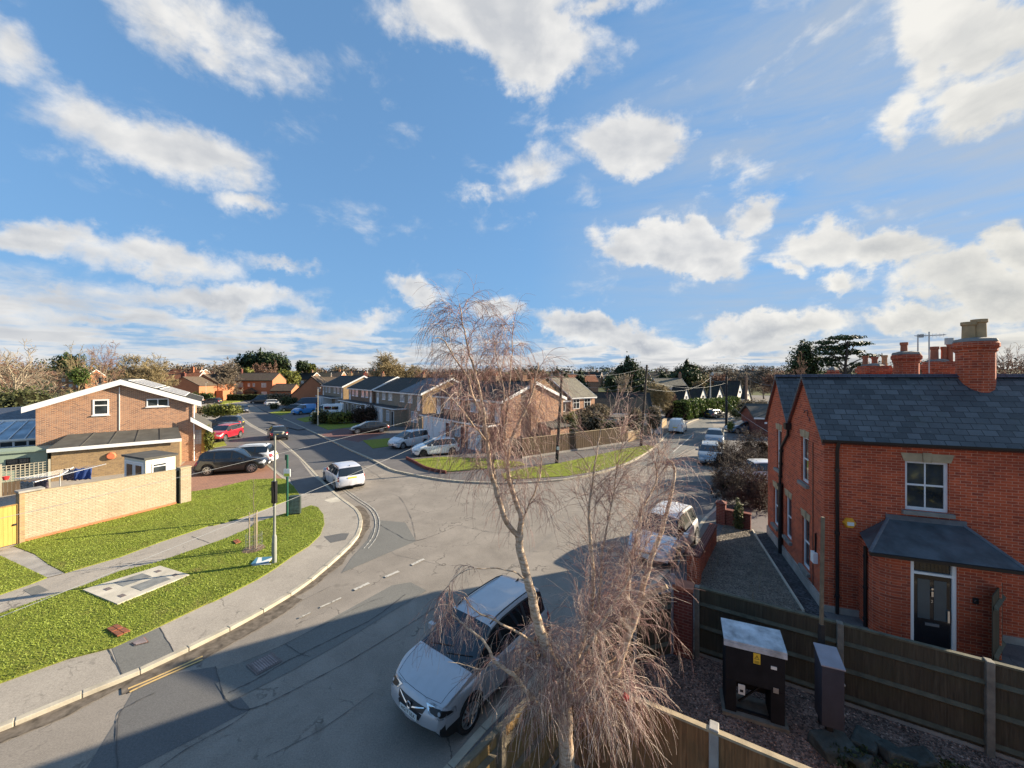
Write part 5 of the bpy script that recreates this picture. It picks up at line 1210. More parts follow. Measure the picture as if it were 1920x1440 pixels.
# chimneys of the red house
def roundstack(px0, px1, pyt, yy, zb, pots, label_part='chimney', sq=False):
    xa, xb = RH.X(px0, yy), RH.X(px1, yy); xc = (xa+xb)/2; rad = (xb-xa)/2/(1.14 if not sq else 1.12); zt = RH.Z(pyt, xc, yy); m = MB()
    n = 14 if not sq else 4
    if sq: m.box(xc-rad,yy-rad*.9,zb,xc+rad,yy+rad*.9,zt-.3).box(xc-rad-.05,yy-rad*.9-.05,zt-.3,xc+rad+.05,yy+rad*.9+.05,zt-.1).box(xc-rad*.97,yy-rad*.87,zt-.1,xc+rad*.97,yy+rad*.87,zt)
    else: m.lathe([(rad*.94,zb),(rad*.94,zt-.34),(rad*1.04,zt-.30),(rad*1.04,zt-.22),(rad*1.14,zt-.18),(rad*1.14,zt-.08),(rad*1.0,zt),(0,zt)], n, (xc,yy,0))
    o = m.build('chimney', M['brickR'], r, smooth=not sq, angle=25)
    g = MB(); g.lathe([(0,zt-.02),(rad*1.08,zt-.02),(rad*1.0,zt+.06),(rad*.6,zt+.10),(0,zt+.12)], n, (xc,yy,0)); g.build('mortar_flaunching', M['stonegrey'], o)
    for (pa, pb, ptop, mt) in pots:
        qa, qb = RH.X(pa, yy), RH.X(pb, yy); q = (qa+qb)/2; pr_ = (qb-qa)/2; pz = RH.Z(ptop, q, yy)
        g = MB(); g.lathe([(pr_*.95,zt+.0),(pr_*.88,pz-.12),(pr_*1.08,pz-.09),(pr_*1.08,pz),(pr_*.78,pz),(pr_*.75,zt+.3),(0,zt+.3)], 18, (q,yy,0)); g.build('chimney_pot', M[mt], o, smooth=True, angle=35)
    return o
yr = GY[1]/2
roundstack(1788, 1870, 640, yr-.05, 6.2, [(1803,1829,604,'pot'),(1822,1850,599,'pot')])
m = MB(); xc = RH.X(1830, yr-.6); m.slab([(xc-.85,yr-.95,6.02),(xc+.85,yr-.95,6.02),(xc+.85,yr-.2,6.90),(xc-.85,yr-.2,6.90)], .04); m.build('lead_flashing', M['lead'], roof)
yr2 = (GY[1]+GY[2])/2
roundstack(1672, 1727, 664, yr2, 6.4, [(1688,1702,642,'terra')])
roundstack(1612, 1666, 686, yr2+3, 6.0, [(1617,1628,667,'terra'),(1634,1646,669,'terra'),(1653,1664,666,'pot')], sq=True)
roundstack(1735, 1784, 678, yr2+1.5, 6.2, [(1744,1760,650,'terra'),(1764,1775,650,'terra'),(1775,1787,643,'terra')], sq=True)
roundstack(1552, 1572, 694, yr+.6, 6.6, [], sq=True)
# aerials
def aerial(px, pyb, pyt, yy, yag, flip=1):
    x = RH.X(px, yy); zb, zt = RH.Z(pyb, x, yy), RH.Z(pyt, x, yy); m = MB(); m.tube([(x,yy,zb),(x,yy,zt)], .02, 6)
    if yag:
        m.tube([(x-.35*flip,yy,zt-.15),(x+.45*flip,yy,zt-.12)], .012, 5)
        for k in range(8): xx = x + (-.3+.1*k)*flip; m.tube([(xx,yy-.16,zt-.14),(xx,yy+.16,zt-.14)], .006, 4); m.tube([(xx,yy,zt-.2),(xx,yy,zt-.07)], .005, 4)
    else: m.tube([(x-.1,yy,zt-.05),(x+.3,yy,zt-.05)], .012, 5); m.box(x+.05,yy-.05,zt-.12,x+.15,yy+.05,zt-.0)
    m.build('tv_aerial', M['steel'], r)
aerial(1742, 700, 622, yr2, True); aerial(1721, 660, 627, yr2, False)
x = RH.X(1780, yr2+1.5); z = RH.Z(634, x, yr2+1.5); m = MB(); m.cyl(x,yr2+1.5,z-.25,z,.13,12); m.build('chimney_cowl', M['steel'], r)
# ------------------------------------------------------------------ fences, gates and yard at the lower right
def gsheet(pts, z, name, mat):
    a = sum(pts[i][0]*pts[(i+1) % len(pts)][1]-pts[(i+1) % len(pts)][0]*pts[i][1] for i in range(len(pts)))
    if a < 0: pts = pts[::-1]
    return struct(MB().add([(p[0], p[1], z) for p in pts], [tuple(range(len(pts)))]).build(name, mat))
gsheet([(.9,7.1),(3.9,5.2),(12,.2),(14,3.9),(4.6,9.75),(3.0,9.4)], .108, 'yard', M['leaflitter'])
HC = RH.w(-.62, GY[2]+.2); HN = RH.w(-.62, -.2)
gsheet([(4.6,9.8),(6.4,13.2),(10.1,18.3),tuple(HC[:2]),tuple(HN[:2]),(RH.w(-.3,-1.6).x,RH.w(-.3,-1.6).y),(8.6,7.4)], .106, 'gravel_garden', M['gravel'])
gsheet([tuple(RH.w(-.58, GY[2])[:2]), tuple(RH.w(-.58,-.4)[:2]), tuple(RH.w(-.06,-.4)[:2]), tuple(RH.w(-.06,GY[2])[:2])], .110, 'drainage_pebbles', soilmat('dark pebbles', (.02,.02,.022), (.11,.11,.12), 22))
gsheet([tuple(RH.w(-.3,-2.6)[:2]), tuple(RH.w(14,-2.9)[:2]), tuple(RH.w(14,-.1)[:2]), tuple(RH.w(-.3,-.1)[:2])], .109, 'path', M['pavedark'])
m = MB(); a, b = RH.w(-.60, GY[2], .11), RH.w(-.60,-.3,.11); m.bar(a, b, .05, .14); tag(m.build('edging_strip', M['concpale']), 'thin pale edging strip between the gravel and the red brick house', 'edging')
# loose gravel stones, nearest ones as real pebbles
def pebbles(poly, n, r0, r1, mat, z, seed, name, label):
    rnd = np.random.RandomState(seed); a = np.array(poly); x0, y0 = a.min(0); x1, y1 = a.max(0); pts = rnd.rand(n*3, 2)*[x1-x0, y1-y0]+[x0, y0]
    pts = np.array([p for p in pts if inpoly(p[0], p[1], poly)][:n]); n = len(pts)
    base = np.array([(1,0,0),(0,1,0),(-1,0,0),(0,-1,0),(0,0,.7),(0,0,-.5)]); F0 = np.array([(0,1,4),(1,2,4),(2,3,4),(3,0,4),(1,0,5),(2,1,5),(3,2,5),(0,3,5)])
    an = rnd.rand(n)*6.28; r = r0+(r1-r0)*rnd.rand(n)**2; el = .6+.8*rnd.rand(n)
    V = np.repeat(base[None], n, 0)*r[:,None,None]; V[:,:,0] *= el[:,None]; c, s = np.cos(an), np.sin(an)
    X = V[:,:,0]*c[:,None]-V[:,:,1]*s[:,None]; Y = V[:,:,0]*s[:,None]+V[:,:,1]*c[:,None]; V[:,:,0] = X+pts[:,0,None]; V[:,:,1] = Y+pts[:,1,None]; V[:,:,2] += z
    F = (F0[None]+(np.arange(n)*6)[:,None,None]).reshape(-1,3)
    o = np_mesh(name, V.reshape(-1,3), F, mat); tag(o, label, 'gravel', kind='stuff'); return o
Mst = leafmat('pebbles', [(.3,(.07,.055,.042)),(.5,(.22,.18,.14)),(.75,(.42,.37,.31))], .8, 3., 0)
Mlf = leafmat('stones and fallen leaves', [(.3,(.05,.035,.025)),(.5,(.26,.15,.115)),(.75,(.62,.45,.37))], .8, 3., 0)
pebbles([(.9,7.1),(3.9,5.2),(9,2.),(11,5.8),(4.6,9.75),(3.0,9.4)], 12000, .008, .028, Mlf, .112, 4, 'gravel', 'stones and fallen leaves on the ground of the fenced yard')
pebbles([(4.6,9.9),(6.4,13.2),(10.1,18.3),tuple(HC[:2]),tuple(HN[:2])], 11000, .008, .022, Mst, .11, 5, 'gravel', 'pea gravel of the garden beside the red brick house')
def featheredge(a, b, h, label, mat='fenceD', rail='raildark', posts=(), side=1, cap=True, name='closeboard_fence', postmat='conc', pw=.11, gb=True, rails=(.35,.95,1.5), bw=.11, cat='fence'):
    """boards on the far side (+y local), rails and posts on the near side when side=1"""
    a, b = Vector((a[0], a[1], 0)), Vector((b[0], b[1], 0)); L = (b-a).length
    r = thing(name, label, cat, (a.x, a.y, 0), math.atan2((b-a).y, (b-a).x)); m = MB(); k = 0; rnd = random.Random(int(L*100))
    z0 = .18 if gb else .05
    while k*bw < L-.02:
        x = k*bw; y = rnd.uniform(-.002,.002); hh = h + rnd.uniform(-.012,.006)
        m.add([(x,y,z0),(x+bw+.012,y-.012*side,z0),(x+bw+.012,y-.004*side+.008,z0),(x,y+.018,z0),(x,y,hh),(x+bw+.012,y-.012*side,hh),(x+bw+.012,y-.004*side+.008,hh),(x,y+.018,hh)], [(0,3,2,1),(4,5,6,7),(0,1,5,4),(1,2,6,5),(2,3,7,6),(3,0,4,7)]); k += 1
    m.build('board_panel', M[mat], r)
    for z in rails:
        z = z*h/1.8; m = MB(); y0, y1 = (-.075, -.014) if side > 0 else (.03, .09)
        m.add([(0,y0,z),(L,y0,z),(L,y1,z-.05),(0,y1,z-.05),(0,y1,z+.06),(L,y1,z+.06)], [(0,1,5,4),(0,3,2,1),(3,4,5,2),(0,4,3),(1,2,5)]); m.build('rail', M[rail], r)
    if cap: MB().box(0,-.045,h+.008,L,.045,h+.045).build('capping', M[rail], r)
    if gb: MB().box(0,-.02,-.05,L,.022,.178).build('gravel_board', M['conc'], r)
    for q in posts:
        y0, y1 = (-.10,.035) if side > 0 else (-.03,.13)
        o = MB().box(q-pw/2, y0-.01, -.1, q+pw/2, y1+.012, h+.07).build('post', M[postmat], r, bevel=.012)
    return r
fa = P(1303,1100,1.8); fb_ = P(1920,1258,1.8); u = (fb_-fa).normalized(); fe = fa + u*9.5
q1 = (P(1576,1175,1.8)-fa).length; q2 = (P(1852,1240,1.8)-fa).length
featheredge(fa, fe, 1.78, 'long dark mossy closeboard fence with posts and rails, in front of the red brick house', posts=(0.05, q1, q2, q2+1.9, q2+3.9), postmat='concdark', rails=(.28,.85,1.42))
cn = (.87, 7.02)
featheredge(cn, (2.92,9.32), 1.78, 'dark closeboard fence with pale rails hidden behind the birch twigs', posts=(1.4,), mat='fenceD', rail='railwood', postmat='concdark')
L1a = (-4.1, 1.33)
featheredge(L1a, (cn[0]-.01, cn[1]-.01), 1.76, 'warm brown closeboard fence along the pavement beside the silver car', mat='fenceB', rail='railwood', posts=(5.93, 3.95, 1.97, 7.75), postmat='railwood', rails=(.35,.98,1.55), side=1, cap=True)
L2 = Vector((1.88,-1.12,0)).normalized(); L2e = (cn[0]+L2.x*9, cn[1]+L2.y*9)
featheredge((cn[0]+.04,cn[1]-.02), L2e, 1.78, 'red brown closeboard fence with pale capping at the bottom, between the birch and the yard', mat='fenceBR', rail='railpale', posts=(.12, 2.45, 4.8, 7.1), postmat='conc', side=-1, bw=.13, pw=.13)
# dark metal framed gate between two steel posts, brick pier
g0, g1 = Vector((3.0,9.42,0)), P(1262,1098,1.8); g1.z = 0
for q, lab in ((g0, 'left grey steel gate post behind the birch stems'), (g1, 'right grey steel gate post beside the dark red brick pier')):
    o = MB().box(-.04,-.04,0,.04,.04,2.0).build('gate_post', M['bluegrey'], bevel=.008); o.location = (q.x, q.y, .1); tag(o, lab, 'gate post')
r = featheredge(g0.lerp(g1,.06), g0.lerp(g1,.94), 1.65, 'dark closeboard gate hung between two grey steel posts', mat='fenceD', rail='raildark', posts=(), name='yard_gate', gb=False, cap=False, rails=(.4,1.4), cat='gate')
q = g1.lerp(fa, .5); q.z = 0; r = thing('brick_pier', 'dark red brick pier with pink cap at the left end of the dark fence', 'pier', q, R(-31)); MB().box(-.22,-.17,0,.20,.17,1.78).build('wall_face', M['brickD'], r); MB().box(-.25,-.2,1.783,.23,.2,1.86).build('coping', M['terra'], r)
# red brick front walls
def bwall(a, b, h, label, th=.22, mat='brickR', cap='brickD', capends=True, piers=()):
    a, b = Vector((a[0],a[1],0)), Vector((b[0],b[1],0)); L = (b-a).length; r = thing('garden_wall', label, 'wall', (a.x,a.y,0), math.atan2((b-a).y,(b-a).x))
    MB().box(0,-th/2,0,L,th/2,h).build('wall_face', M[mat], r); MB().box(-.02,-th/2-.03,h+.003,L+.02,th/2+.03,h+.07).build('coping', M[cap], r)
    for x, hh in piers:
        p = MB().box(x-.19,-.19,0,x+.19,.19,hh).build('pier', M[mat], r); m = MB(); m.box(x-.22,-.22,hh+.003,x+.22,.22,hh+.06); m.add([(x-.2,-.2,hh+.06),(x+.2,-.2,hh+.06),(x+.2,.2,hh+.06),(x-.2,.2,hh+.06),(x,0,hh+.17)], [(0,1,4),(1,2,4),(2,3,4),(3,0,4)]); m.build('pier_cap', M[cap], p)
    return r
pA = P(1303,1097); bwall((pA.x-.05,pA.y), (8.5,16.2), .82, 'low red brick wall with end pier between the dark parked car and the gravel garden', piers=((.1,1.02),))
bwall((9.9,18.4), tuple(HC[:2]), .75, 'low red brick wall running from the pavement to the red brick house', mat='brickD', piers=((.1,1.05),))  # shade on this wall is put in by the darker brick
# side fence panel near the front door
a = RH.w(RH.X(1862,-1.5), -1.5); b = a + Vector((.55,-1.3,0)); r = featheredge(a, a+Vector((.9,.55,0)), 1.9, 'short grey green fence panel right of the black front door', mat='fenceD', posts=(), gb=False, cap=False, rails=(.4,1.5), name='fence_panel')
m = MB(); m.box(-.2,-.03,0,.9,.03,1.95)
# ------------------------------------------------------------------ electricity cabinets in the yard
cf = D(1360, 8.0); r = thing('electricity_cabinet', 'dark grey steel electricity cabinet with pale sloping lid and yellow warning sign, in the yard', 'cabinet', (cf.x, cf.y, .1), R(-23)); W = 1.04
m = MB(); m.box(0,0,.72,W,.52,1.52).box(0,0,.08,.20,.52,.718).box(W-.24,0,.08,W,.52,.718).box(.203,.45,.3,W-.243,.52,.717); m.build('casing', plain('dark brown steel', (.016,.016,.018), .8, spec=.2, var=.3, scale=3), r, bevel=.008)
m = MB(); m.hexa([(-.03,-.03,1.525),(W+.03,-.03,1.525),(W+.03,.56,1.60),(-.03,.56,1.60)], [(-.03,-.03,1.56),(W+.03,-.03,1.56),(W+.03,.56,1.66),(-.03,.56,1.66)]); m.hexa([(-.03,-.035,1.43),(W+.03,-.035,1.43),(W+.03,-.005,1.43),(-.03,-.005,1.43)], [(-.03,-.035,1.52),(W+.03,-.035,1.52),(W+.03,-.005,1.52),(-.03,-.005,1.52)])
m.build('lid', plain('stained pale steel lid', (.40,.44,.47), .5, var=.45, scale=4), r)
MB().box(-.06,-.06,-.05,W+.06,.58,.078).build('plinth', M['concdark'], r)
s = MB().box(.50,-.012,1.19,.62,-.002,1.40).build('warning_sign', M['yellow'], r)
m = MB(); y = -.0145; cx, cz = .56, 1.325; t = [(cx-.045,cz-.04),(cx+.045,cz-.04),(cx,cz+.045)]; ti = [(cx-.033,cz-.033),(cx+.033,cz-.033),(cx,cz+.03)]
m.add([(a,y,b) for a, b in t]+[(a,y,b) for a, b in ti], [(0,1,4,3),(1,2,5,4),(2,0,3,5)]); m.add([(cx+.006,y,cz+.02),(cx-.012,y,cz-.008),(cx-.001,y,cz-.008),(cx-.006,y,cz-.028),(cx+.012,y,cz+.0),(cx+.001,y,cz+.0)], [(0,1,2,5),(2,3,4,5)]); m.build('bolt_symbol', M['ink'], s)
m = MB(); [m.box(.515,-.0145,1.205+k*.018,.605,-.013,1.211+k*.018) for k in range(3)]; m.build('sign_lines', M['ink'], s)
MB().box(.80,-.012,1.16,.90,-.002,1.22).build('label', M['plateW'], r); MB().box(.84,-.012,.70,.93,-.002,.80).build('label', M['steel'], r)
lb = MB().box(.23,-.03,.50,.35,-.02,.70).build('paper_label', M['plateW'], r); MB().box(.26,-.033,.55,.32,-.031,.60).build('logo', M['ink'], lb)
m = MB(); m.bar((.25,.1,.25),(.75,.2,.72), .03).bar((.2,.08,.1),(.8,.08,.1), .05); m.build('strut', M['black'], r)
cf = D(1541, 7.25); r = thing('meter_cabinet', 'slim dark grey steel cabinet with sloping top, right of the larger electricity cabinet', 'cabinet', (cf.x, cf.y, .1), R(-23)); Mc = plain('grey steel cabinet', (.048,.048,.060), .75, spec=.2, var=.15)
m = MB(); m.hexa([(0,0,.42),(.34,0,.42),(.34,.42,.42),(0,.42,.42)], [(0,0,1.55),(.34,0,1.55),(.34,.42,1.68),(0,.42,1.68)]); m.build('casing', Mc, r, bevel=.006)
m = MB(); m.hexa([(-.015,-.02,1.553),(.355,-.02,1.553),(.355,.44,1.69),(-.015,.44,1.69)], [(-.015,-.02,1.575),(.355,-.02,1.575),(.355,.44,1.71),(-.015,.44,1.71)]); m.build('lid', plain('pale steel lid', (.26,.25,.28), .45, var=.15), r)
MB().box(.12,.15,0,.22,.27,.418).build('support_post', M['poledark'], r)
for z in (.7,1.25): MB().box(.343,.02,z,.36,.08,z+.025).build('hinge', M['steel'], r)
b = D(1540, 7.75); r = thing('wooden_post', 'tall thin wooden post with black lower half, left of the slim cabinet', 'post', (b.x, b.y, .1)); MB().box(-.04,-.04,0,.04,.04,2.0).build('lower_post', M['poledark'], r); MB().bar((0,0,1.9),(.07,.05,4.15), .05).build('upper_post', M['railwood'], r)
m = MB(); m.cyl(0,0,0,0,1); 
rnd = random.Random(8)
for i, (px, py, s_) in enumerate(((1565,1398,.35),(1620,1392,.30),(1668,1410,.32),(1600,1425,.28),(1720,1425,.3))):
    q = P(px, py, .2); m = MB(); m.add([(rnd.uniform(.8,1.1)*s_*x, rnd.uniform(.5,.8)*s_*y, rnd.uniform(.25,.4)*s_*z) for x in (-1,1) for y in (-1,1) for z in (-1,1)], [(0,1,3,2),(4,6,7,5),(0,4,5,1),(2,3,7,6),(0,2,6,4),(1,5,7,3)])
    o = m.build('stone_block', plain('mossy stone %d' % i, (.055,.066,.060), .9, var=.5, scale=5, bmp=.5), bevel=.04); o.location = q; o.rotation_euler = (.1,.15*i,.7*i)
    tag(o, ['long mossy stone block nearest the slim cabinet', 'flat mossy stone second from the slim cabinet', 'mossy stone in the middle of the row of stones', 'small mossy stone at the very bottom edge', 'mossy stone furthest right along the dark fence'][i], 'stone', 'mossy stones on the yard floor')
# ------------------------------------------------------------------ street furniture on the near verge
q = P(514.5, 1055, .13); r = thing('street_lamp', 'grey street lamp column in the foreground verge with a small lantern', 'street lamp', q, 0); zt = ZA(812, q.y) - .13
m = MB(); m.tube([(0,0,-.1),(0,0,.98),(0,0,1.06)], [.078,.078,.05], 12); m.build('base', M['greypost'], r, smooth=True, angle=40); MB().tube([(0,0,1.06),(0.02,0,zt)], [.048,.034], 10).build('column', M['greypost'], r, smooth=True, angle=40)
m = MB(); m.hexa([(-.02,-.08,zt-.03),(.36,-.07,zt+.0),(.36,.07,zt+.0),(-.02,.08,zt-.03)], [(-.02,-.06,zt+.07),(.34,-.05,zt+.06),(.34,.05,zt+.06),(-.02,.06,zt+.07)]); la = m.build('lantern', M['greypost'], r, bevel=.015); MB().box(.06,-.05,zt-.035,.32,.05,zt-.022).build('diffuser', M['concpale'], la)
za, zb = ZA(943, q.y)-.13, ZA(902, q.y)-.13; m = MB(); m.box(-.075,-.07,za,.075,.07,zb); m.tube([(0,-.09,za-.1),(.03,-.1,za+.1),(-.01,-.09,zb)], .02, 6); m.build('sensor_box', M['black'], r)
MB().box(-.05,-.092,.3,.05,-.086,.8).build('access_door', M['greypost'], r)
q = P(505, 1056, .14); r = thing('fallen_sign', 'small blue and white board lying fallen on the grass at the lamp base', 'sign', q, R(8)); m = MB(); m.hexa([(-.62,-.04,.0),(-.03,-.04,.0),(-.03,.38,.06),(-.62,.38,.06)], [(-.62,-.05,.02),(-.03,-.05,.02),(-.03,.37,.08),(-.62,.37,.08)]); m.build('board', M['plateW'], r)
m = MB(); f = lambda x, y: (x, y, .024 + (y+.05)*.143)
m.add([f(-.62,-.05),f(-.45,-.05),f(-.55,.37),f(-.62,.37)], [(0,1,2,3)]); m.add([f(-.42,.37),f(-.30,.10),f(-.05,.30),f(-.05,.37)], [(0,1,2,3)]); m.add([f(-.35,-.05),f(-.05,-.05),f(-.05,.08)], [(0,1,2)]); m.build('blue_print', plain('blue print', (.07,.20,.29), .5, var=.1), r)
MB().box(-.55,-.12,0.0,.1,-.09,.02).build('sign_post', M['whiteold'], r)
q = P(538.5, 968, .13); r = thing('bus_stop_pole', 'dark green bus stop pole carrying a small white and lime timetable case', 'bus stop', q, 0); zt = ZA(853, q.y)-.13; MB().cyl(0,0,0,zt,.055,12).build('pole', M['greenpole'], r, smooth=True, angle=40)
m = MB(); m.box(-.10,-.03,zt-.25,-.055,.03,zt+.02); m.build('flag_bracket', M['greenpole'], r)
z0, z1 = ZA(893, q.y)-.13, ZA(878.5, q.y)-.13; cs = MB().box(-.12,-.10,z0,.20,-.06,z1).build('timetable_case', M['white'], r, bevel=.008); MB().box(-.10,-.104,z0+.02,.18,-.101,z0+.16).build('printed_panel', plain('lime print', (.55,.62,.06), .5, var=.1), cs)
q = P(541, 966, .13); r = thing('street_cabinet', 'dark green roadside cabinet with grey printed front, right of the bus stop pole', 'cabinet', q, R(16)); MB().box(.0,.0,0,.52,.26,.92).build('casing', plain('dark green cabinet', (.03,.045,.04), .5), r, bevel=.01); MB().box(.04,-.012,.07,.49,-.002,.87).build('front_panel', plain('grey printed panel', (.16,.19,.17), .5, var=.5, scale=7), r); MB().box(-.003,.02,.0,-.001,.24,.90).build('dark_side', M['black'], r)  # thin black sheet makes the left side darker than the casing
# staked sapling
q = P(476, 1029, .13); r = thing('staked_sapling', 'bare young sapling tied between pale stakes with a mulch ring in the verge', 'sapling', q, 0)
for (x, y) in ((-.13,-.08),(.12,-.05),(.02,.16)): MB().cyl(x,y,0,1.5,.022,7).build('stake', M['barkP'], r)
MB().tube([(0,0,0),(.01,.02,1.0),(-.02,0,2.0),(.0,.0,2.9)], [.02,.016,.01,.004], 6).build('trunk', M['barkG'], r)
m = MB(); rnd = random.Random(5)
for k in range(16): a = rnd.uniform(0,6.28); z = .9+k*.12; l = .35*(1-k/22); m.tube([(0,0,z),(math.cos(a)*l*.5,math.sin(a)*l*.5,z+l*.8),(math.cos(a)*l,math.sin(a)*l,z+l*1.7)], [.006,.004,.002], 4)
m.build('twigs', M['barkG'], r)
m = MB(); 
for k in range(22): a = 2*PI*k/22; m.tube([(.30*math.cos(a),.30*math.sin(a),0),(.28*math.cos(a),.28*math.sin(a),.62)], .004, 3)
for z in (.1,.25,.4,.55,.62): m.tube([(.29*math.cos(2*PI*k/22),.29*math.sin(2*PI*k/22),z) for k in range(23)], .004, 3)
m.build('wire_guard', M['steel'], r)
MB().lathe([(0,.03),(.35,.02),(.5,-.01)], 14).build('mulch', M['leaflitter'], r)
# concrete base with two covers
pts = [P(x,y,.14) for x, y in ((155,1107),(220,1134),(355,1079),(300,1062))]; r = thing('concrete_base', 'pale concrete base slab set in the verge with two grey covers', 'slab', pts[0], 0); o0 = pts[0]
q4 = [p-o0 for p in pts]; f = lambda a, b: (q4[0].lerp(q4[3],a)).lerp(q4[1].lerp(q4[2],a), b)
def plate(a0, a1, b0, b1, z0, z1, nm, mat, par):
    c = [f(a0,b0), f(a0,b1), f(a1,b1), f(a1,b0)]; m = MB(); m.hexa([(p.x,p.y,z0) for p in c], [(p.x,p.y,z1) for p in c]); return m.build(nm, mat, par)
plate(0,1,0,1,-.1,.03,'slab', M['concpale'], r)
Mcg = plain('grey cover', (.20,.205,.195), .8, var=.35, scale=3)
plate(.32,.70,.12,.44,.031,.037,'cover', Mcg, r); plate(.36,.78,.56,.88,.031,.037,'cover', Mcg, r)
for a, b in ((.14,.26),(.12,.72),(.82,.22),(.86,.70)): plate(a,a+.07,b,b+.12,.031,.038,'lifting_plate', M['iron'], r)
def cover(px, name, label, mat, z, fr=True, cat='cover', base=0.):
    pts = [P(x,y,base) for x, y in px]; c = sum(pts, Vector())/4; r = thing(name, label, cat, (c.x,c.y,z), 0); v = [p-c for p in pts]; v = [Vector((p.x,p.y,0)) for p in v]
    a = sum(v[i].x*v[(i+1)%4].y-v[(i+1)%4].x*v[i].y for i in range(4)); v = v if a > 0 else v[::-1]
    m = MB(); m.hexa([p*.86+Vector((0,0,-.02)) for p in v], [p*.86+Vector((0,0,.008)) for p in v]); o = m.build('lid', mat, r)
    m = MB(); m.add([p+Vector((0,0,.004)) for p in v]+[p*.88+Vector((0,0,.004)) for p in v], [(0,1,5,4),(1,2,6,5),(2,3,7,6),(3,0,4,7)]); m.build('frame', M['iron'], r)
    m = MB(); n = 9
    for k in range(1, n):
        t = k/n; a_, b_ = (v[0]*.8).lerp(v[1]*.8,t), (v[3]*.8).lerp(v[2]*.8,t); m.bar(a_+Vector((0,0,.012)), b_+Vector((0,0,.012)), .022, .01)
        a_, b_ = (v[0]*.8).lerp(v[3]*.8,t), (v[1]*.8).lerp(v[2]*.8,t); m.bar(a_+Vector((0,0,.011)), b_+Vector((0,0,.011)), .018, .008)
    m.build('tread_pattern', plain('worn iron tread', (.26,.21,.20), .55, var=.3), o); return r
cover([(461,1249),(510,1224),(530,1241),(481,1268)], 'manhole_cover', 'rectangular iron manhole cover in the shaded road near the double yellow lines', M['iron'], .02)
cover([(244,1207),(272,1194),(281,1205),(252,1212)], 'service_cover', 'small rusty service cover in the dark pavement patch', M['rustbrick'], .112, base=.1)
cover([(1279,920),(1283,912),(1309,914),(1311,924)], 'drain_cover', 'iron drain cover in the road beyond the dark parked car', M['iron'], .02)
cover([(612,920),(622,918),(630,925),(620,927)], 'drain_cover', 'small gully cover in the gutter behind the pale hatchback', M['iron'], .03)
for px, lab in (([(199,1181),(219,1172),(246,1185),(220,1196)], 'cluster of four red edging bricks laid in the verge near the pavement'), ([(436,1062-46),(446,1012),(452,1017),(442,1021)], 'few small red bricks lying in the grass left of the sapling')):
    pts = [P(x,y,.13) for x, y in px]; c = sum(pts, Vector())/4; m = MB()
    for i in range(2):
        for j in range(2):
            g = lambda a, b: pts[0].lerp(pts[1],a).lerp(pts[3].lerp(pts[2],a), b)-c
            cc = [g(i*.5+.03,j*.5+.03), g(i*.5+.47,j*.5+.03), g(i*.5+.47,j*.5+.47), g(i*.5+.03,j*.5+.47)]
            if (cc[1]-cc[0]).cross(cc[2]-cc[1]).z < 0: cc = cc[::-1]
            m.hexa([p+Vector((0,0,-.04)) for p in cc], [p+Vector((0,0,.05)) for p in cc])
    o = m.build('brick_cluster', M['rustbrick']); o.location = c; tag(o, lab, 'bricks')
# ------------------------------------------------------------------ telegraph poles and overhead wires
def tpole(base, top, label, mat='polewood', foot=True, rr=.14, steps=True, notice=None, cross=False):
    b = Vector(base); t = Vector(top); r = thing('telegraph_pole', label, 'telegraph pole', b, 0, 'telegraph poles'); d = t-b
    MB().tube([(0,0,-.1), d*.3, d], [rr, rr*.93, rr*.68], 12).build('pole', M[mat], r, smooth=True, angle=40)
    if foot: MB().tube([(0,0,-.05), d*.22], [rr*1.04, rr*.99], 12).build('bitumen_band', M['poledark'], r, smooth=True, angle=40)
    m = MB(); k = d*.965; m.box(k.x-.2,k.y-.03,k.z-.03,k.x+.2,k.y+.03,k.z+.03)
    for x in (-.17,-.06,.06,.17): m.cyl(k.x+x,k.y,k.z+.03,k.z+.12,.022,6)
    m.build('crossarm', M['steel'], r)
    if steps:
        m = MB()
        for i in range(8): z = .42+.06*i; q = d*z; s = 1 if i % 2 else -1; m.tube([q, q+Vector((.22*s,0,.01))], .01, 4)
        m.build('climbing_steps', M['steel'], r)
    if notice: q = d*notice; MB().box(q.x-.09,q.y-rr-.012,q.z-.12,q.x+.13,q.y-rr-.003,q.z+.14).build('notice', M['plateW'], r)
    return t
b1 = P(1044,868,.13); t1 = tpole(b1, D(1054,b1.y+.1, ZA(694,b1.y)), 'tall telegraph pole with white notice on the grass verge by the long fence', notice=.16)
b2 = P(1202,836,.13); t2 = tpole(b2, D(1213,b2.y, ZA(684,b2.y)), 'tall leaning telegraph pole at the right end of the long fence', mat='polewood')
b4 = P(1362,806,.1); t4 = tpole(b4, D(1362,b4.y, ZA(705,b4.y)), 'dark telegraph pole on the right of the road behind the parked cars', mat='poledark', rr=.17, foot=False)
b3 = D(1332,78,.1); t3 = tpole(b3, D(1332,78, ZA(706,78)), 'pale thin pole in front of the green hedge', mat='steel', foot=False, rr=.12, steps=False)
b5 = D(1399,80,.1); t5 = tpole(b5, D(1399,80, ZA(704,80)), 'brown telegraph pole beyond the dark one, by the low shrubs', mat='barkR', rr=.24, foot=False)
b6 = D(1406,100,.1); t6 = tpole(b6, D(1406,100, ZA(706,100)), 'thin grey pole just right of the brown telegraph pole', mat='polewood', rr=.12, foot=False, steps=False)
def wire(a, b, sag, rr, label, mat='blackpl', n=14):
    a, b = Vector(a), Vector(b); pts = [a.lerp(b, t/n) - Vector((0,0,sag*4*(t/n)*(1-t/n))) for t in range(n+1)]
    m = MB(); m.tube(pts, rr, 4); tag(m.build('overhead_wire', M[mat]), label, 'wire', 'overhead telephone wires')
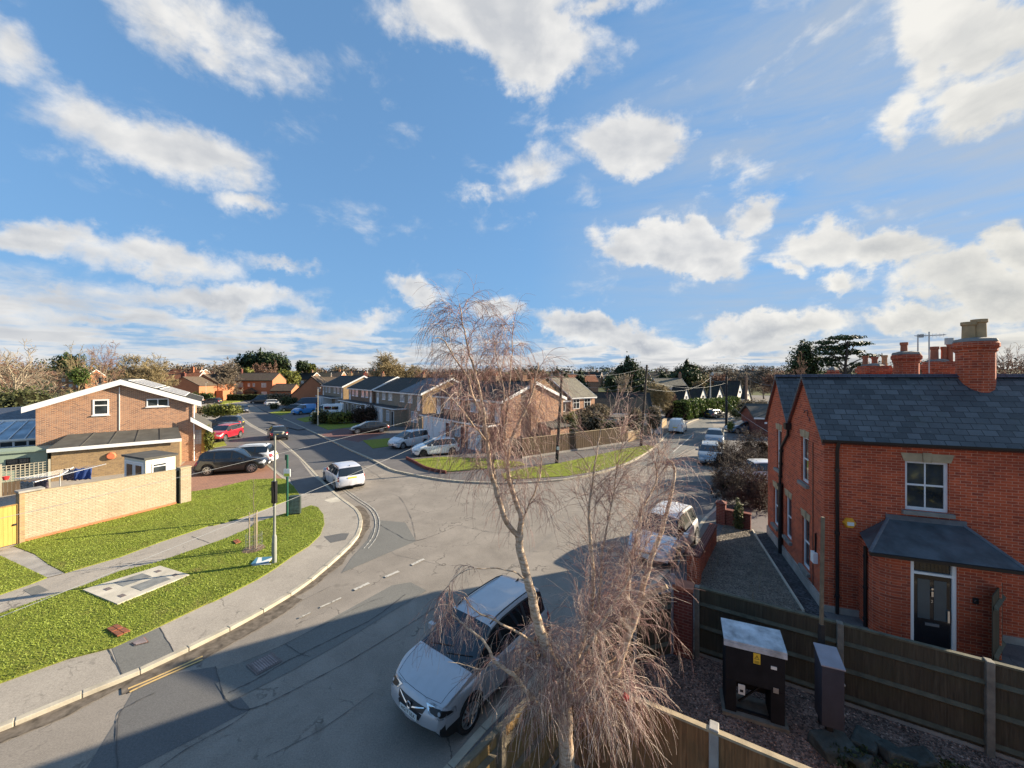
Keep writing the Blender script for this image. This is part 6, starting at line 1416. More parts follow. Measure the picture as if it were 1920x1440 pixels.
wire(t1-Vector((.17,0,.2)), (-8.6,1.2,5.1), .5, .0032, 'upper pale wire crossing the side road towards the lower left', 'steel')
wire(t1-Vector((.06,0,.3)), (-7.8,1.2,3.9), .5, .0042, 'lower pale wire crossing the junction towards the lower left', 'steel')
wire(t1-Vector((-.1,0,.2)), t2-Vector((.1,0,.25)), .5, .008, 'slack wire between the first two telegraph poles', 'steel')
wire(t2-Vector((.1,0,1.2)), D(1090,60,5.6), .6, .009, 'drooping pair of wires from the leaning pole to the roofs', 'steel')
wire(t2-Vector((.1,0,1.9)), D(1120,60,5.), .3, .009, 'lower wire from the leaning pole to the bungalow', 'steel')
wire(t2-Vector((0,0,1.6)), t4-Vector((0,0,.9)), .7, .008, 'wire from the leaning pole to the dark pole', 'steel')
wire(t4-Vector((0,0,.5)), t3-Vector((0,0,.5)), .4, .01, 'wire from the dark pole to the pale thin pole', 'steel')
wire(t3-Vector((0,0,.2)), t2-Vector((0,0,2.4)), 1.2, .01, 'long sagging wire over the white cottages', 'steel')
wire(t5-Vector((0,0,.3)), D(1480,60,6.2), 1.0, .011, 'sagging wire from the brown pole towards the slate roof', 'steel')
wire(t4-Vector((0,0,3.2)), RH.w(0,5.,4.6), .25, .006, 'low wire from the dark pole to the red brick gable', 'steel')
def farlamp(px, pyb, pyt, label, zb=.13):
    q = P(px, pyb, zb); zt = ZA(pyt, q.y)-zb; r = thing('street_lamp', label, 'street lamp', q, 0, 'distant street lamps'); MB().tube([(0,0,0),(0,0,1),(0,0,1.05),(0,0,zt)], [.09,.09,.055,.04], 8).build('column', M['concpale'], r); m = MB(); m.box(-.05,-.08,zt,.4,.08,zt+.12); m.build('lantern', M['steel'], r)
farlamp(596, 798, 728, 'pale street lamp by the green bushes near the camper van'); farlamp(386, 756, 717, 'pale street lamp in front of the plain orange gable'); farlamp(383.5, 752, 716, 'far thin lamp column') if 0 else None
# ------------------------------------------------------------------ vehicles
PAINT = {}
def pnt(name, c, metal=0., rough=.3):
    if name not in PAINT: PAINT[name] = paint(name + ' car paint', c, metal, rough)
    return PAINT[name]
CARS = {
 # profile: (x, z) of the centre line from the rear to the front, x measured from the rear bumper
 'crossover': dict(L=4.21, W=1.80, wb=2.60, fo=.84, R=.335, prof=[(0,.42),(.03,.95),(.12,1.05),(.40,1.50),(.62,1.575),(1.3,1.605),(2.0,1.59),(2.42,1.52),(3.26,1.045),(3.60,1.00),(3.92,.91),(4.10,.82),(4.18,.64),(4.21,.46)],
    belt=[(0,.90),(.35,1.02),(1.2,.99),(3.1,.94),(3.7,.90),(4.05,.77),(4.15,.60)], ws=(2.42,3.24), rw=(.10,.42), sw=(.42,3.0), pillars=[1.28,2.22], low=.19, clad=True, roofw=.60, rail='blackpl'),
 'hatch': dict(L=4.33, W=1.82, wb=2.64, fo=.88, R=.315, prof=[(0,.40),(.02,.84),(.10,.95),(.48,1.36),(.75,1.44),(1.4,1.49),(2.1,1.46),(2.4,1.40),(3.25,.98),(3.6,.90),(4.0,.78),(4.2,.66),(4.33,.42)],
    belt=[(0,.82),(.35,.95),(1.2,.93),(3.1,.87),(3.8,.80),(4.2,.62)], ws=(2.4,3.22), rw=(.08,.52), sw=(.45,3.0), pillars=[1.25,2.15], low=.17, clad=False, roofw=.60),
 'suv': dict(L=4.60, W=1.87, wb=2.69, fo=.93, R=.365, prof=[(0,.48),(.03,1.02),(.12,1.12),(.55,1.58),(.8,1.66),(1.5,1.69),(2.3,1.67),(2.65,1.60),(3.5,1.13),(3.9,1.07),(4.3,.95),(4.48,.80),(4.60,.50)],
    belt=[(0,.98),(.35,1.12),(1.3,1.08),(3.4,1.02),(4.0,.96),(4.45,.76)], ws=(2.65,3.47), rw=(.10,.6), sw=(.45,3.2), pillars=[1.35,2.4], low=.23, clad=True, roofw=.62, rail='blackpl'),
 'mpv': dict(L=4.30, W=1.81, wb=2.64, fo=.82, R=.31, prof=[(0,.42),(.02,.98),(.08,1.10),(.30,1.50),(.5,1.58),(1.2,1.62),(2.0,1.60),(2.4,1.52),(3.5,1.02),(3.75,.93),(4.05,.80),(4.2,.68),(4.30,.42)],
    belt=[(0,.95),(.35,1.05),(1.2,1.00),(3.3,.90),(3.9,.80),(4.2,.62)], ws=(2.4,3.45), rw=(.06,.33), sw=(.32,3.25), pillars=[1.15,2.15], low=.17, clad=False, roofw=.62),
 'saloon': dict(L=4.70, W=1.83, wb=2.85, fo=.80, R=.325, prof=[(0,.42),(.03,.88),(.20,1.05),(.75,1.09),(1.45,1.39),(1.9,1.43),(2.5,1.41),(2.85,1.34),(3.55,1.0),(3.9,.93),(4.4,.80),(4.58,.68),(4.70,.42)],
    belt=[(0,.85),(.35,.98),(1.2,.96),(3.5,.89),(4.1,.82),(4.55,.64)], ws=(2.85,3.52), rw=(.78,1.42), sw=(.95,3.3), pillars=[1.75,2.6], low=.16, clad=False, roofw=.58),
 'estate': dict(L=4.70, W=1.80, wb=2.70, fo=.90, R=.32, prof=[(0,.42),(.02,.88),(.08,1.0),(.45,1.42),(.7,1.47),(1.6,1.50),(2.4,1.47),(2.75,1.40),(3.5,1.0),(3.9,.93),(4.4,.80),(4.58,.68),(4.70,.42)],
    belt=[(0,.85),(.35,.96),(1.2,.95),(3.5,.89),(4.1,.82),(4.55,.64)], ws=(2.75,3.48), rw=(.06,.48), sw=(.35,3.3), pillars=[1.2,2.0,2.8], low=.17, clad=False, roofw=.60, rail='steel'),
 'van': dict(L=4.42, W=1.84, wb=2.66, fo=.86, R=.33, prof=[(0,.45),(.01,1.72),(.06,1.80),(.5,1.84),(1.6,1.85),(2.3,1.80),(2.55,1.72),(3.45,1.15),(3.8,1.05),(4.15,.88),(4.32,.72),(4.42,.46)],
    belt=[(0,1.15),(.35,1.18),(2.2,1.12),(3.3,1.02),(3.9,.92),(4.3,.68)], ws=(2.55,3.4), rw=(.0,.0), sw=(2.3,3.2), pillars=[], low=.2, clad=False, roofw=.68),
 'bigvan': dict(L=5.3, W=1.98, wb=3.3, fo=.95, R=.34, prof=[(0,.45),(.01,2.2),(.08,2.33),(.6,2.38),(2.4,2.38),(3.2,2.30),(3.5,2.18),(4.4,1.25),(4.75,1.12),(5.05,.95),(5.2,.75),(5.3,.46)],
    belt=[(0,1.35),(.35,1.38),(3,1.3),(4.2,1.1),(4.8,.98),(5.2,.7)], ws=(3.5,4.35), rw=(.0,.0), sw=(3.1,4.1), pillars=[], low=.2, clad=False, roofw=.72),
}
def make_car(kind, label, body, q=1, group=None, rim='alloy', plate=None, rearplate=None, name='parked_car', cat='car', hero=False, glassrear=True, roofmat=None):
    """origin on the ground at the middle of the wheelbase, front towards +x"""
    S = CARS[kind]; L, W, wb, fo, RW = S['L'], S['W'], S['wb'], S['fo'], S['R']; hw = W/2
    xf = L - fo; xr = xf - wb; x0 = -(xr + wb/2)                  # local x of the rear bumper
    r = thing(name, label, cat, (0,0,0), 0, group)
    key = sorted(set([0,.015,.045,.09,.15,L-.15,L-.09,L-.045,L-.015,L] + [p[0] for p in S['prof']] + list(S['ws']) + [v for v in S['rw'] if v] + list(S['sw']) + [p+d for p in S['pillars'] for d in (-.045,.045)]
          + [c + RW*1.17*math.cos(PI*k/10) for c in (xf, xr) for k in range(11)]))
    step = .07 if hero else (.13 if q else .22); xs = []
    for a, b in zip(key, key[1:]):
        if b-a < .004: continue
        n = max(1, int((b-a)/step)); xs += [a + (b-a)*k/n for k in range(n)]
    xs.append(L)
    P_ = S['prof']
    def top(x):      # gently rounded profile
        h = .05; return (interp(P_, x-h) + 2*interp(P_, x) + interp(P_, x+h))/4 if .12 < x < L-.12 else interp(P_, x)
    def belt(x): return min(interp(S['belt'], x), top(x)-.035)
    def low(x):
        z = S['low'] + .06*max(0, 1-(L-x)/.5)*0 + (.05 if x < .3 else 0)
        for c in (xf, xr):
            d = abs(x-c)
            if d < RW*1.17: z = max(z, RW + math.sqrt(max(0,(RW*1.17)**2-d*d))*.98)
        return z
    def width(x):
        e = min(x, L-x); t = clamp(e/.75); f = 1 - .11*(1-t)**2.2 - .02*(1-clamp(e/2.)); return hw*f
    def inset(x):
        e = min(x, L-x); return .055*(1-clamp(e/.12))**2
    def ringpts(x):
        w = width(x) - inset(x)*.8; zt, zb, zl = top(x) - inset(x)*.6, belt(x) - inset(x)*.6, low(x) + inset(x)
        zl = min(zl, zb-.03); h = zb-zl; g = zt-zb; gl = clamp((g-.10)/.3)
        z4 = zb + g*.86; y5 = w*.965 - .035 - (zt-zb-.04)*.42*gl - .03; rw_ = S['roofw']; 
        tum = max(0, g-.05); yt = w*.95 - tum*.46; yt = max(yt, rw_*hw*.98) if gl > .3 else yt
        A = [(w*.90, zl), (w*.965, zl+.05*h), (w*.995, zl+.20*h), (w, zl+.45*h), (w*.992, zl+.70*h), (w*.972, zl+.92*h), (w*.945, zb)]
        B = [(lerp(w*.935, yt, t), lerp(zb+.012, z4, t)) for t in (0,.10,.5,.93,1)]
        b3 = B[-1]; C = [(b3[0]*.96, lerp(z4, zt, .62)), (b3[0]*.84, lerp(z4, zt, .86)), (b3[0]*.55, zt-.006), (b3[0]*.27, zt-.001), (0, zt)]
        return A + B + C      # 7 + 4 + 5 = 16
    NR = 17; V = []; rows = []
    def roundx(x, y, z):
        s = 1 if x > L/2 else -1; e = min(x, L-x); k = .20*(1-clamp(e/1.0))*(abs(y)/hw)**2.6
        # nose leans back with height above and below the bumper line
        zz = abs(z-.52); k2 = (1-clamp(e/.40))*(.26*clamp((zz-.10)/.5)**1.4 if z > .5 else .17*clamp((.46-z)/.28)**1.3) if kind not in ('van','bigvan') or s > 0 else 0
        return x - s*(k+k2)
    for x in xs:
        rp = ringpts(x); row = []
        for (y, z) in rp: row.append((roundx(x,y,z)+x0, y, z))
        for (y, z) in rp[-2::-1]: row.append((roundx(x,y,z)+x0, -y, z))
        rows.append(row)
    m = 2*NR-1
    # end caps: shrinking rings
    def cap(row, s):
        out = []; zc = sum(p[2] for p in row)/len(row); 
        for t in (.86,.66,.42,.18): out.append([(p[0]+s*.012*(1-t), p[1]*t, zc+(p[2]-zc)*t) for p in row])
        return out
    rc, fc = cap(rows[0], -1), cap(rows[-1], 1); nc = len(rc)
    allr = rc[::-1] + rows + fc; X = [None]*nc + xs + [None]*nc
    V = [p for row in allr for p in row]; F = {}
    def put(k, f): F.setdefault(k, []).append(f)
    paintband = 'body'; swa, swb = S['sw']; wsa, wsb = S['ws']; rwa, rwb = S['rw']
    for i in range(len(allr)-1):
        xa, xb = X[i], X[i+1]; xm = (xa+xb)/2 if xa is not None and xb is not None else None
        for j in range(m-1):
            f = (i*m+j, (i+1)*m+j, (i+1)*m+j+1, i*m+j+1); jj = j if j < NR-1 else (m-2-j); part = 'body'
            if xm is None:
                part = 'bumper_trim' if S['clad'] and jj < 2 and 0 else 'body'
            else:
                g = top(xm)-belt(xm)
                if jj >= 11 and wsa+.02 < xm < wsb: part = 'windscreen'
                elif jj >= 11 and rwb > 0 and rwa < xm < rwb: part = 'rear_window'
                elif 8 <= jj <= 9 and swa < xm < swb and g > .16 and not any(abs(xm-p) < .045 for p in S['pillars']): part = 'side_window_left' if j < NR else 'side_window_right'
                elif 7 <= jj <= 10 and swa-.06 < xm < swb+.1 and g > .14: part = 'window_trim_left' if j < NR else 'window_trim_right'
                elif S['clad'] and (jj < 2 or (jj < 4 and (xm > L-.45 or xm < .4) and allr[i][j][2] < .43)): part = 'cladding'
                elif jj < 1: part = 'cladding'
            if S['clad'] and part == 'body' and (xm is None or xm > L-.5 or xm < .4) and sum(V[t][2] for t in f)/4 < .40: part = 'cladding'
            put(part, f)
    for row, s in ((0, 1), (len(allr)-1, -1)):
        f = tuple(row*m+k for k in range(m)); put('body', f[::-1] if s > 0 else f)
    mats = {'body': body, 'windscreen': M['carglass'], 'rear_window': M['carglass'] if glassrear else body, 'side_window_left': M['carglass'], 'side_window_right': M['carglass'], 'window_trim_left': M['blackpl'], 'window_trim_right': M['blackpl'], 'cladding': M['blackpl']}
    full = [f for fs in F.values() for f in fs]; bvh = BVHTree.FromPolygons([Vector(p) for p in V], full)
    for k, fs in F.items():
        used = sorted(set(i for f in fs for i in f)); mp = {u: n for n, u in enumerate(used)}
        mb = MB(); mb.v = [V[u] for u in used]; mb.f = [tuple(mp[i] for i in f) for f in fs]
        nm = k.replace('_left','').replace('_right','')
        mb.build(nm, mats[k], r, smooth=True, angle=38)
    if roofmat: pass
    # underside and wheel wells
    mb = MB(); mb.box(x0+.25,-hw+.22,S['low']+.03,x0+L-.3,hw-.22,S['low']+.3)
    for c in (xf, xr): mb.box(x0+c-RW*1.25,-hw+.10,.30,x0+c+RW*1.25,hw-.10,RW*2.2)
    mb.build('underbody', M['black'], r)
    # wheels
    tw = .215
    for c in (xf, xr):
        for s in (1, -1):
            o = bpy.data.objects.new('wheel', wheel_mesh('tyre', RW, tw)); COL.objects.link(o); o.parent = r; o.location = (x0+c, s*(hw-.115), RW); o.rotation_euler = (0, 0, 0 if s < 0 else PI)
            q2 = bpy.data.objects.new('rim', wheel_mesh('rim', RW, tw, rim)); COL.objects.link(q2); q2.parent = o
    # --- projected details
    def cast(o, d):
        h = bvh.ray_cast(Vector(o), Vector(d).normalized()); return (h[0], h[1]) if h[0] is not None else (None, None)
    def patch(name, poly, org, d, ua, va, mat, off=.006, par=None, n=5, smooth=True):
        """polygon in the (ua, va) plane through org cast along d on to the body"""
        org, d, ua, va = Vector(org), Vector(d).normalized(), Vector(ua), Vector(va); c = (sum(p[0] for p in poly)/len(poly), sum(p[1] for p in poly)/len(poly)); K = len(poly); mb = MB()
        edge = []
        for i in range(K):
            a, b = poly[i], poly[(i+1) % K]; s = max(1, int(math.hypot(a[0]-b[0], a[1]-b[1])/.07)); edge += [(lerp(a[0],b[0],k/s), lerp(a[1],b[1],k/s)) for k in range(s)]
        E = len(edge); vs = []
        for t in [0] + [k/n for k in range(1, n+1)]:
            for (a, b) in (edge if t > 0 else [c]):
                p = org + ua*lerp(c[0],a,t) + va*lerp(c[1],b,t); h, nn = cast(p, d)
                if h is None: return None
                vs.append(h - d*off)
        mb.v = [tuple(v) for v in vs]
        for k in range(E): mb.f.append((0, 1+k, 1+(k+1) % E))
        for t in range(1, n):
            for k in range(E): a = 1+(t-1)*E+k; b = 1+(t-1)*E+(k+1) % E; mb.f.append((a, a+E, b+E, b))
        nrm = Vector()
        for f in mb.f[:E]:
            nrm += (Vector(mb.v[f[1]])-Vector(mb.v[f[0]])).cross(Vector(mb.v[f[2]])-Vector(mb.v[f[0]]))
        if nrm.dot(d) > 0: mb.f = [f[::-1] for f in mb.f]
        return mb.build(name, mat, par or r, smooth=smooth)
    def line(pts, org, d, ua, va, w=.006, off=.001, closed=False):
        org, d, ua, va = Vector(org), Vector(d).normalized(), Vector(ua), Vector(va); out = []
        for a, b in zip(pts, pts[1:]):
            s = max(1, int(math.hypot(a[0]-b[0], a[1]-b[1])/.08))
            for k in range(s+1):
                h, nn = cast(org + ua*lerp(a[0],b[0],k/s) + va*lerp(a[1],b[1],k/s), d)
                if h is not None: out.append(h - d*off)
        return out
    X_ = lambda v: x0 + v
    if q or hero:
        mb = MB()
        for s in (1, -1):
            og = (0, s*3, 0); dd = (0, -s, 0); ux, uz = (1,0,0), (0,0,1); zb = belt
            doors = []
            if kind in ('van', 'bigvan'): xs_d = [swa-.05, swb-.05]
            else: xs_d = [xr+RW*1.25+.02, (S['pillars'][-1] if len(S['pillars']) < 3 else S['pillars'][1]), wsb-.32]
            for xd in xs_d:
                p = line([(X_(xd), S['low']+.10), (X_(xd), belt(xd)-.01)], og, dd, ux, uz)
                if len(p) > 1: mb.tube(p, .004, 4)
            p = line([(X_(xs_d[0]), S['low']+.10), (X_(xs_d[-1]), S['low']+.10)], og, dd, ux, uz)
            if len(p) > 1: mb.tube(p, .004, 4)
        # bonnet shut line and boot line
        w_ = width(wsb)*.86
        for s in (1, -1):
            p = line([(X_(wsb+.02), s*w_), (X_(L-.28), s*w_*.86)], (0,0,3), (0,0,-1), (1,0,0), (0,1,0))
            if len(p) > 1: mb.tube(p, .0045, 4)
        p = line([(X_(L-.27), -w_*.86), (X_(L-.20), -w_*.4), (X_(L-.19), 0), (X_(L-.20), w_*.4), (X_(L-.27), w_*.86)], (0,0,3), (0,0,-1), (1,0,0), (0,1,0))
        if len(p) > 1: mb.tube(p, .0045, 4)
        if mb.v: mb.build('panel_gaps', M['black'], r)
        for s in (1, -1):
            for xd in (xs_d[1]-.20, xs_d[-1]-.95) if kind not in ('van','bigvan') else (swa+.1,):
                zz = belt(xd)-.09; h, nn = cast((X_(xd), s*3, zz), (0,-s,0))
                if h is not None and xd > xs_d[0]: MB().box(h.x-.10, h.y-(.03 if s < 0 else -.005), h.z-.012, h.x+.10, h.y+(.03 if s > 0 else -.005), h.z+.014).build('door_handle', body, r, bevel=.004)
    # mirrors
    for s in (1, -1):
        xm_ = wsb-.52; zm = belt(xm_)+.06; y = width(xm_)*.95; mb = MB(); mb.hexa([(X_(xm_-.06),s*y,zm-.03),(X_(xm_+.06),s*y,zm-.03),(X_(xm_+.06),s*(y+.06),zm-.01),(X_(xm_-.06),s*(y+.06),zm-.01)][::1 if s > 0 else -1], [(X_(xm_-.05),s*y,zm+.01),(X_(xm_+.04),s*y,zm+.01),(X_(xm_+.04),s*(y+.06),zm+.02),(X_(xm_-.05),s*(y+.06),zm+.02)][::1 if s > 0 else -1])
        yy = sorted((s*(y+.05), s*(y+.23))); mb.box(X_(xm_-.05), yy[0], zm-.03, X_(xm_+.06), yy[1], zm+.12); mo = mb.build('mirror', body, r, bevel=.025)
    # lights, grille, plates
    wL = width(L-.25); zt_ = top(L-.22)
    if kind in ('van', 'bigvan'): hz0, hz1 = .72, .98
    else: hz0, hz1 = zt_-.25, zt_-.05
    for s in (1, -1):
        d = Vector((-1, -s*.75, 0)).normalized(); u = Vector((-d.y, d.x, 0))*1; o = Vector((X_(L-.25), s*wL*.80, 0)) - d*2
        su = 1 if s > 0 else -1
        poly = [(-.30*1,hz0+.02),(.02,hz0-.01),(.24,hz0+.05),(.34,hz1-.0),(.05,hz1-.01),(-.28,hz0+.13)]
        poly = [((a if s > 0 else -a), b) for a, b in poly]
        hl = patch('headlight', poly, o, d, u, (0,0,1), M['lens'], .006)
        if hl and hero:
            p2 = [((a if s > 0 else -a), b) for a, b in [(-.24,hz0+.05),(.0,hz0+.03),(.20,hz0+.07),(.24,hz1-.06),(.02,hz1-.05),(-.2,hz0+.10)]]
            patch('lamp_reflector', p2, o, d, u, (0,0,1), M['black'], .011, hl); p3 = [((a if s > 0 else -a), b) for a, b in [(.235,hz0+.08),(.25,hz0+.08),(.30,hz1-.03),(.12,hz1-.035),(.12,hz1-.045),(.28,hz1-.045)]]
            patch('daytime_strip', p3, o, d, u, (0,0,1), M['chrome'], .015, hl, 2); p4 = [((a if s > 0 else -a)+.0, b) for a, b in [(.02+.032*math.cos(t), (hz0+hz1)/2-.01+.03*math.sin(t)) for t in [2*PI*k/8 for k in range(8)]]]
            patch('lamp_projector', p4, o, d, u, (0,0,1), M['lens'], .017, hl, 2)
        # tail lights
        d = Vector((1, -s*.8, 0)).normalized(); u = Vector((d.y, -d.x, 0)); zr = interp(P_, .06); o = Vector((X_(.22), s*wL*.86, 0)) - d*2; zz1 = min(zr, 1.15 if kind not in ('hatch','mpv','crossover') else 1.2)-.05
        tl = [(-.14,zz1-.28),(.16,zz1-.26),(.20,zz1-.02),(-.10,zz1-.03)]
        if kind in ('hatch',): tl = [(-.02,zz1-.22),(.14,zz1-.2),(.12,zz1+.10),(.0,zz1+.05)]
        if kind in ('van','bigvan'): tl = [(-.04,.75),(.07,.75),(.07,1.25),(-.04,1.25)]
        patch('tail_light', [((a if s < 0 else -a), b) for a, b in tl], o, d, u, (0,0,1), M['lensred'], .006)
    og = (X_(L)+2, 0, 0); wg = hw*.46; gz0, gz1 = hz0-.14, hz0+.10
    gr = patch('grille', [(-wg,hz0+.10),(wg,hz0+.10),(wg*.72,gz0),(-wg*.72,gz0)] if hero else [(-wg,hz0+.02),(wg,hz0+.02),(wg*.9,gz0+.05),(-wg*.9,gz0+.05)], og, (-1,0,0), (0,1,0), (0,0,1), M['black'], .005)
    if S['clad']: patch('bumper_trim', [(-hw*.84,.46),(-hw*.5,.395),(hw*.5,.395),(hw*.84,.46),(hw*.80,.30),(-hw*.80,.30)], og, (-1,0,0), (0,1,0), (0,0,1), M['blackpl'], .005)
    else: patch('lower_intake', [(-hw*.62,.42),(hw*.62,.42),(hw*.55,.27),(-hw*.55,.27)], og, (-1,0,0), (0,1,0), (0,0,1), M['blackpl'], .005)
    if gr and hero:
        zc = hz0+.02
        mb = MB(); h, nn = cast((X_(L)+2, 0, zc), (-1,0,0)); mb.lathe([(0,.012),(.052,.012),(.066,.02),(.07,.008),(.066,0)], 20, (0,0,0), 'Y')
        R3 = Matrix.Translation(h+Vector((.012,0,0))) @ Matrix.Rotation(PI/2, 4, 'Z'); mb.v = [tuple(R3 @ Vector((p[0],-p[1],p[2]))) for p in mb.v]; em = mb.build('badge', M['chrome'], gr, smooth=True, angle=30)
        mb = MB(); gv = [(-.03,-.03),(.005,-.042),(.03,-.02),(.012,-.005),(.036,.02),(.012,.03),(.02,.046),(-.012,.036),(-.036,.01),(-.018,-.002)]; mb.add([(h.x+.028, a, h.z+b) for a, b in gv], [tuple(range(len(gv)))]); mb.build('badge_emblem', M['ink'], em)
        for s in (1, -1): patch('chrome_wing', [(s*.08,zc+.005),(s*wg*.90,zc+.080),(s*wg*.88,zc+.063),(s*.085,zc-.015)], og, (-1,0,0), (0,1,0), (0,0,1), M['chrome'], .016, gr, 2)
        mb = MB()
        for k in range(3):
            p = line([(-wg*(.72+.06*k), gz0+.03+.03*k), (wg*(.72+.06*k), gz0+.03+.03*k)], og, (-1,0,0), (0,1,0), (0,0,1), off=.008)
            if len(p) > 1: mb.tube(p, .005, 4)
        mb.build('grille_bars', M['blackpl'], gr)
        for s in (): patch('fog_lamp', [(s*.62*hw,.36),(s*.80*hw,.40),(s*.80*hw,.50),(s*.64*hw,.46)], og, (-1,0,0), (0,1,0), (0,0,1), M['blackpl'], .006)
        # wipers, wipe area
        mb = MB()
        for a, b in (((X_(wsb-.06),-.55),(X_(wsb-.20),.05)),((X_(wsb-.05),.0),(X_(wsb-.22),.62))):
            p = line([(a[0],a[1]),(b[0],b[1])], (0,0,3), (0,0,-1), (1,0,0), (0,1,0), off=.02)
            if len(p) > 1: mb.tube(p, .009, 5)
        mb.build('wiper', M['black'], r)
    h, nn = cast((X_(L)+2, 0, (.52 if kind not in ('van','bigvan') else .5)), (-1,0,0)); zp = h.z
    fp = MB().box(h.x+.004,-.26,zp-.056,h.x+.016,.26,zp+.056).build('front_number_plate', M['plateW'], r)
    if plate: text_part(plate, .098, M['ink'], fp, Matrix.Translation((h.x+.017,0,zp)) @ Matrix.Rotation(PI/2,4,'Z') @ Matrix.Rotation(PI/2,4,'X'), 'plate_lettering', .0005, .0012, .95)
    zp = .80 if kind not in ('saloon',) else .72; h, nn = cast((X_(0)-2, 0, zp), (1,0,0))
    rp_ = MB().box(h.x-.016,-.26,zp-.056,h.x-.004,.26,zp+.056).build('rear_number_plate', M['plateY'], r)
    if rearplate: text_part(rearplate, .098, M['ink'], rp_, Matrix.Translation((h.x-.017,0,zp)) @ Matrix.Rotation(-PI/2,4,'Z') @ Matrix.Rotation(PI/2,4,'X'), 'plate_lettering', .0005, .0012, .95)
    if kind in ('van', 'bigvan'):   # rear door split
        MB().box(h.x-.008,-.006,.55,h.x-.0,.006,P_[1][1]).build('door_gap', M['black'], r)
    if S.get('rail'):
        for s in (1, -1):
            pts = []
            for k in range(8):
                x = lerp(S['rw'][1]+.15, wsa-.05, k/7); hh, nn = cast((X_(x), s*S['roofw']*hw*1.0, 3), (0,0,-1))
                if hh is not None: pts.append(hh + Vector((0,0,.03 if 0 < k < 7 else .0)))
            if len(pts) > 2: MB().tube(pts, .014, 6).build('roof_rail', M[S['rail']], r, smooth=True)
    if hero or q:
        hh, nn = cast((X_(S['rw'][1]+.22 if S['rw'][1] else .5), 0, 3), (0,0,-1))
        if hh is not None:
            m2 = MB(); m2.add([tuple(hh+Vector(v)) for v in ((.09,0,-.005),(-.08,.022,-.005),(-.08,-.022,-.005),(-.09,0,.06))], [(0,1,3),(1,2,3),(2,0,3)]); m2.build('aerial_fin', M['black'], r)
    r['halfw'] = hw; r['wb'] = wb
    return r
WM = {}
def wheel_mesh(kind, RW, tw, rim='alloy'):
    k = (kind, RW, rim if kind == 'rim' else '')
    if k in WM: return WM[k]
    m = MB(); rr = RW*.68
    if kind == 'tyre':
        m.lathe([(rr,-tw/2+.02),(RW*.93,-tw/2),(RW*.985,-tw/2+.02),(RW,-tw/2+.05),(RW,tw/2-.05),(RW*.985,tw/2-.02),(RW*.93,tw/2),(rr,tw/2-.02)][::-1], 28, axis='Y'); m.lathe([(0,0),(rr,0)], 28, axis='Y'); mat = M['rubber']
    else:
        y = -tw/2+.012; m.lathe([(rr*1.03,y-.003),(rr*.96,y-.006),(rr*.93,y+.03)][::-1], 28, axis='Y'); m.lathe([(.055,y+.0),(0,y-.006)][::-1], 12, axis='Y')
        n = 5
        for i in range(n):
            for da in (-.20, .20):
                a = 2*PI*i/n + da*.5; b = 2*PI*i/n + da*1.35; c0, s0 = math.cos(a), math.sin(a); c1, s1 = math.cos(b), math.sin(b); w0, w1 = .018, .024
                p0 = Vector((c0*.03, y, s0*.03)); p1 = Vector((c1*rr*.96, y+.002, s1*rr*.96)); t = (p1-p0).normalized(); nn = Vector((t.z,0,-t.x))
                m.hexa([p0-nn*w0+Vector((0,.03,0)), p1-nn*w1+Vector((0,.03,0)), p1+nn*w1+Vector((0,.03,0)), p0+nn*w0+Vector((0,.03,0))], [p0-nn*w0, p1-nn*w1, p1+nn*w1, p0+nn*w0])
        mat = M[rim]
    me = bpy.data.meshes.new(kind); me.from_pydata(m.v, [], m.f); me.materials.append(mat); me.polygons.foreach_set('use_smooth', [True]*len(me.polygons)); me.set_sharp_from_angle(angle=R(35))
    WM[k] = me; return me
def place(car, pr, pf, side, z=0., anchor='m'):
    """pr, pf: photo pixels where the rear and front wheels on the visible side touch the ground; side +1 if that is the car's left"""
    a, b = P(*pr, z), P(*pf, z); d = b-a; u = d.normalized(); n = Vector((-u.y, u.x, 0)); hw = car['halfw']-.1; wb = car['wb']
    c = {'m': (a+b)/2, 'f': b - u*wb/2, 'r': a + u*wb/2}[anchor] - n*hw*side
    car.location = (c.x, c.y, z); car.rotation_euler = (0, 0, math.atan2(u.y, u.x)); del car['halfw'], car['wb']; return d.length
def placec(car, px, py, head, z=0.):
    q = P(px, py, z); car.location = (q.x, q.y, z); car.rotation_euler = (0,0,R(head)); del car['halfw'], car['wb']
silver = pnt('silver', (.50,.51,.53), .35, .4); silver2 = pnt('bright silver', (.66,.67,.68), .25); whitep = pnt('white', (.74,.75,.75)); blackp = pnt('black', (.008,.009,.012)); navy = pnt('navy', (.012,.022,.045), .3)
redp = pnt('red', (.46,.012,.028), .1); greyp = pnt('grey blue', (.22,.26,.30), .3); paleg = pnt('pale silver', (.70,.70,.74), .2); dgrey = pnt('dark grey', (.05,.055,.06), .4); bluep = pnt('bright blue', (.02,.22,.55)); steelb = pnt('steel blue', (.07,.12,.19), .4)
c = make_car('crossover', 'large silver crossover car parked beside the brown fence in the foreground', silver, hero=True, plate='HG17 ULK'); place(c, (1016,1222), (876,1368), 1, 0, 'f')
G1, G2, G3 = 'cars parked on the left side of the side road', 'cars parked on the right side of the side road', 'cars along the main road'
c = make_car('suv', 'black SUV with silver roof line parked on the brick drive beside the buff wall', blackp, group=G1); place(c, (387.5,892), (473.5,886), -1, .11)
c = make_car('suv', 'white SUV parked directly behind the black one on the brick drive', whitep, group=G1); placec(c, 457, 874, 198, .11)
c = make_car('suv', 'bright red SUV parked on the left of the side road', redp, group=G1); place(c, (451,820), (420,828), 1, .11)
c = make_car('hatch', 'dark blue hatchback just behind the red SUV', navy, 0, group=G1); placec(c, 417, 815, 200, .11)
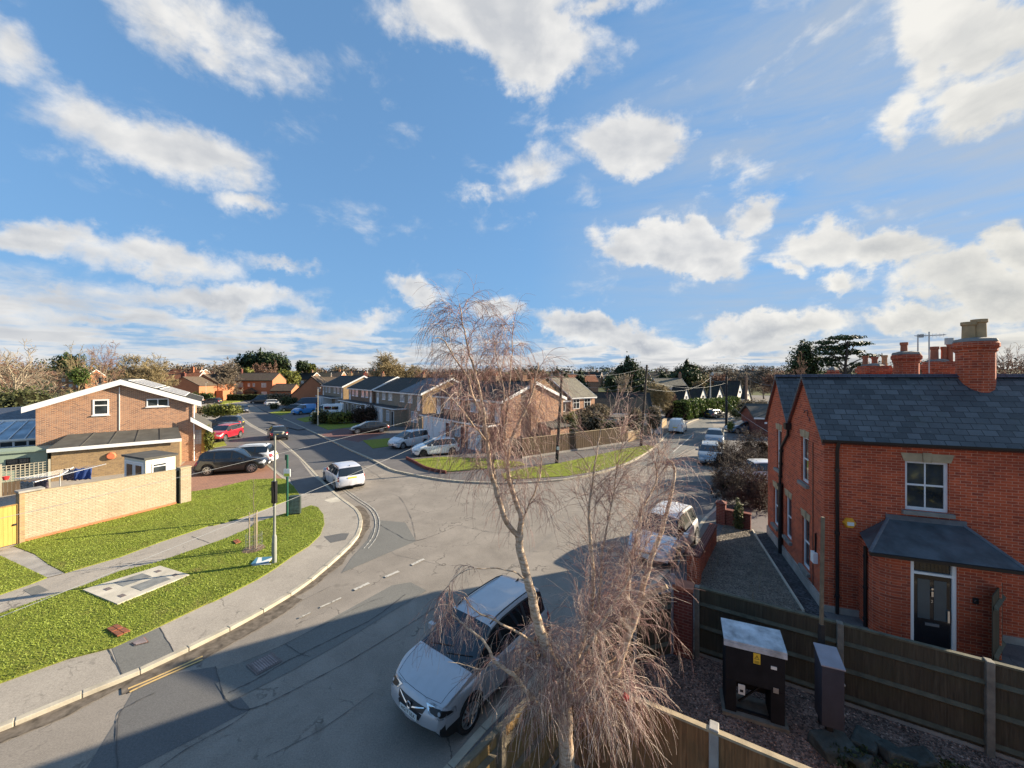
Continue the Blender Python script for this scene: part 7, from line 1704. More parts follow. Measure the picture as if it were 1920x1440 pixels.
c = make_car('suv', 'dark people carrier with rear light to the right, beside the rounded green hedge', dgrey, 0, group=G1); placec(c, 420, 803, 198, .11)
c = make_car('estate', 'dark estate car at the far left end of the side road under the orange gable', dgrey, 0, group=G1); placec(c, 396, 757, 185, .11)
c = make_car('crossover', 'black crossover with pale roof driving away up the side road', blackp, name='driving_car'); place(c, (507,827), (498.5,814), 1, 0, 'r')
c = make_car('hatch', 'small navy car facing the camera far along the left kerb', navy, 0, group=G1); placec(c, 456, 773, -56, 0)
c = make_car('hatch', 'pale silver hatchback with yellow rear plate standing at the junction kerb', paleg, rearplate='', name='parked_car'); place(c, (629,919), (606.5,899), 1, 0, 'r')
c = make_car('mpv', 'silver people carrier parked on the drive behind the white hatchback', silver2, group=G2); place(c, (803,834), (755,842), 1, .11, 'f')
c = make_car('hatch', 'white hatchback with dark front grille on the drive beside the corner lawn', whitep, group=G2, rim='darkalloy'); place(c, (850,852), (791.5,857), 1, .11)
c = make_car('saloon', 'black saloon car on the reddish brick drive facing left', blackp, group=G2); place(c, (716,811), (670,814), 1, .11)
c = make_car('bigvan', 'large black van far up the side road', blackp, 0, group=G2, name='parked_van', cat='van', glassrear=False); placec(c, 491, 757, 190, .0)
c = make_car('estate', 'silver estate car with roof rails in front of the black van', silver2, 0, group=G2); place(c, (504,761), (530,760), -1, .0)
c = make_car('van', 'bright blue van parked in front of the dark van', bluep, 0, group=G2, name='parked_van', cat='van', glassrear=False); place(c, (590,775), (560,778), 1, .11)
c = make_car('hatch', 'dark blue car half hidden left of the bright blue van', navy, 0, group=G2); placec(c, 549, 771, 190, .11)
c = make_car('bigvan', 'dark blue van behind the bright blue one', navy, 0, group=G2, name='parked_van', cat='van', glassrear=False); placec(c, 573, 765, 190, .11)
c = make_car('bigvan', 'white camper van with side windows parked before the grey terrace', whitep, 0, group=G2, name='camper_van', cat='camper van', glassrear=False); placec(c, 613, 783, 192, .11)
for s_ in (1, -1):
    y0, y1 = sorted((s_*.955, s_*1.0))
    for a_, b_ in ((-2.0,-1.0), (-.85,.2)): MB().box(a_,y0,1.45,b_,y1,1.95).build('side_window', M['carglass'], c)
MB().box(-1.2,-.3,2.37,-.3,.3,2.46).build('roof_vent', M['blackpl'], c)
c = make_car('hatch', 'grey blue car peeping out between the green bushes by the camper van', greyp, 0, group=G2); placec(c, 622, 790, -100, .11)
c = make_car('van', 'small white van standing at the left kerb of the main road', whitep, 1, group=G3, name='parked_van', cat='van', glassrear=False); place(c, (1281,813), (1288.5,806), -1, 0, 'r')
c = make_car('estate', 'dark grey car parked by the green hedge, farthest along the main road', dgrey, 0, group=G3); placec(c, 1341, 783, 35, 0)
c = make_car('hatch', 'silver blue car facing the camera, second of the two parked below the dark pole', greyp, group=G3); placec(c, 1340, 830, -119, 0)
c = make_car('estate', 'silver grey car facing the camera, nearer of the two parked below the dark pole', greyp, group=G3); placec(c, 1331, 865, -117, 0)
c = make_car('crossover', 'silver white car parked facing the camera beside the low red brick wall', silver2, group=G3); c.location = (6.3, 15.8, 0); c.rotation_euler = (0,0,R(-130)); del c['halfw'], c['wb']
c = make_car('hatch', 'blue car on the drive beside the small brick outbuilding', steelb, 0); placec(c, 1394, 811, 182, .11)
c = make_car('hatch', 'white car mostly hidden behind dark shrubs left of the red brick house', whitep, 0); c.location = D(1415, 25.5, .11); c.rotation_euler = (0,0,R(170)); del c['halfw'], c['wb']
# ------------------------------------------------------------------ plants
class TB:      # fast tube collector for branches (triangular or square section)
    def __init__(s, n=3): s.V = []; s.F = []; s.n = n; s.c = 0
    def add(s, pts, r0, r1):
        n = s.n; L = len(pts); pts = np.array(pts, float); d = np.gradient(pts, axis=0); d /= (np.linalg.norm(d, axis=1)[:,None]+1e-9)
        a = np.array([.3,.2,1.]) if abs(d[0,2]) < .9 else np.array([1.,.1,0]); u = np.cross(d, a); u /= (np.linalg.norm(u, axis=1)[:,None]+1e-9); w = np.cross(d, u)
        r = np.linspace(r0, r1, L)[:,None]; th = 2*PI*np.arange(n)/n
        V = pts[:,None,:] + r[:,:,None]*(u[:,None,:]*np.cos(th)[None,:,None] + w[:,None,:]*np.sin(th)[None,:,None])
        i = np.arange(L-1)[:,None]*n; k = np.arange(n)[None,:]; k2 = (k+1) % n
        F = np.stack([i+k, i+k2, i+n+k2, i+n+k], -1).reshape(-1,4) + s.c
        s.V.append(V.reshape(-1,3)); s.F.append(F); s.c += L*n
    def build(s, name, mat, parent=None, smooth=True):
        if not s.V: return None
        return np_mesh(name, np.concatenate(s.V), np.concatenate(s.F), mat, parent, smooth)
def grow(rnd, p, d, L, n, droop, wob, up=0.):
    p = np.array(p, float); d = np.array(d, float); d /= np.linalg.norm(d); st = L/n; out = [p.copy()]
    for i in range(n):
        d = d + rnd.randn(3)*wob; d[2] += -droop*st + up*st; d /= np.linalg.norm(d); p = p + d*st; out.append(p.copy())
    return out
def bare_tree(name, label, px, d, ytop, hw, mat='barkG', seed=1, dens=1., lean=0, base=0., trunk=.22, group=None, cat='tree', levels=4, ivy=False, twigmat=None, rmin=None, fork=.25):
    rnd = np.random.RandomState(seed); H = ZA(ytop, d) - base; sp = hw*d/FP; o = D(px, d, base); r = thing(name, label, cat, o, 0, group); rm = rmin or max(.006, .00024*d*2.0)
    A, B = TB(5), TB(3); T = grow(rnd, (0,0,0), (lean,0,1), H*.62, 8, 0, .05); A.add(T, trunk, trunk*.45)
    def rec(p, dr, L, rad, lv):
        n = 5 if lv < 3 else 4; pts = grow(rnd, p, dr, L, n, 0, .13 if lv < 3 else .2, .12 if lv < 3 else 0)
        (A if lv <= 1 else B).add(pts, rad, max(rad*.45, rm))
        if lv >= levels: return
        k = int((3.6 if lv < levels-1 else 5)*dens)
        for j in range(k):
            t = rnd.uniform(.25, 1.); i = min(int(t*n), n-1); q = pts[i] + (pts[i+1]-pts[i])*(t*n-i); dv = pts[i+1]-pts[i]; dv /= np.linalg.norm(dv)
            s = rnd.randn(3); s -= dv*s.dot(dv); s /= np.linalg.norm(s); nd = dv*.75 + s*.75; nd[2] += .12
            rec(q, nd, L*rnd.uniform(.45,.7), max(rad*.5, rm), lv+1)
    K = int(9*dens**.5)+3
    for k in range(K):
        t = fork + (1-fork)*k/(K-1); i = min(int(t*8), 7); q = T[i] + (T[i+1]-T[i])*(t*8-i); a = k*2.4 + rnd.uniform(-.4,.4); up = lerp(.35, 1.8, t)
        dr = np.array([math.cos(a), math.sin(a), up]); L = lerp(sp*.95, H*.40, t)*rnd.uniform(.8,1.1); rec(q, dr, L, trunk*lerp(.5,.4,t), 1)
    allv = np.concatenate(A.V+B.V); kz = H/allv[:,2].max(); rad = np.percentile(np.hypot(allv[:,0], allv[:,1]), 97); kx = min(1.25, sp/max(rad,.1))
    for tb in (A, B): tb.V = [v*np.array([kx, kx, kz]) for v in tb.V]
    A.build('trunk', M[mat], r); B.build('crown', M[twigmat or mat], r, smooth=False)
    return r
def leafcloud(rnd, lobes, n, size, shell=.35, jag=.28, flat=0.):
    """quads scattered through the outer shell of several ellipsoids, with lumps and gaps"""
    w = np.array([l[3]*l[4]+l[4]*l[5]+l[3]*l[5] for l in lobes]); w = w/w.sum(); pick = rnd.choice(len(lobes), n, p=w); Lb = np.array(lobes, float)[pick]
    v = rnd.randn(n, 3); v /= np.linalg.norm(v, axis=1)[:,None]; ph = rnd.rand(6)*6.28
    lump = 1 + jag*(np.sin(v[:,0]*5+ph[0]+pick)*np.sin(v[:,1]*5+ph[1])+.6*np.sin(v[:,2]*9+ph[2]+v[:,0]*6)*np.sin(v[:,1]*8+ph[3]+pick*2))
    r = (1 - shell*rnd.rand(n)**1.6)*lump + rnd.randn(n)*.04
    C = Lb[:,:3] + v*Lb[:,3:6]*r[:,None]
    nn = v + rnd.randn(n,3)*.7; nn[:,2] += flat*2; nn /= np.linalg.norm(nn, axis=1)[:,None]
    a = np.cross(nn, rnd.randn(n,3)); a /= np.linalg.norm(a, axis=1)[:,None]; b = np.cross(nn, a); s = size*(.5+rnd.rand(n))[:,None]
    V = np.stack([C-a*s-b*s*.5, C+a*s-b*s*.3, C+a*s*.6+b*s*.6, C-a*s*.5+b*s*.7], 1).reshape(-1,3)
    return V, np.arange(n*4).reshape(-1,4)
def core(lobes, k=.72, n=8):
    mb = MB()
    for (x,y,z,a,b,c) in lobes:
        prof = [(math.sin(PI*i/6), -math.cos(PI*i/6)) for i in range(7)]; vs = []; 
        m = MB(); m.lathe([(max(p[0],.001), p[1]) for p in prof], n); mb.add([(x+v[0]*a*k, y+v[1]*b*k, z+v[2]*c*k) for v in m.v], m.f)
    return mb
def bush(name, label, pos, lobes, n, size, mat, seed=1, cat='shrub', group=None, trunk=None, corek=.72, **kw):
    r = thing(name, label, cat, pos, 0, group); rnd = np.random.RandomState(seed); V, F = leafcloud(rnd, lobes, n, size, **kw)
    np_mesh('crown' if cat == 'tree' else 'foliage', V, F, M[mat], r)
    if corek: core(lobes, corek).build('dark_core', M['core'], r, smooth=True)
    if trunk: m = MB(); m.tube([(0,0,-.1),(0,0,trunk[0])], [trunk[1], trunk[1]*.7], 8); m.build('trunk', M['barkD'], r)
    return r
def pxbush(name, label, x0, x1, yt, yb, d, mat, n=900, size=None, seed=1, dep=None, cat='shrub', group=None, lob=1, zb=None, **kw):
    """bush filling the photo box x0..x1, yt..yb at distance d"""
    w = (x1-x0)/2*d/FP; zt = ZA(yt, d); zb = ZA(yb, d) if zb is None else zb; h = (zt-zb)/2; rnd = random.Random(seed); dp = dep or w
    lobes = [(0,0,zb+h,w,dp,h)] if lob == 1 else [(lerp(-w,w,(i+.5)/lob)*.9, rnd.uniform(-.3,.3)*dp, zb+h*rnd.uniform(.75,1.0), w/lob*1.5, dp*.9, h*rnd.uniform(.85,1.0)) for i in range(lob)]
    if lob > 1:
        top = max(l[2]+l[5] for l in lobes); k = (zt-zb)/(top-zb); lobes = [(a,b,zb+(c-zb)*k,e,f,g*k) for a,b,c,e,f,g in lobes]
    return bush(name, label, D((x0+x1)/2, d+dp*.3, 0), lobes, n, size or max(.05, .0032*d*.45), mat, seed, cat, group, **kw)
def hedge(label, a, b, h, w, n, size, mat, seed=1, zb=.1, name='hedge', jag=.08):
    a, b = Vector(a), Vector(b); L = (b-a).length; r = thing(name, label, 'hedge', (a.x,a.y,zb), math.atan2((b-a).y,(b-a).x)); rnd = np.random.RandomState(seed)
    q = rnd.rand(n); face = rnd.choice(4, n, p=[.42,.12,.40,.06]); X = rnd.rand(n)*L; Y = np.where(face==0, 0, np.where(face==1, w, rnd.rand(n)*w)); Z = np.where(face==2, h, rnd.rand(n)*h)
    X = np.where(face==3, np.where(rnd.rand(n)>.5, 0, L), X); j = jag*(np.sin(X*2.1)+np.sin(X*5.3+Z*3)); Z = Z + np.where(face==2, j*1.2, 0); Y = Y + np.where(face==0, -j, 0) + rnd.randn(n)*.05; Z = np.clip(Z + rnd.randn(n)*.05, 0, 9)
    C = np.stack([X,Y,Z],1); nn = rnd.randn(n,3); nn /= np.linalg.norm(nn,axis=1)[:,None]; u = np.cross(nn, rnd.randn(n,3)); u /= np.linalg.norm(u,axis=1)[:,None]; v = np.cross(nn,u); s = size*(.5+rnd.rand(n))[:,None]
    V = np.stack([C-u*s-v*s*.5, C+u*s-v*s*.3, C+u*s*.6+v*s*.6, C-u*s*.5+v*s*.7],1).reshape(-1,3); np_mesh('foliage', V, np.arange(n*4).reshape(-1,4), M[mat], r)
    MB().box(.08,.08,0,L-.08,w-.08,h-.08).build('dark_core', M['core'], r); return r
# ---- the weeping birch in the foreground
def birch():
    rnd = np.random.RandomState(7); base = D(1062, 5.85, .1); r = thing('birch_tree', 'tall bare weeping birch with pale stems and red brown twigs, centre foreground', 'tree', base, 0)
    W = lambda px, py, d: np.array(D(px, d, ZA(py, d)) - base)
    A = TB(9); A2 = TB(6); B = TB(4); T1 = TB(3); T2 = TB(3)
    def limb(pts, r0, r1, tb=None, sub=4):
        p = [W(*q) for q in pts]; c = [np.array(v) for v in catmull([Vector(v) for v in p], sub)]
        k = len(c); c = [v + rnd.randn(3)*.006 for v in c]; (tb or A).add(c, r0, r1); return c
    limb([(1062,1560,5.85),(1063,1470,5.85),(1062,1400,5.86),(1060,1330,5.88),(1058,1285,5.88),(1056,1262,5.88)], .125, .10)
    # trunk foot to the ground
    A.add([np.array([0,0,-.1]), W(1063,1500,5.85)], .17, .125)
    limb([(1056,1275,5.88),(1035,1240,5.9),(1017,1197,5.95),(1004,1153,6.0),(996,1111,6.05),(986,1075,6.1),(976,1030,6.12),(973,1000,6.15)], .085, .060)
    S1 = limb([(975,1015,6.13),(976,968,6.2),(966,937,6.25),(955,901,6.3),(951,876,6.3),(954,846,6.3),(960,821,6.3),(972,794,6.35),(985,769,6.4),(994,748,6.45),(1003,715,6.5),(1010,680,6.5)], .052, .010, A2)
    S2 = limb([(973,1005,6.14),(950,980,6.1),(932,925,6.05),(918,876,6.0),(914,830,6.0),(908,785,6.0),(902,748,6.0),(893,705,6.0),(884,674,6.0),(875,641,6.0),(867,601,6.0),(861,567,6.0)], .046, .006, A2)
    S3 = limb([(908,785,6.0),(897,765,5.95),(887,745,5.9),(878,711,5.85),(865,690,5.8),(847,662,5.75),(832,638,5.7),(815,633,5.6)], .022, .006, A2)
    S4 = limb([(953,880,6.3),(948,845,6.4),(947,806,6.45),(952,760,6.5),(957,700,6.5),(960,650,6.5),(960,612,6.5)], .026, .005, A2)
    S5 = limb([(930,915,6.05),(925,870,6.2),(935,800,6.3),(945,740,6.35),(935,690,6.4),(925,640,6.4)], .020, .005, A2)
    S6 = limb([(914,830,6.0),(890,800,5.8),(860,760,5.6),(835,735,5.5),(810,722,5.4)], .016, .005, A2)
    S7 = limb([(976,985,6.2),(990,950,6.3),(1010,905,6.4),(1015,860,6.5),(1003,820,6.55),(1010,770,6.6),(1020,720,6.6)], .018, .004, A2)
    Bq = limb([(1058,1300,5.86),(1085,1312,5.75),(1120,1300,5.7),(1148,1272,5.7),(1158,1250,5.75),(1171,1213,5.85),(1181,1184,5.9),(1192,1153,6.0),(1200,1126,6.05),(1208,1092,6.15),(1224,1039,6.3),(1238,1004,6.4),(1250,960,6.5),(1259,924,6.6),(1265,891,6.7),(1262,870,6.75),(1252,862,6.8)], .078, .016)
    B2 = limb([(1199,1136,6.03),(1212,1120,6.0),(1232,1108,5.95),(1250,1100,5.9)], .044, .036, A2)
    C1 = limb([(1179,1190,5.9),(1175,1163,5.95),(1175,1122,6.0),(1178,1080,6.1),(1181,1057,6.2),(1190,1022,6.3),(1199,986,6.4),(1202,956,6.5),(1215,933,6.6),(1231,898,6.7),(1229,870,6.8)], .050, .012, A2)
    D1 = limb([(1062,1285,5.88),(1080,1240,5.9),(1098,1185,6.0),(1110,1130,6.1),(1112,1075,6.2),(1106,1010,6.3),(1105,950,6.4),(1113,890,6.5),(1120,840,6.6),(1128,800,6.7)], .048, .007, A2)
    D2 = limb([(1098,1185,6.0),(1118,1150,6.0),(1125,1100,6.0),(1128,1040,6.1),(1140,980,6.2),(1150,920,6.4),(1160,860,6.5),(1170,812,6.6)], .024, .005, A2)
    D3 = limb([(1075,1255,5.88),(1095,1225,5.7),(1130,1165,5.6),(1165,1110,5.6),(1190,1060,5.7),(1215,1010,5.8)], .030, .006, A2)
    E1 = limb([(1150,1268,5.72),(1135,1250,5.9),(1160,1228,6.1),(1178,1205,6.3)], .022, .012, A2)
    L1 = limb([(1050,1335,5.86),(1025,1325,5.75),(1000,1312,5.6),(983,1292,5.5),(962,1265,5.45),(942,1251,5.4),(927,1240,5.4),(919,1220,5.4),(905,1200,5.4),(880,1180,5.4),(857,1161,5.4),(845,1150,5.4)], .040, .010, A2)
    L2 = limb([(1003,1207,5.95),(960,1180,5.7),(920,1160,5.5),(885,1140,5.4),(870,1120,5.35)], .022, .006, A2)
    L3 = limb([(990,1090,6.08),(970,1075,5.9),(930,1065,5.7),(880,1068,5.5),(850,1085,5.4),(838,1110,5.3)], .014, .003, A2)
    L4 = limb([(930,1240,5.4),(900,1255,5.3),(870,1245,5.2),(840,1240,5.1)], .010, .003, A2)
    L5 = limb([(1000,1310,5.6),(985,1330,5.5),(960,1338,5.4)], .012, .004, A2)
    limbs = dict(S1=(S1,13,.55,1), S2=(S2,28,.62,1), S3=(S3,10,.5,1), S4=(S4,14,.55,1), S5=(S5,14,.6,1), S6=(S6,6,.45,1), S7=(S7,10,.5,1), B=(Bq[20:],22,.7,0), C=(C1,20,.65,1), D=(D1,24,.75,1), D2=(D2,19,.7,1), D3=(D3,18,.75,1), L1=(L1,5,.4,0), L2=(L2,5,.4,0), L3=(L3,5,.45,0))
    def twig(p, dr, L, rad, droop, lv, tb):
        n = 7 if lv == 0 else 5; pts = grow(rnd, p, dr, L, n, droop, .13); tb.add(pts, rad, .0014); return pts
    ntw = 0
    for key, (c, nb, Lb, up) in limbs.items():
        for k in range(nb):
            t = rnd.uniform(.10, 1.0); i = min(int(t*(len(c)-1)), len(c)-2); p = c[i]; dv = c[i+1]-c[i]; dv = dv/np.linalg.norm(dv); s = rnd.randn(3); s -= dv*s.dot(dv); s /= np.linalg.norm(s)
            fan = key in ('C','D','D2','D3'); dr = dv*.8 + s*.8; dr[2] += (.9 if fan else .5*up); L = Lb*rnd.uniform(.55,1.25)*(1.15-.35*t); n = 8
            pts = grow(rnd, p, dr, L, n, (.25 if fan else .9 if up else 1.5)/Lb*.8, .10); B.add(pts, .0050, .0024)
            for q in range(13 if up else 8):
                tt = rnd.uniform(.15,1.); j = min(int(tt*n), n-1); pp = pts[j]; dd = pts[j+1]-pts[j]; dd = dd/np.linalg.norm(dd) + rnd.randn(3)*.55; tw = twig(pp, dd, rnd.uniform(.25,.75)*(1.25 if up else 1.), .0026, .8 if fan else 3.6 if up else 4., 0, T1 if rnd.rand() < (.5 if fan else .85 if up else .6) else T2); ntw += 1
                for z in range(3):
                    j2 = rnd.randint(1, 6); d3 = tw[j2+1]-tw[j2]; d3 = d3/np.linalg.norm(d3)+rnd.randn(3)*.5; twig(tw[j2], d3, rnd.uniform(.12,.35), .0019, 1. if fan else 3.2, 1, T1 if rnd.rand() < .7 else T2)
    # curtain of shoots hanging from the pollarded head
    heads = [W(1056,1262,5.88), W(1010,1250,5.8), W(985,1285,5.6), W(1025,1215,5.9), W(1035,1240,5.9), W(1080,1240,5.9), W(1100,1305,5.75), W(1148,1272,5.7), W(1017,1200,5.95), W(1098,1190,6.0), W(1120,1165,6.0), W(1165,1225,5.85), W(1050,1300,5.86), W(1060,1210,5.9), W(1130,1290,5.7)]
    for k in range(520):
        h = heads[rnd.randint(len(heads))] + rnd.randn(3)*[.20,.16,.13]; a = rnd.uniform(0, 6.28); dr = np.array([math.cos(a), math.sin(a)*.9-.15, rnd.uniform(.2,1.1)]); L = rnd.uniform(.5, 1.15)
        tb = T1 if rnd.rand() < .5 else T2; pts = grow(rnd, h, dr, L, 9, 3.6, .12); tb.add(pts, .0034, .0013)
        for z in range(5):
            j = rnd.randint(2, 8); d3 = pts[j+1]-pts[j]; d3 = d3/np.linalg.norm(d3)+rnd.randn(3)*.45; twig(pts[j], d3, rnd.uniform(.15,.45), .0020, 3.5, 1, T1 if rnd.rand() < .6 else T2)
    # long shoots falling in front of the red brown fence
    for k in range(75):
        h = W(rnd.uniform(1080,1190), rnd.uniform(1255,1320), rnd.uniform(5.35,5.8)); dr = np.array([rnd.uniform(-.7,1.2), rnd.uniform(-.8,.3), rnd.uniform(-.3,.8)]); pts = grow(rnd, h, dr, rnd.uniform(.4,1.1), 9, 2.4, .13)
        (T2 if rnd.rand() < .6 else T1).add(pts, .0036, .0014)
        for z in range(5):
            j = rnd.randint(1, 8); d3 = pts[j+1]-pts[j]; d3 = d3/np.linalg.norm(d3)+rnd.randn(3)*.35; twig(pts[j], d3, rnd.uniform(.2,.5), .0019, 2.5, 1, T2 if rnd.rand() < .5 else T1)
    # stub ends
    tr = A.build('trunk', M['barkbirch'], r); A2.build('stems', M['barkbirch'], r); B.build('branches', M['twigR'], r); T1.build('red_twigs', M['twigR'], r, False); T2.build('pale_twigs', M['twigP'], r, False)
    e = W(1250,1100,5.9); m = MB(); dd = (W(1250,1100,5.9)-W(1232,1108,5.95)); dd = dd/np.linalg.norm(dd); m.tube([Vector(e), Vector(e+dd*.006)], [.037,.035], 10); m.build('sawn_end', M['stone'], r)
    q = base + Vector(W(1173,1308,5.45)); m = MB(); m.lathe([(0,-.05),(.04,-.03),(.055,.02),(.03,.05),(0,.055)], 8); o = m.build('litter_scrap', M['red']); o.location = q; tag(o, 'scrap of red and white litter caught in the birch twigs', 'litter')
    m = MB(); m.lathe([(0,-.10),(.022,-.07),(.02,-.045),(0,-.04)], 8); m.build('white_part', M['white'], o)
    return r
birch()
# ---- conifers
def conifer(label, px, d, ytop, hw, seed=1, group='dark conifers on the skyline', base=0., n=2600, mat='ever', lay=7, name='conifer_tree'):
    H = ZA(ytop, d) - base; w = hw*d/FP; rn = random.Random(seed); lobes = []
    for i in range(lay):
        t = i/(lay-1); rr = w*(1-t)**.5*rn.uniform(.85,1.1)+.15*w
        for k in range(2 if t < .7 else 1): a = rn.uniform(0,6.28); lobes.append((math.cos(a)*rr*.35, math.sin(a)*rr*.35, H*(.18+.72*t), rr*1.0, rr*1.0, H*.14))
    return bush(name, label, D(px, d, base), lobes, n, max(.10, d*.0022), mat, seed, 'tree', group, trunk=(H*.3, .25), corek=.7, jag=.35)
# ------------------------------------------------------------------ rising ground, far woods and the far rooftops
def terr(x, y):
    d = math.hypot(x, y); return max(0., (d-165))*.030 if d < 700 else 16. + (d-700)*.002
mb = MB(); NA, NRg = 60, 26
for j in range(NRg):
    d = 150*(14**(j/(NRg-1)))
    for i in range(NA+1):
        a = R(-8) + (R(196))*i/NA; x, y = d*math.cos(a), d*math.sin(a); mb.v.append((x, y, terr(x,y) + (.0 if d < 165 else 1.2*math.sin(x*.02)*math.cos(y*.017)*min(1,(d-165)/200)) - .02))
for j in range(NRg-1):
    for i in range(NA): a = j*(NA+1)+i; mb.f.append((a, a+NA+1, a+NA+2, a+1))
struct(mb.build('hills', M['earth'], smooth=True))
def woodband(label, d0, d1, a0, a1, n, h0, h1, mat, seed, lobn=60, size=1.0, name='wood'):
    rnd = np.random.RandomState(seed); lobes = []
    for k in range(lobn):
        a = R(rnd.uniform(a0, a1)); d = rnd.uniform(d0, d1); x, y = d*math.cos(a), d*math.sin(a); h = rnd.uniform(h0, h1); w = h*rnd.uniform(.5,.95); lobes.append((x, y, terr(x,y)+h*.5, w, w, h*.52))
    V, F = leafcloud(rnd, lobes, n, size, shell=.6, jag=.3); o = np_mesh(name, V, F, M[mat]); tag(o, label, 'wood', kind='stuff'); return o
woodband('brown winter woodland along the skyline', 230, 520, 22, 168, 60000, 6, 11, 'farwood', 3, 330, .55)
woodband('ochre hedgerow trees before the skyline', 170, 260, 30, 165, 26000, 3.5, 7.5, 'farwood', 4, 150, .38)
woodband('scattered evergreens along the skyline', 260, 600, 25, 165, 9000, 7, 12, 'farpines', 5, 42, .6)
rnd = random.Random(12); protos = []
for k, (w_, rf2, wl) in enumerate((('brickO','tileB','a'),('brickB','tileD','b'),('render','tileG','c'),('brickB','tileR','d'))):
    r = thing('distant_house', 'x', 'house', (0,-50-20*k,-30), 0, 'distant houses on the rising ground'); W = 11+k
    shell(r, W, 7.5, 5.0, 7.8, w_, rf2, over=.3, barge='white', gutter=None, barge_h=.25); 
    for x in (2,5,8): win(r, x, 3.2, 1.4, 1.2, bars=1, glass='glasspale'); win(r, x, .9, 1.5, 1.2, bars=1, glass='glasspale')
    stack(r, W*.8, 3.7, 7, 8.9, .8, .6, w_, pots=1); protos.append(r)
spots = [(600,205,0,'long brown roofed house on the skyline above the terraces'),(648,240,1,'dark roofed house on the skyline left of the ochre tree'),(672,245,0,'brick house just right of the dark roofed skyline house'),(1032,190,2,'pale house with low roof above the pink brick house'),(1085,215,1,'dark house between the slim conifers'),(1112,225,2,'white house with grey roof left of the big dark conifer'),(1132,228,0,'brown roofed house right beside the white skyline house'),(1146,210,1,'dark roofed house touching the big conifer'),(1062,160,3,'reddish house partly hidden by the dark fir'),(1345,190,2,'pale house among bare trees above the cottages'),(1222,200,1,'dark roofed house right of the big conifer'),(310,190,3,'red roofed house on the left skyline'),(335,200,3,'second red roofed house on the left skyline'),(110,150,0,'low brick house with mossy roof behind the left bare trees'),(540,170,1,'dark roofed house behind the orange catslide house'),(565,175,1,'dark roofed house next to its twin on the middle skyline'),(1380,220,0,'brown house above the broad cottage roof'),(1420,230,2,'pale house at the right end of the skyline'),(90,210,1,'distant house behind the bare trees at the left edge'),(450,230,0,'distant house left of the big evergreen'),(735,235,1,'distant house behind the ochre tree')]
used = [False]*4
for (px, d, k, lab) in spots:
    q = D(px, d); z = terr(q.x, q.y); a = R(rnd.uniform(-25, 25))
    if not used[k]: o = protos[k]; o.location = (q.x,q.y,z); o.rotation_euler = (0,0,a); o['label'] = lab; used[k] = True
    else: dup(protos[k], (q.x,q.y,z), a, lab, 'distant houses on the rising ground')
# ------------------------------------------------------------------ trees beyond the left house
bare_tree('bare_tree', 'large pale bare tree at the left edge behind the conservatory', 30, 52, 634, 66, 'barkP', 3, 1.05, trunk=.25, levels=4)
bare_tree('bare_tree', 'russet bare tree behind the pale one at the left edge', 5, 70, 664, 60, 'barkR', 4, 1.0, trunk=.22)
bare_tree('bare_tree', 'brown bare tree between the left edge and the ivy clad tree', 85, 85, 676, 38, 'barkR', 5, .9, trunk=.2)
bare_tree('bare_tree', 'bare tree with ivy covered trunk above the white roof edge', 150, 60, 640, 30, 'barkY', 6, .95, trunk=.22)
pxbush('ivy', 'bright green ivy clump on the trunk above the white roof edge', 133, 163, 690, 722, 59, 'hedge', 1400, .10, 8, cat='climber')
pxbush('evergreen_shrub', 'dark rounded evergreen left of the ivy clad tree', 108, 150, 662, 700, 75, 'ever', 1600, .16, 9)
bare_tree('bare_tree', 'pale stemmed bare birch with reddish crown behind the left house', 182, 64, 634, 30, 'barkP', 10, 1.0, trunk=.16, twigmat='barkR')
bare_tree('bare_tree', 'second pale stemmed bare birch with reddish crown, just right of the first', 205, 66, 640, 24, 'barkP', 11, .9, trunk=.14, twigmat='barkR')
bare_tree('bare_tree', 'ochre bare tree left of the red tiled roofs', 248, 88, 662, 30, 'barkY', 12, 1.3)
bare_tree('bare_tree', 'ochre bare tree just above the white gable peak', 285, 90, 660, 34, 'barkY', 13, 1.4)
pxbush('evergreen_shrub', 'broad yellow green shrub behind the conservatory at the left edge', -60, 74, 724, 800, 38, 'dullgreen', 5200, .10, 14, lob=4, dep=3)
pxbush('evergreen_shrub', 'dark hedge mass beside the left edge of the brown brick house', 20, 70, 760, 830, 33, 'ever', 2400, .09, 15, lob=2, dep=1.6)
bare_tree('bare_tree', 'thin bare tree with sloping stems over the conservatory', 62, 42, 690, 26, 'barkP', 16, 1., trunk=.1)
bare_tree('bare_tree', 'greyish bare tree left of the orange house with dark porch', 427, 118, 668, 27, 'barkP', 17, 1.5, twigmat='barkG')
bare_tree('bare_tree', 'brown bare tree behind the orange gabled house', 402, 135, 676, 22, 'barkR', 18, 1.2)
rr_ = random.Random(4)
bush('evergreen_tree', 'big rounded dark evergreen on the skyline above the orange house', D(495, 168, 0), [(-6,0,13,5.5,5,4.6),(-1,1,14.2,5,5,4.2),(4,0,13.4,5,5,4),(7.5,0,11.5,4,4,4),(-8,0,10.5,4,4,3.5)], 6500, .38, 'ever', 20, 'tree', None, trunk=(9,.5), corek=.75)
bare_tree('bare_tree', 'russet bare tree in front of the big evergreen, left one', 486, 140, 679, 15, 'barkR', 21, 1.3)
bare_tree('bare_tree', 'russet bare tree in front of the big evergreen, right one', 514, 142, 674, 17, 'barkR', 22, 1.3)
pxbush('evergreen_tree', 'yellow green leafy tree left of the orange catslide roof', 518, 560, 694, 722, 135, 'everY', 2000, .3, 23, cat='tree', lob=2)
pxbush('evergreen_tree', 'small dark evergreen on the skyline right of the big one', 556, 578, 677, 696, 170, 'ever', 1500, .35, 24, cat='tree')
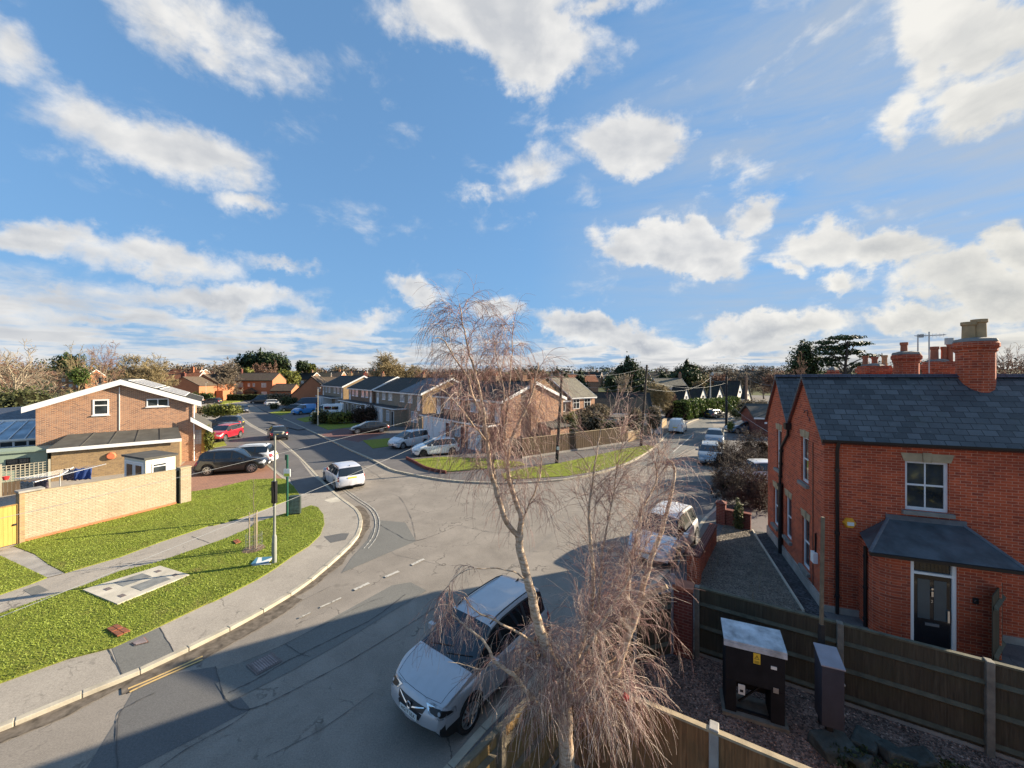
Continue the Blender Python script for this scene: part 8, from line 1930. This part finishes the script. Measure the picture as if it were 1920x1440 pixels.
pxbush('evergreen_tree', 'yellow bush tree touching the small dark evergreen', 575, 592, 682, 698, 172, 'everY', 900, .35, 25, cat='tree')
pxbush('evergreen_shrub', 'yellow shrub behind the orange house roof', 453, 472, 690, 705, 133, 'everY', 900, .25, 26)
bare_tree('bare_tree', 'broad ochre bare tree behind the terrace roofs', 722, 108, 655, 38, 'barkY', 27, 1.7, trunk=.3)
bare_tree('bare_tree', 'lower ochre bare tree right of the broad one', 768, 112, 676, 34, 'barkY', 28, 1.5)
for i, (px, yt, hw, mt) in enumerate(((815,688,34,'barkR'),(858,690,34,'barkR'),(905,690,36,'barkR'),(955,692,34,'barkR'),(1000,694,30,'barkR'))):
    bare_tree('bare_tree', ['russet bare tree behind the slate end roof of the terrace', 'russet bare tree behind the corner house chimney', 'russet bare tree behind the corner house roof', 'russet bare tree above the corner house gable', 'russet bare tree left of the half orange roof'][i], px, 84+i*3, yt, hw, mt, 30+i, 1.6, trunk=.2, group='russet bare trees behind the corner house')
# conifers
conifer('small dark conifer left of the telegraph pole top', 1045, 150, 689, 9, 40); conifer('small dark conifer right of the telegraph pole top', 1058, 152, 690, 9, 41)
conifer('slim dark fir above the grey roof', 1088, 118, 690, 14, 42); conifer('big broad dark conifer on the skyline left of the leaning pole', 1177, 120, 667, 31, 43, n=8000)
pxbush('evergreen_shrub', 'dark spreading evergreen at the foot of the big conifer', 1135, 1168, 705, 735, 95, 'ever', 2600, .2, 44, lob=2)
conifer('broad ragged conifer above the grey tiled house', 1286, 138, 674, 31, 45, n=6500); conifer('small dark conifer left of the ragged one', 1240, 150, 694, 12, 46); conifer('low dark conifer beside the ragged one', 1262, 145, 696, 12, 47)
bare_tree('bare_tree', 'pale bare tree in front of the big dark conifer', 1172, 88, 698, 15, 'barkP', 48, 1.3)
bare_tree('bare_tree', 'ochre leafy shrubby tree left of the cottages', 1232, 62, 712, 26, 'barkY', 49, 1.9, trunk=.12)
bare_tree('bare_tree', 'brown shrubby tree in front of the leftmost cottage', 1262, 66, 738, 20, 'barkR', 50, 1.5, trunk=.1)
for i, (px, d, yt, hw, mt) in enumerate(((1345,140,698,24,'barkR'),(1372,150,688,26,'barkG'),(1402,130,694,26,'barkG'),(1432,120,684,28,'barkG'),(1456,110,688,24,'barkR'),(1325,160,700,18,'barkY'),(1310,130,706,14,'barkY'))):
    bare_tree('bare_tree', ['brown bare tree right of the pale thin pole top','tall grey bare tree behind the dark telegraph pole','grey bare tree behind the brown telegraph pole','tall grey bare tree left of the slate gables','russet bare tree just left of the slate gables','ochre bare tree above the third cottage','low ochre tree above the second cottage'][i], px, d, yt, hw, mt, 52+i, 1.5, group='bare trees above the cottages')
bare_tree('bare_tree', 'bare brown tree in front of the dark cedar behind the slate roof', 1490, 48, 656, 20, 'barkP', 60, 1.5, trunk=.14, twigmat='barkR')
# cedar and pine behind the red house
def cedar():
    rn = random.Random(3); d = 56; lobes = []
    for (px, py, wpx, hpx) in ((1575,634,26,4),(1548,642,20,4),(1600,645,24,4),(1560,652,30,5),(1595,660,24,5),(1540,662,20,5),(1612,668,16,4),(1572,672,26,5),(1545,682,20,5),(1600,684,18,5)):
        x = (px-1572)*d/FP; lobes.append((x, rn.uniform(-1.5,1.5), ZA(py,d), wpx*d/FP, wpx*d/FP*.8, hpx*d/FP))
    r = bush('cedar_tree', 'flat topped dark cedar with layered branches behind the slate roof', D(1572, d, 0), lobes, 5200, .13, 'ever', 61, 'tree', None, corek=0, jag=.3, flat=.5)
    A = TB(5); rd = np.random.RandomState(2); T = grow(rd, (0,0,0), (.03,0,1), 12.2, 10, 0, .03); A.add(T, .35, .12)
    for l in lobes: p = T[min(9, max(4, int(l[2]/12.2*10)-1))]; A.add([p, (np.array(p)+np.array(l[:3]))/2+[0,0,.1], np.array(l[:3])], .12, .04)
    A.build('trunk', M['barkD'], r); return r
cedar()
bush('evergreen_tree', 'dense dark evergreen just left of the cedar', D(1507, 58, 0), [(0,0,9.5,1.7,1.7,2.6),(-.9,0,8,1.5,1.5,2.2),(1.,0,8.2,1.7,1.5,2.6),(.2,0,11.2,1.0,1.0,1.3)], 5200, .13, 'ever', 62, 'tree', None, trunk=(7,.3), corek=.6)
bare_tree('bare_tree', 'faint bare tree behind the big chimney at the right edge', 1900, 46, 640, 40, 'barkR', 63, 1.2)
bare_tree('bare_tree', 'thin bare tree at the far right edge', 1935, 40, 655, 30, 'barkR', 64, 1.)
# ------------------------------------------------------------------ hedges and shrubs
q0, q1 = P(1288,788,.1), P(1331,779,.1)
hedge('bright green clipped hedge along the main road in front of the cottages', q0, q1, 2.7, 2.2, 5200, .13, 'hedge', 70, jag=.15)
hedge('bright green clipped hedge bending right behind the dark telegraph pole', P(1335,778,.1), D(1388,82,.1), 2.4, 2., 4200, .14, 'hedge', 71, jag=.15)
hedge('dark brown beech hedge between the bungalow and the green hedge', D(1247,66,.1), D(1287,63,.1), 2.6, 2., 3600, .11, 'brownhedge', 72)
pxbush('clipped_shrub', 'domed clipped brown shrub in front of the white garage, leftmost', 1095, 1146, 757, 792, 47, 'dryshrub', 3200, .075, 73, group='clipped brown shrubs', jag=.06, zb=1.6, trunk=(1.8,.1)); pxbush('clipped_shrub', 'round clipped brown shrub left of the leaning telegraph pole', 1174, 1208, 766, 806, 44, 'dryshrub', 2800, .07, 74, group='clipped brown shrubs', jag=.06, trunk=(1.,.1)); pxbush('clipped_shrub', 'round clipped brown shrub just right of the leaning telegraph pole', 1212, 1240, 762, 806, 46, 'dryshrub', 2600, .07, 75, group='clipped brown shrubs', jag=.08, trunk=(1.,.1))
pxbush('evergreen_shrub', 'glossy dark green shrub at the right end of the long fence', 1158, 1194, 785, 818, 43, 'ever', 2400, .08, 76, lob=2); pxbush('evergreen_shrub', 'green shrub behind the long fence under the domed shrub', 1125, 1160, 788, 815, 44, 'hedge', 1800, .08, 77, lob=2)
pxbush('shrub', 'dull dense shrub behind the long fence beside the gable', 1050, 1082, 782, 835, 40, 'dullgreen', 2400, .08, 78, lob=2); pxbush('shrub', 'small yellow green shrub above the long fence', 1062, 1082, 774, 792, 41, 'everY', 900, .07, 79)
pxbush('shrub', 'brown twiggy shrub above the middle of the long fence', 1080, 1130, 770, 815, 42, 'dryshrub', 3000, .07, 80, lob=3)
pxbush('evergreen_shrub', 'rounded bright green hedge bush by the parked dark cars on the left', 386, 447, 758, 782, 62, 'everY', 3600, .11, 81, lob=3, dep=1.6); pxbush('evergreen_shrub', 'low green hedge under the orange gable on the left', 360, 400, 735, 752, 100, 'hedge', 1200, .16, 82, lob=3, dep=1)
pxbush('shrub', 'pale dry bush near the porch roof on the left', 362, 392, 762, 778, 66, 'dryshrub', 900, .1, 83)
hedge('low dark hedge in front of the orange house with dark porch', D(425,112,.1), D(500,112,.1), 1.6, 1., 2200, .16, 'dullgreen', 84)
pxbush('shrub', 'brown shrub right of the black van', 508, 545, 737, 752, 98, 'dryshrub', 1200, .16, 85, lob=2); pxbush('shrub', 'green shrub beside the dark van', 528, 556, 744, 760, 92, 'dullgreen', 1200, .15, 86, lob=2); pxbush('shrub', 'tiny shrub on the verge in front of the silver estate', 506, 522, 756, 768, 82, 'dullgreen', 600, .1, 87)
pxbush('evergreen_shrub', 'green bush around the pale street lamp by the camper van', 586, 614, 769, 796, 57, 'dullgreen', 1500, .1, 88, lob=2); pxbush('evergreen_shrub', 'yellow flecked evergreen bush right of the pale street lamp', 620, 662, 771, 795, 57, 'everY', 2400, .1, 89, lob=3)
pxbush('shrub', 'large dark brown shrub in front of the third terrace house', 664, 704, 760, 794, 58, 'brownhedge', 2400, .1, 90, lob=2)
pxbush('climber', 'yellow green creeper on the corner of the left house porch', 388, 397, 800, 850, 32.5, 'everY', 900, .07, 91, cat='climber', dep=.4)
# shrubs in the shade left of the red house
for i, (x0, x1, yt, yb, d, mt) in enumerate(((1338,1402,832,905,27,'brownhedge'),(1385,1442,810,880,31,'brownhedge'),(1340,1412,878,962,22.5,'brownhedge'),(1395,1442,880,968,20.8,'brownhedge'))):
    pxbush('shrub', ['dark twiggy shrub in shade beside the parked grey car','dark shrub against the far end of the red house','dark shrub in shade above the low brick wall, left one','dark shrub in shade above the low brick wall, right one'][i], x0, x1, yt, yb, d, mt, 2600, .05, 95+i, lob=2, jag=.35, corek=.45, shell=.7, group='dark shrubs beside the red house')
    bare_tree('bare_shrub', ['bare twigs rising through the dark shrub beside the grey car','bare twigs at the far end of the red house','bare twigs above the low brick wall, left','bare twigs above the low brick wall, right'][i], (x0+x1)/2, d-.3, yt-18, (x1-x0)*.6, 'barkD', 110+i, 2.0, trunk=.05, levels=3, cat='shrub', fork=.05, rmin=.006)
pxbush('shrub', 'low brown hedge bushes by the brown telegraph pole', 1386, 1440, 750, 776, 66, 'dryshrub', 3200, .11, 120, lob=4, dep=1.5); pxbush('shrub', 'small yellow topiary at the foot of the dark telegraph pole', 1364, 1376, 791, 806, 46, 'everY', 700, .06, 121); pxbush('shrub', 'dark low hedge beyond the drive with the blue car', 1370, 1420, 766, 783, 60, 'dullgreen', 1800, .1, 122, lob=3, dep=1)
pxbush('shrub', 'small conifer like shrub behind the low brick wall', 1376, 1392, 940, 1000, 17.6, 'dullgreen', 900, .04, 123, corek=.4, jag=.3)
for i, (px, yt, w, d) in enumerate(((1375,842,34,25.5),(1420,832,26,27),(1352,868,22,23),(1385,905,34,20.5),(1425,895,24,20))):
    bare_tree('bare_shrub', ['tangle of dark bare stems behind the grey car','tangle of dark bare stems near the red gable','tangle of dark bare stems at the pavement edge','tangle of dark bare stems above the brick wall','tangle of dark bare stems between wall and red house'][i], px, d, yt, w, 'barkD', 140+i, 2.2, trunk=.05, levels=3, cat='shrub', fork=.03, rmin=.007, group='dark bare shrubs beside the red house')
# dry flower stalks in the gravel garden
for i, (x, y) in enumerate(((6.9,13.2),(7.6,14.2),(8.1,12.6),(7.3,11.6))):
    m = MB(); rn = random.Random(i); r = thing('dry_stalk', ['dry pale stalk nearest the end pier in the gravel garden','tall dry stalk in the middle of the gravel garden','dry stalk nearest the house in the gravel garden','short dry stalk nearest the dark fence in the gravel'][i], 'plant', (x,y,.1))
    for k in range(5): a = rn.uniform(0,6.28); h = rn.uniform(.5,1.1); m.tube([(0,0,0),(.06*math.cos(a),.06*math.sin(a),h*.6),(.16*math.cos(a),.16*math.sin(a),h)], [.006,.005,.003], 4)
    m.build('stems', M['barkP'], r)

for i, (x, y, s_) in enumerate(((6.15,6.85,.35),(6.75,6.55,.42),(7.5,6.6,.40),(8.2,6.2,.38))):
    bush('ground_ivy', ['dark ivy at the foot of the slim cabinet','ivy clump just right of the slim cabinet','ivy clump in the middle below the dark fence','ivy clump furthest right below the dark fence'][i], (x,y,.08), [(0,0,.12,s_,s_*.7,.22),(s_*.7,.1,.08,s_*.6,s_*.5,.16)], 700, .025, 'dullgreen' if i else 'ever', 150+i, 'climber', 'ivy on the yard floor', jag=.35, corek=.5)
# greenery on our side of the road, mirrored in the red house windows
bush('evergreen_tree', 'yellow green evergreen tree mirrored in the upper sash window of the red brick house', (12.6,-2.6,0), [(0,0,2.6,1.8,1.6,2.5),(-2.0,-.3,2.2,1.6,1.4,2.1),(1.9,.0,2.3,1.6,1.5,2.2)], 5200, .16, 'everY', 130, 'tree', None, trunk=(2,.3), corek=.8)
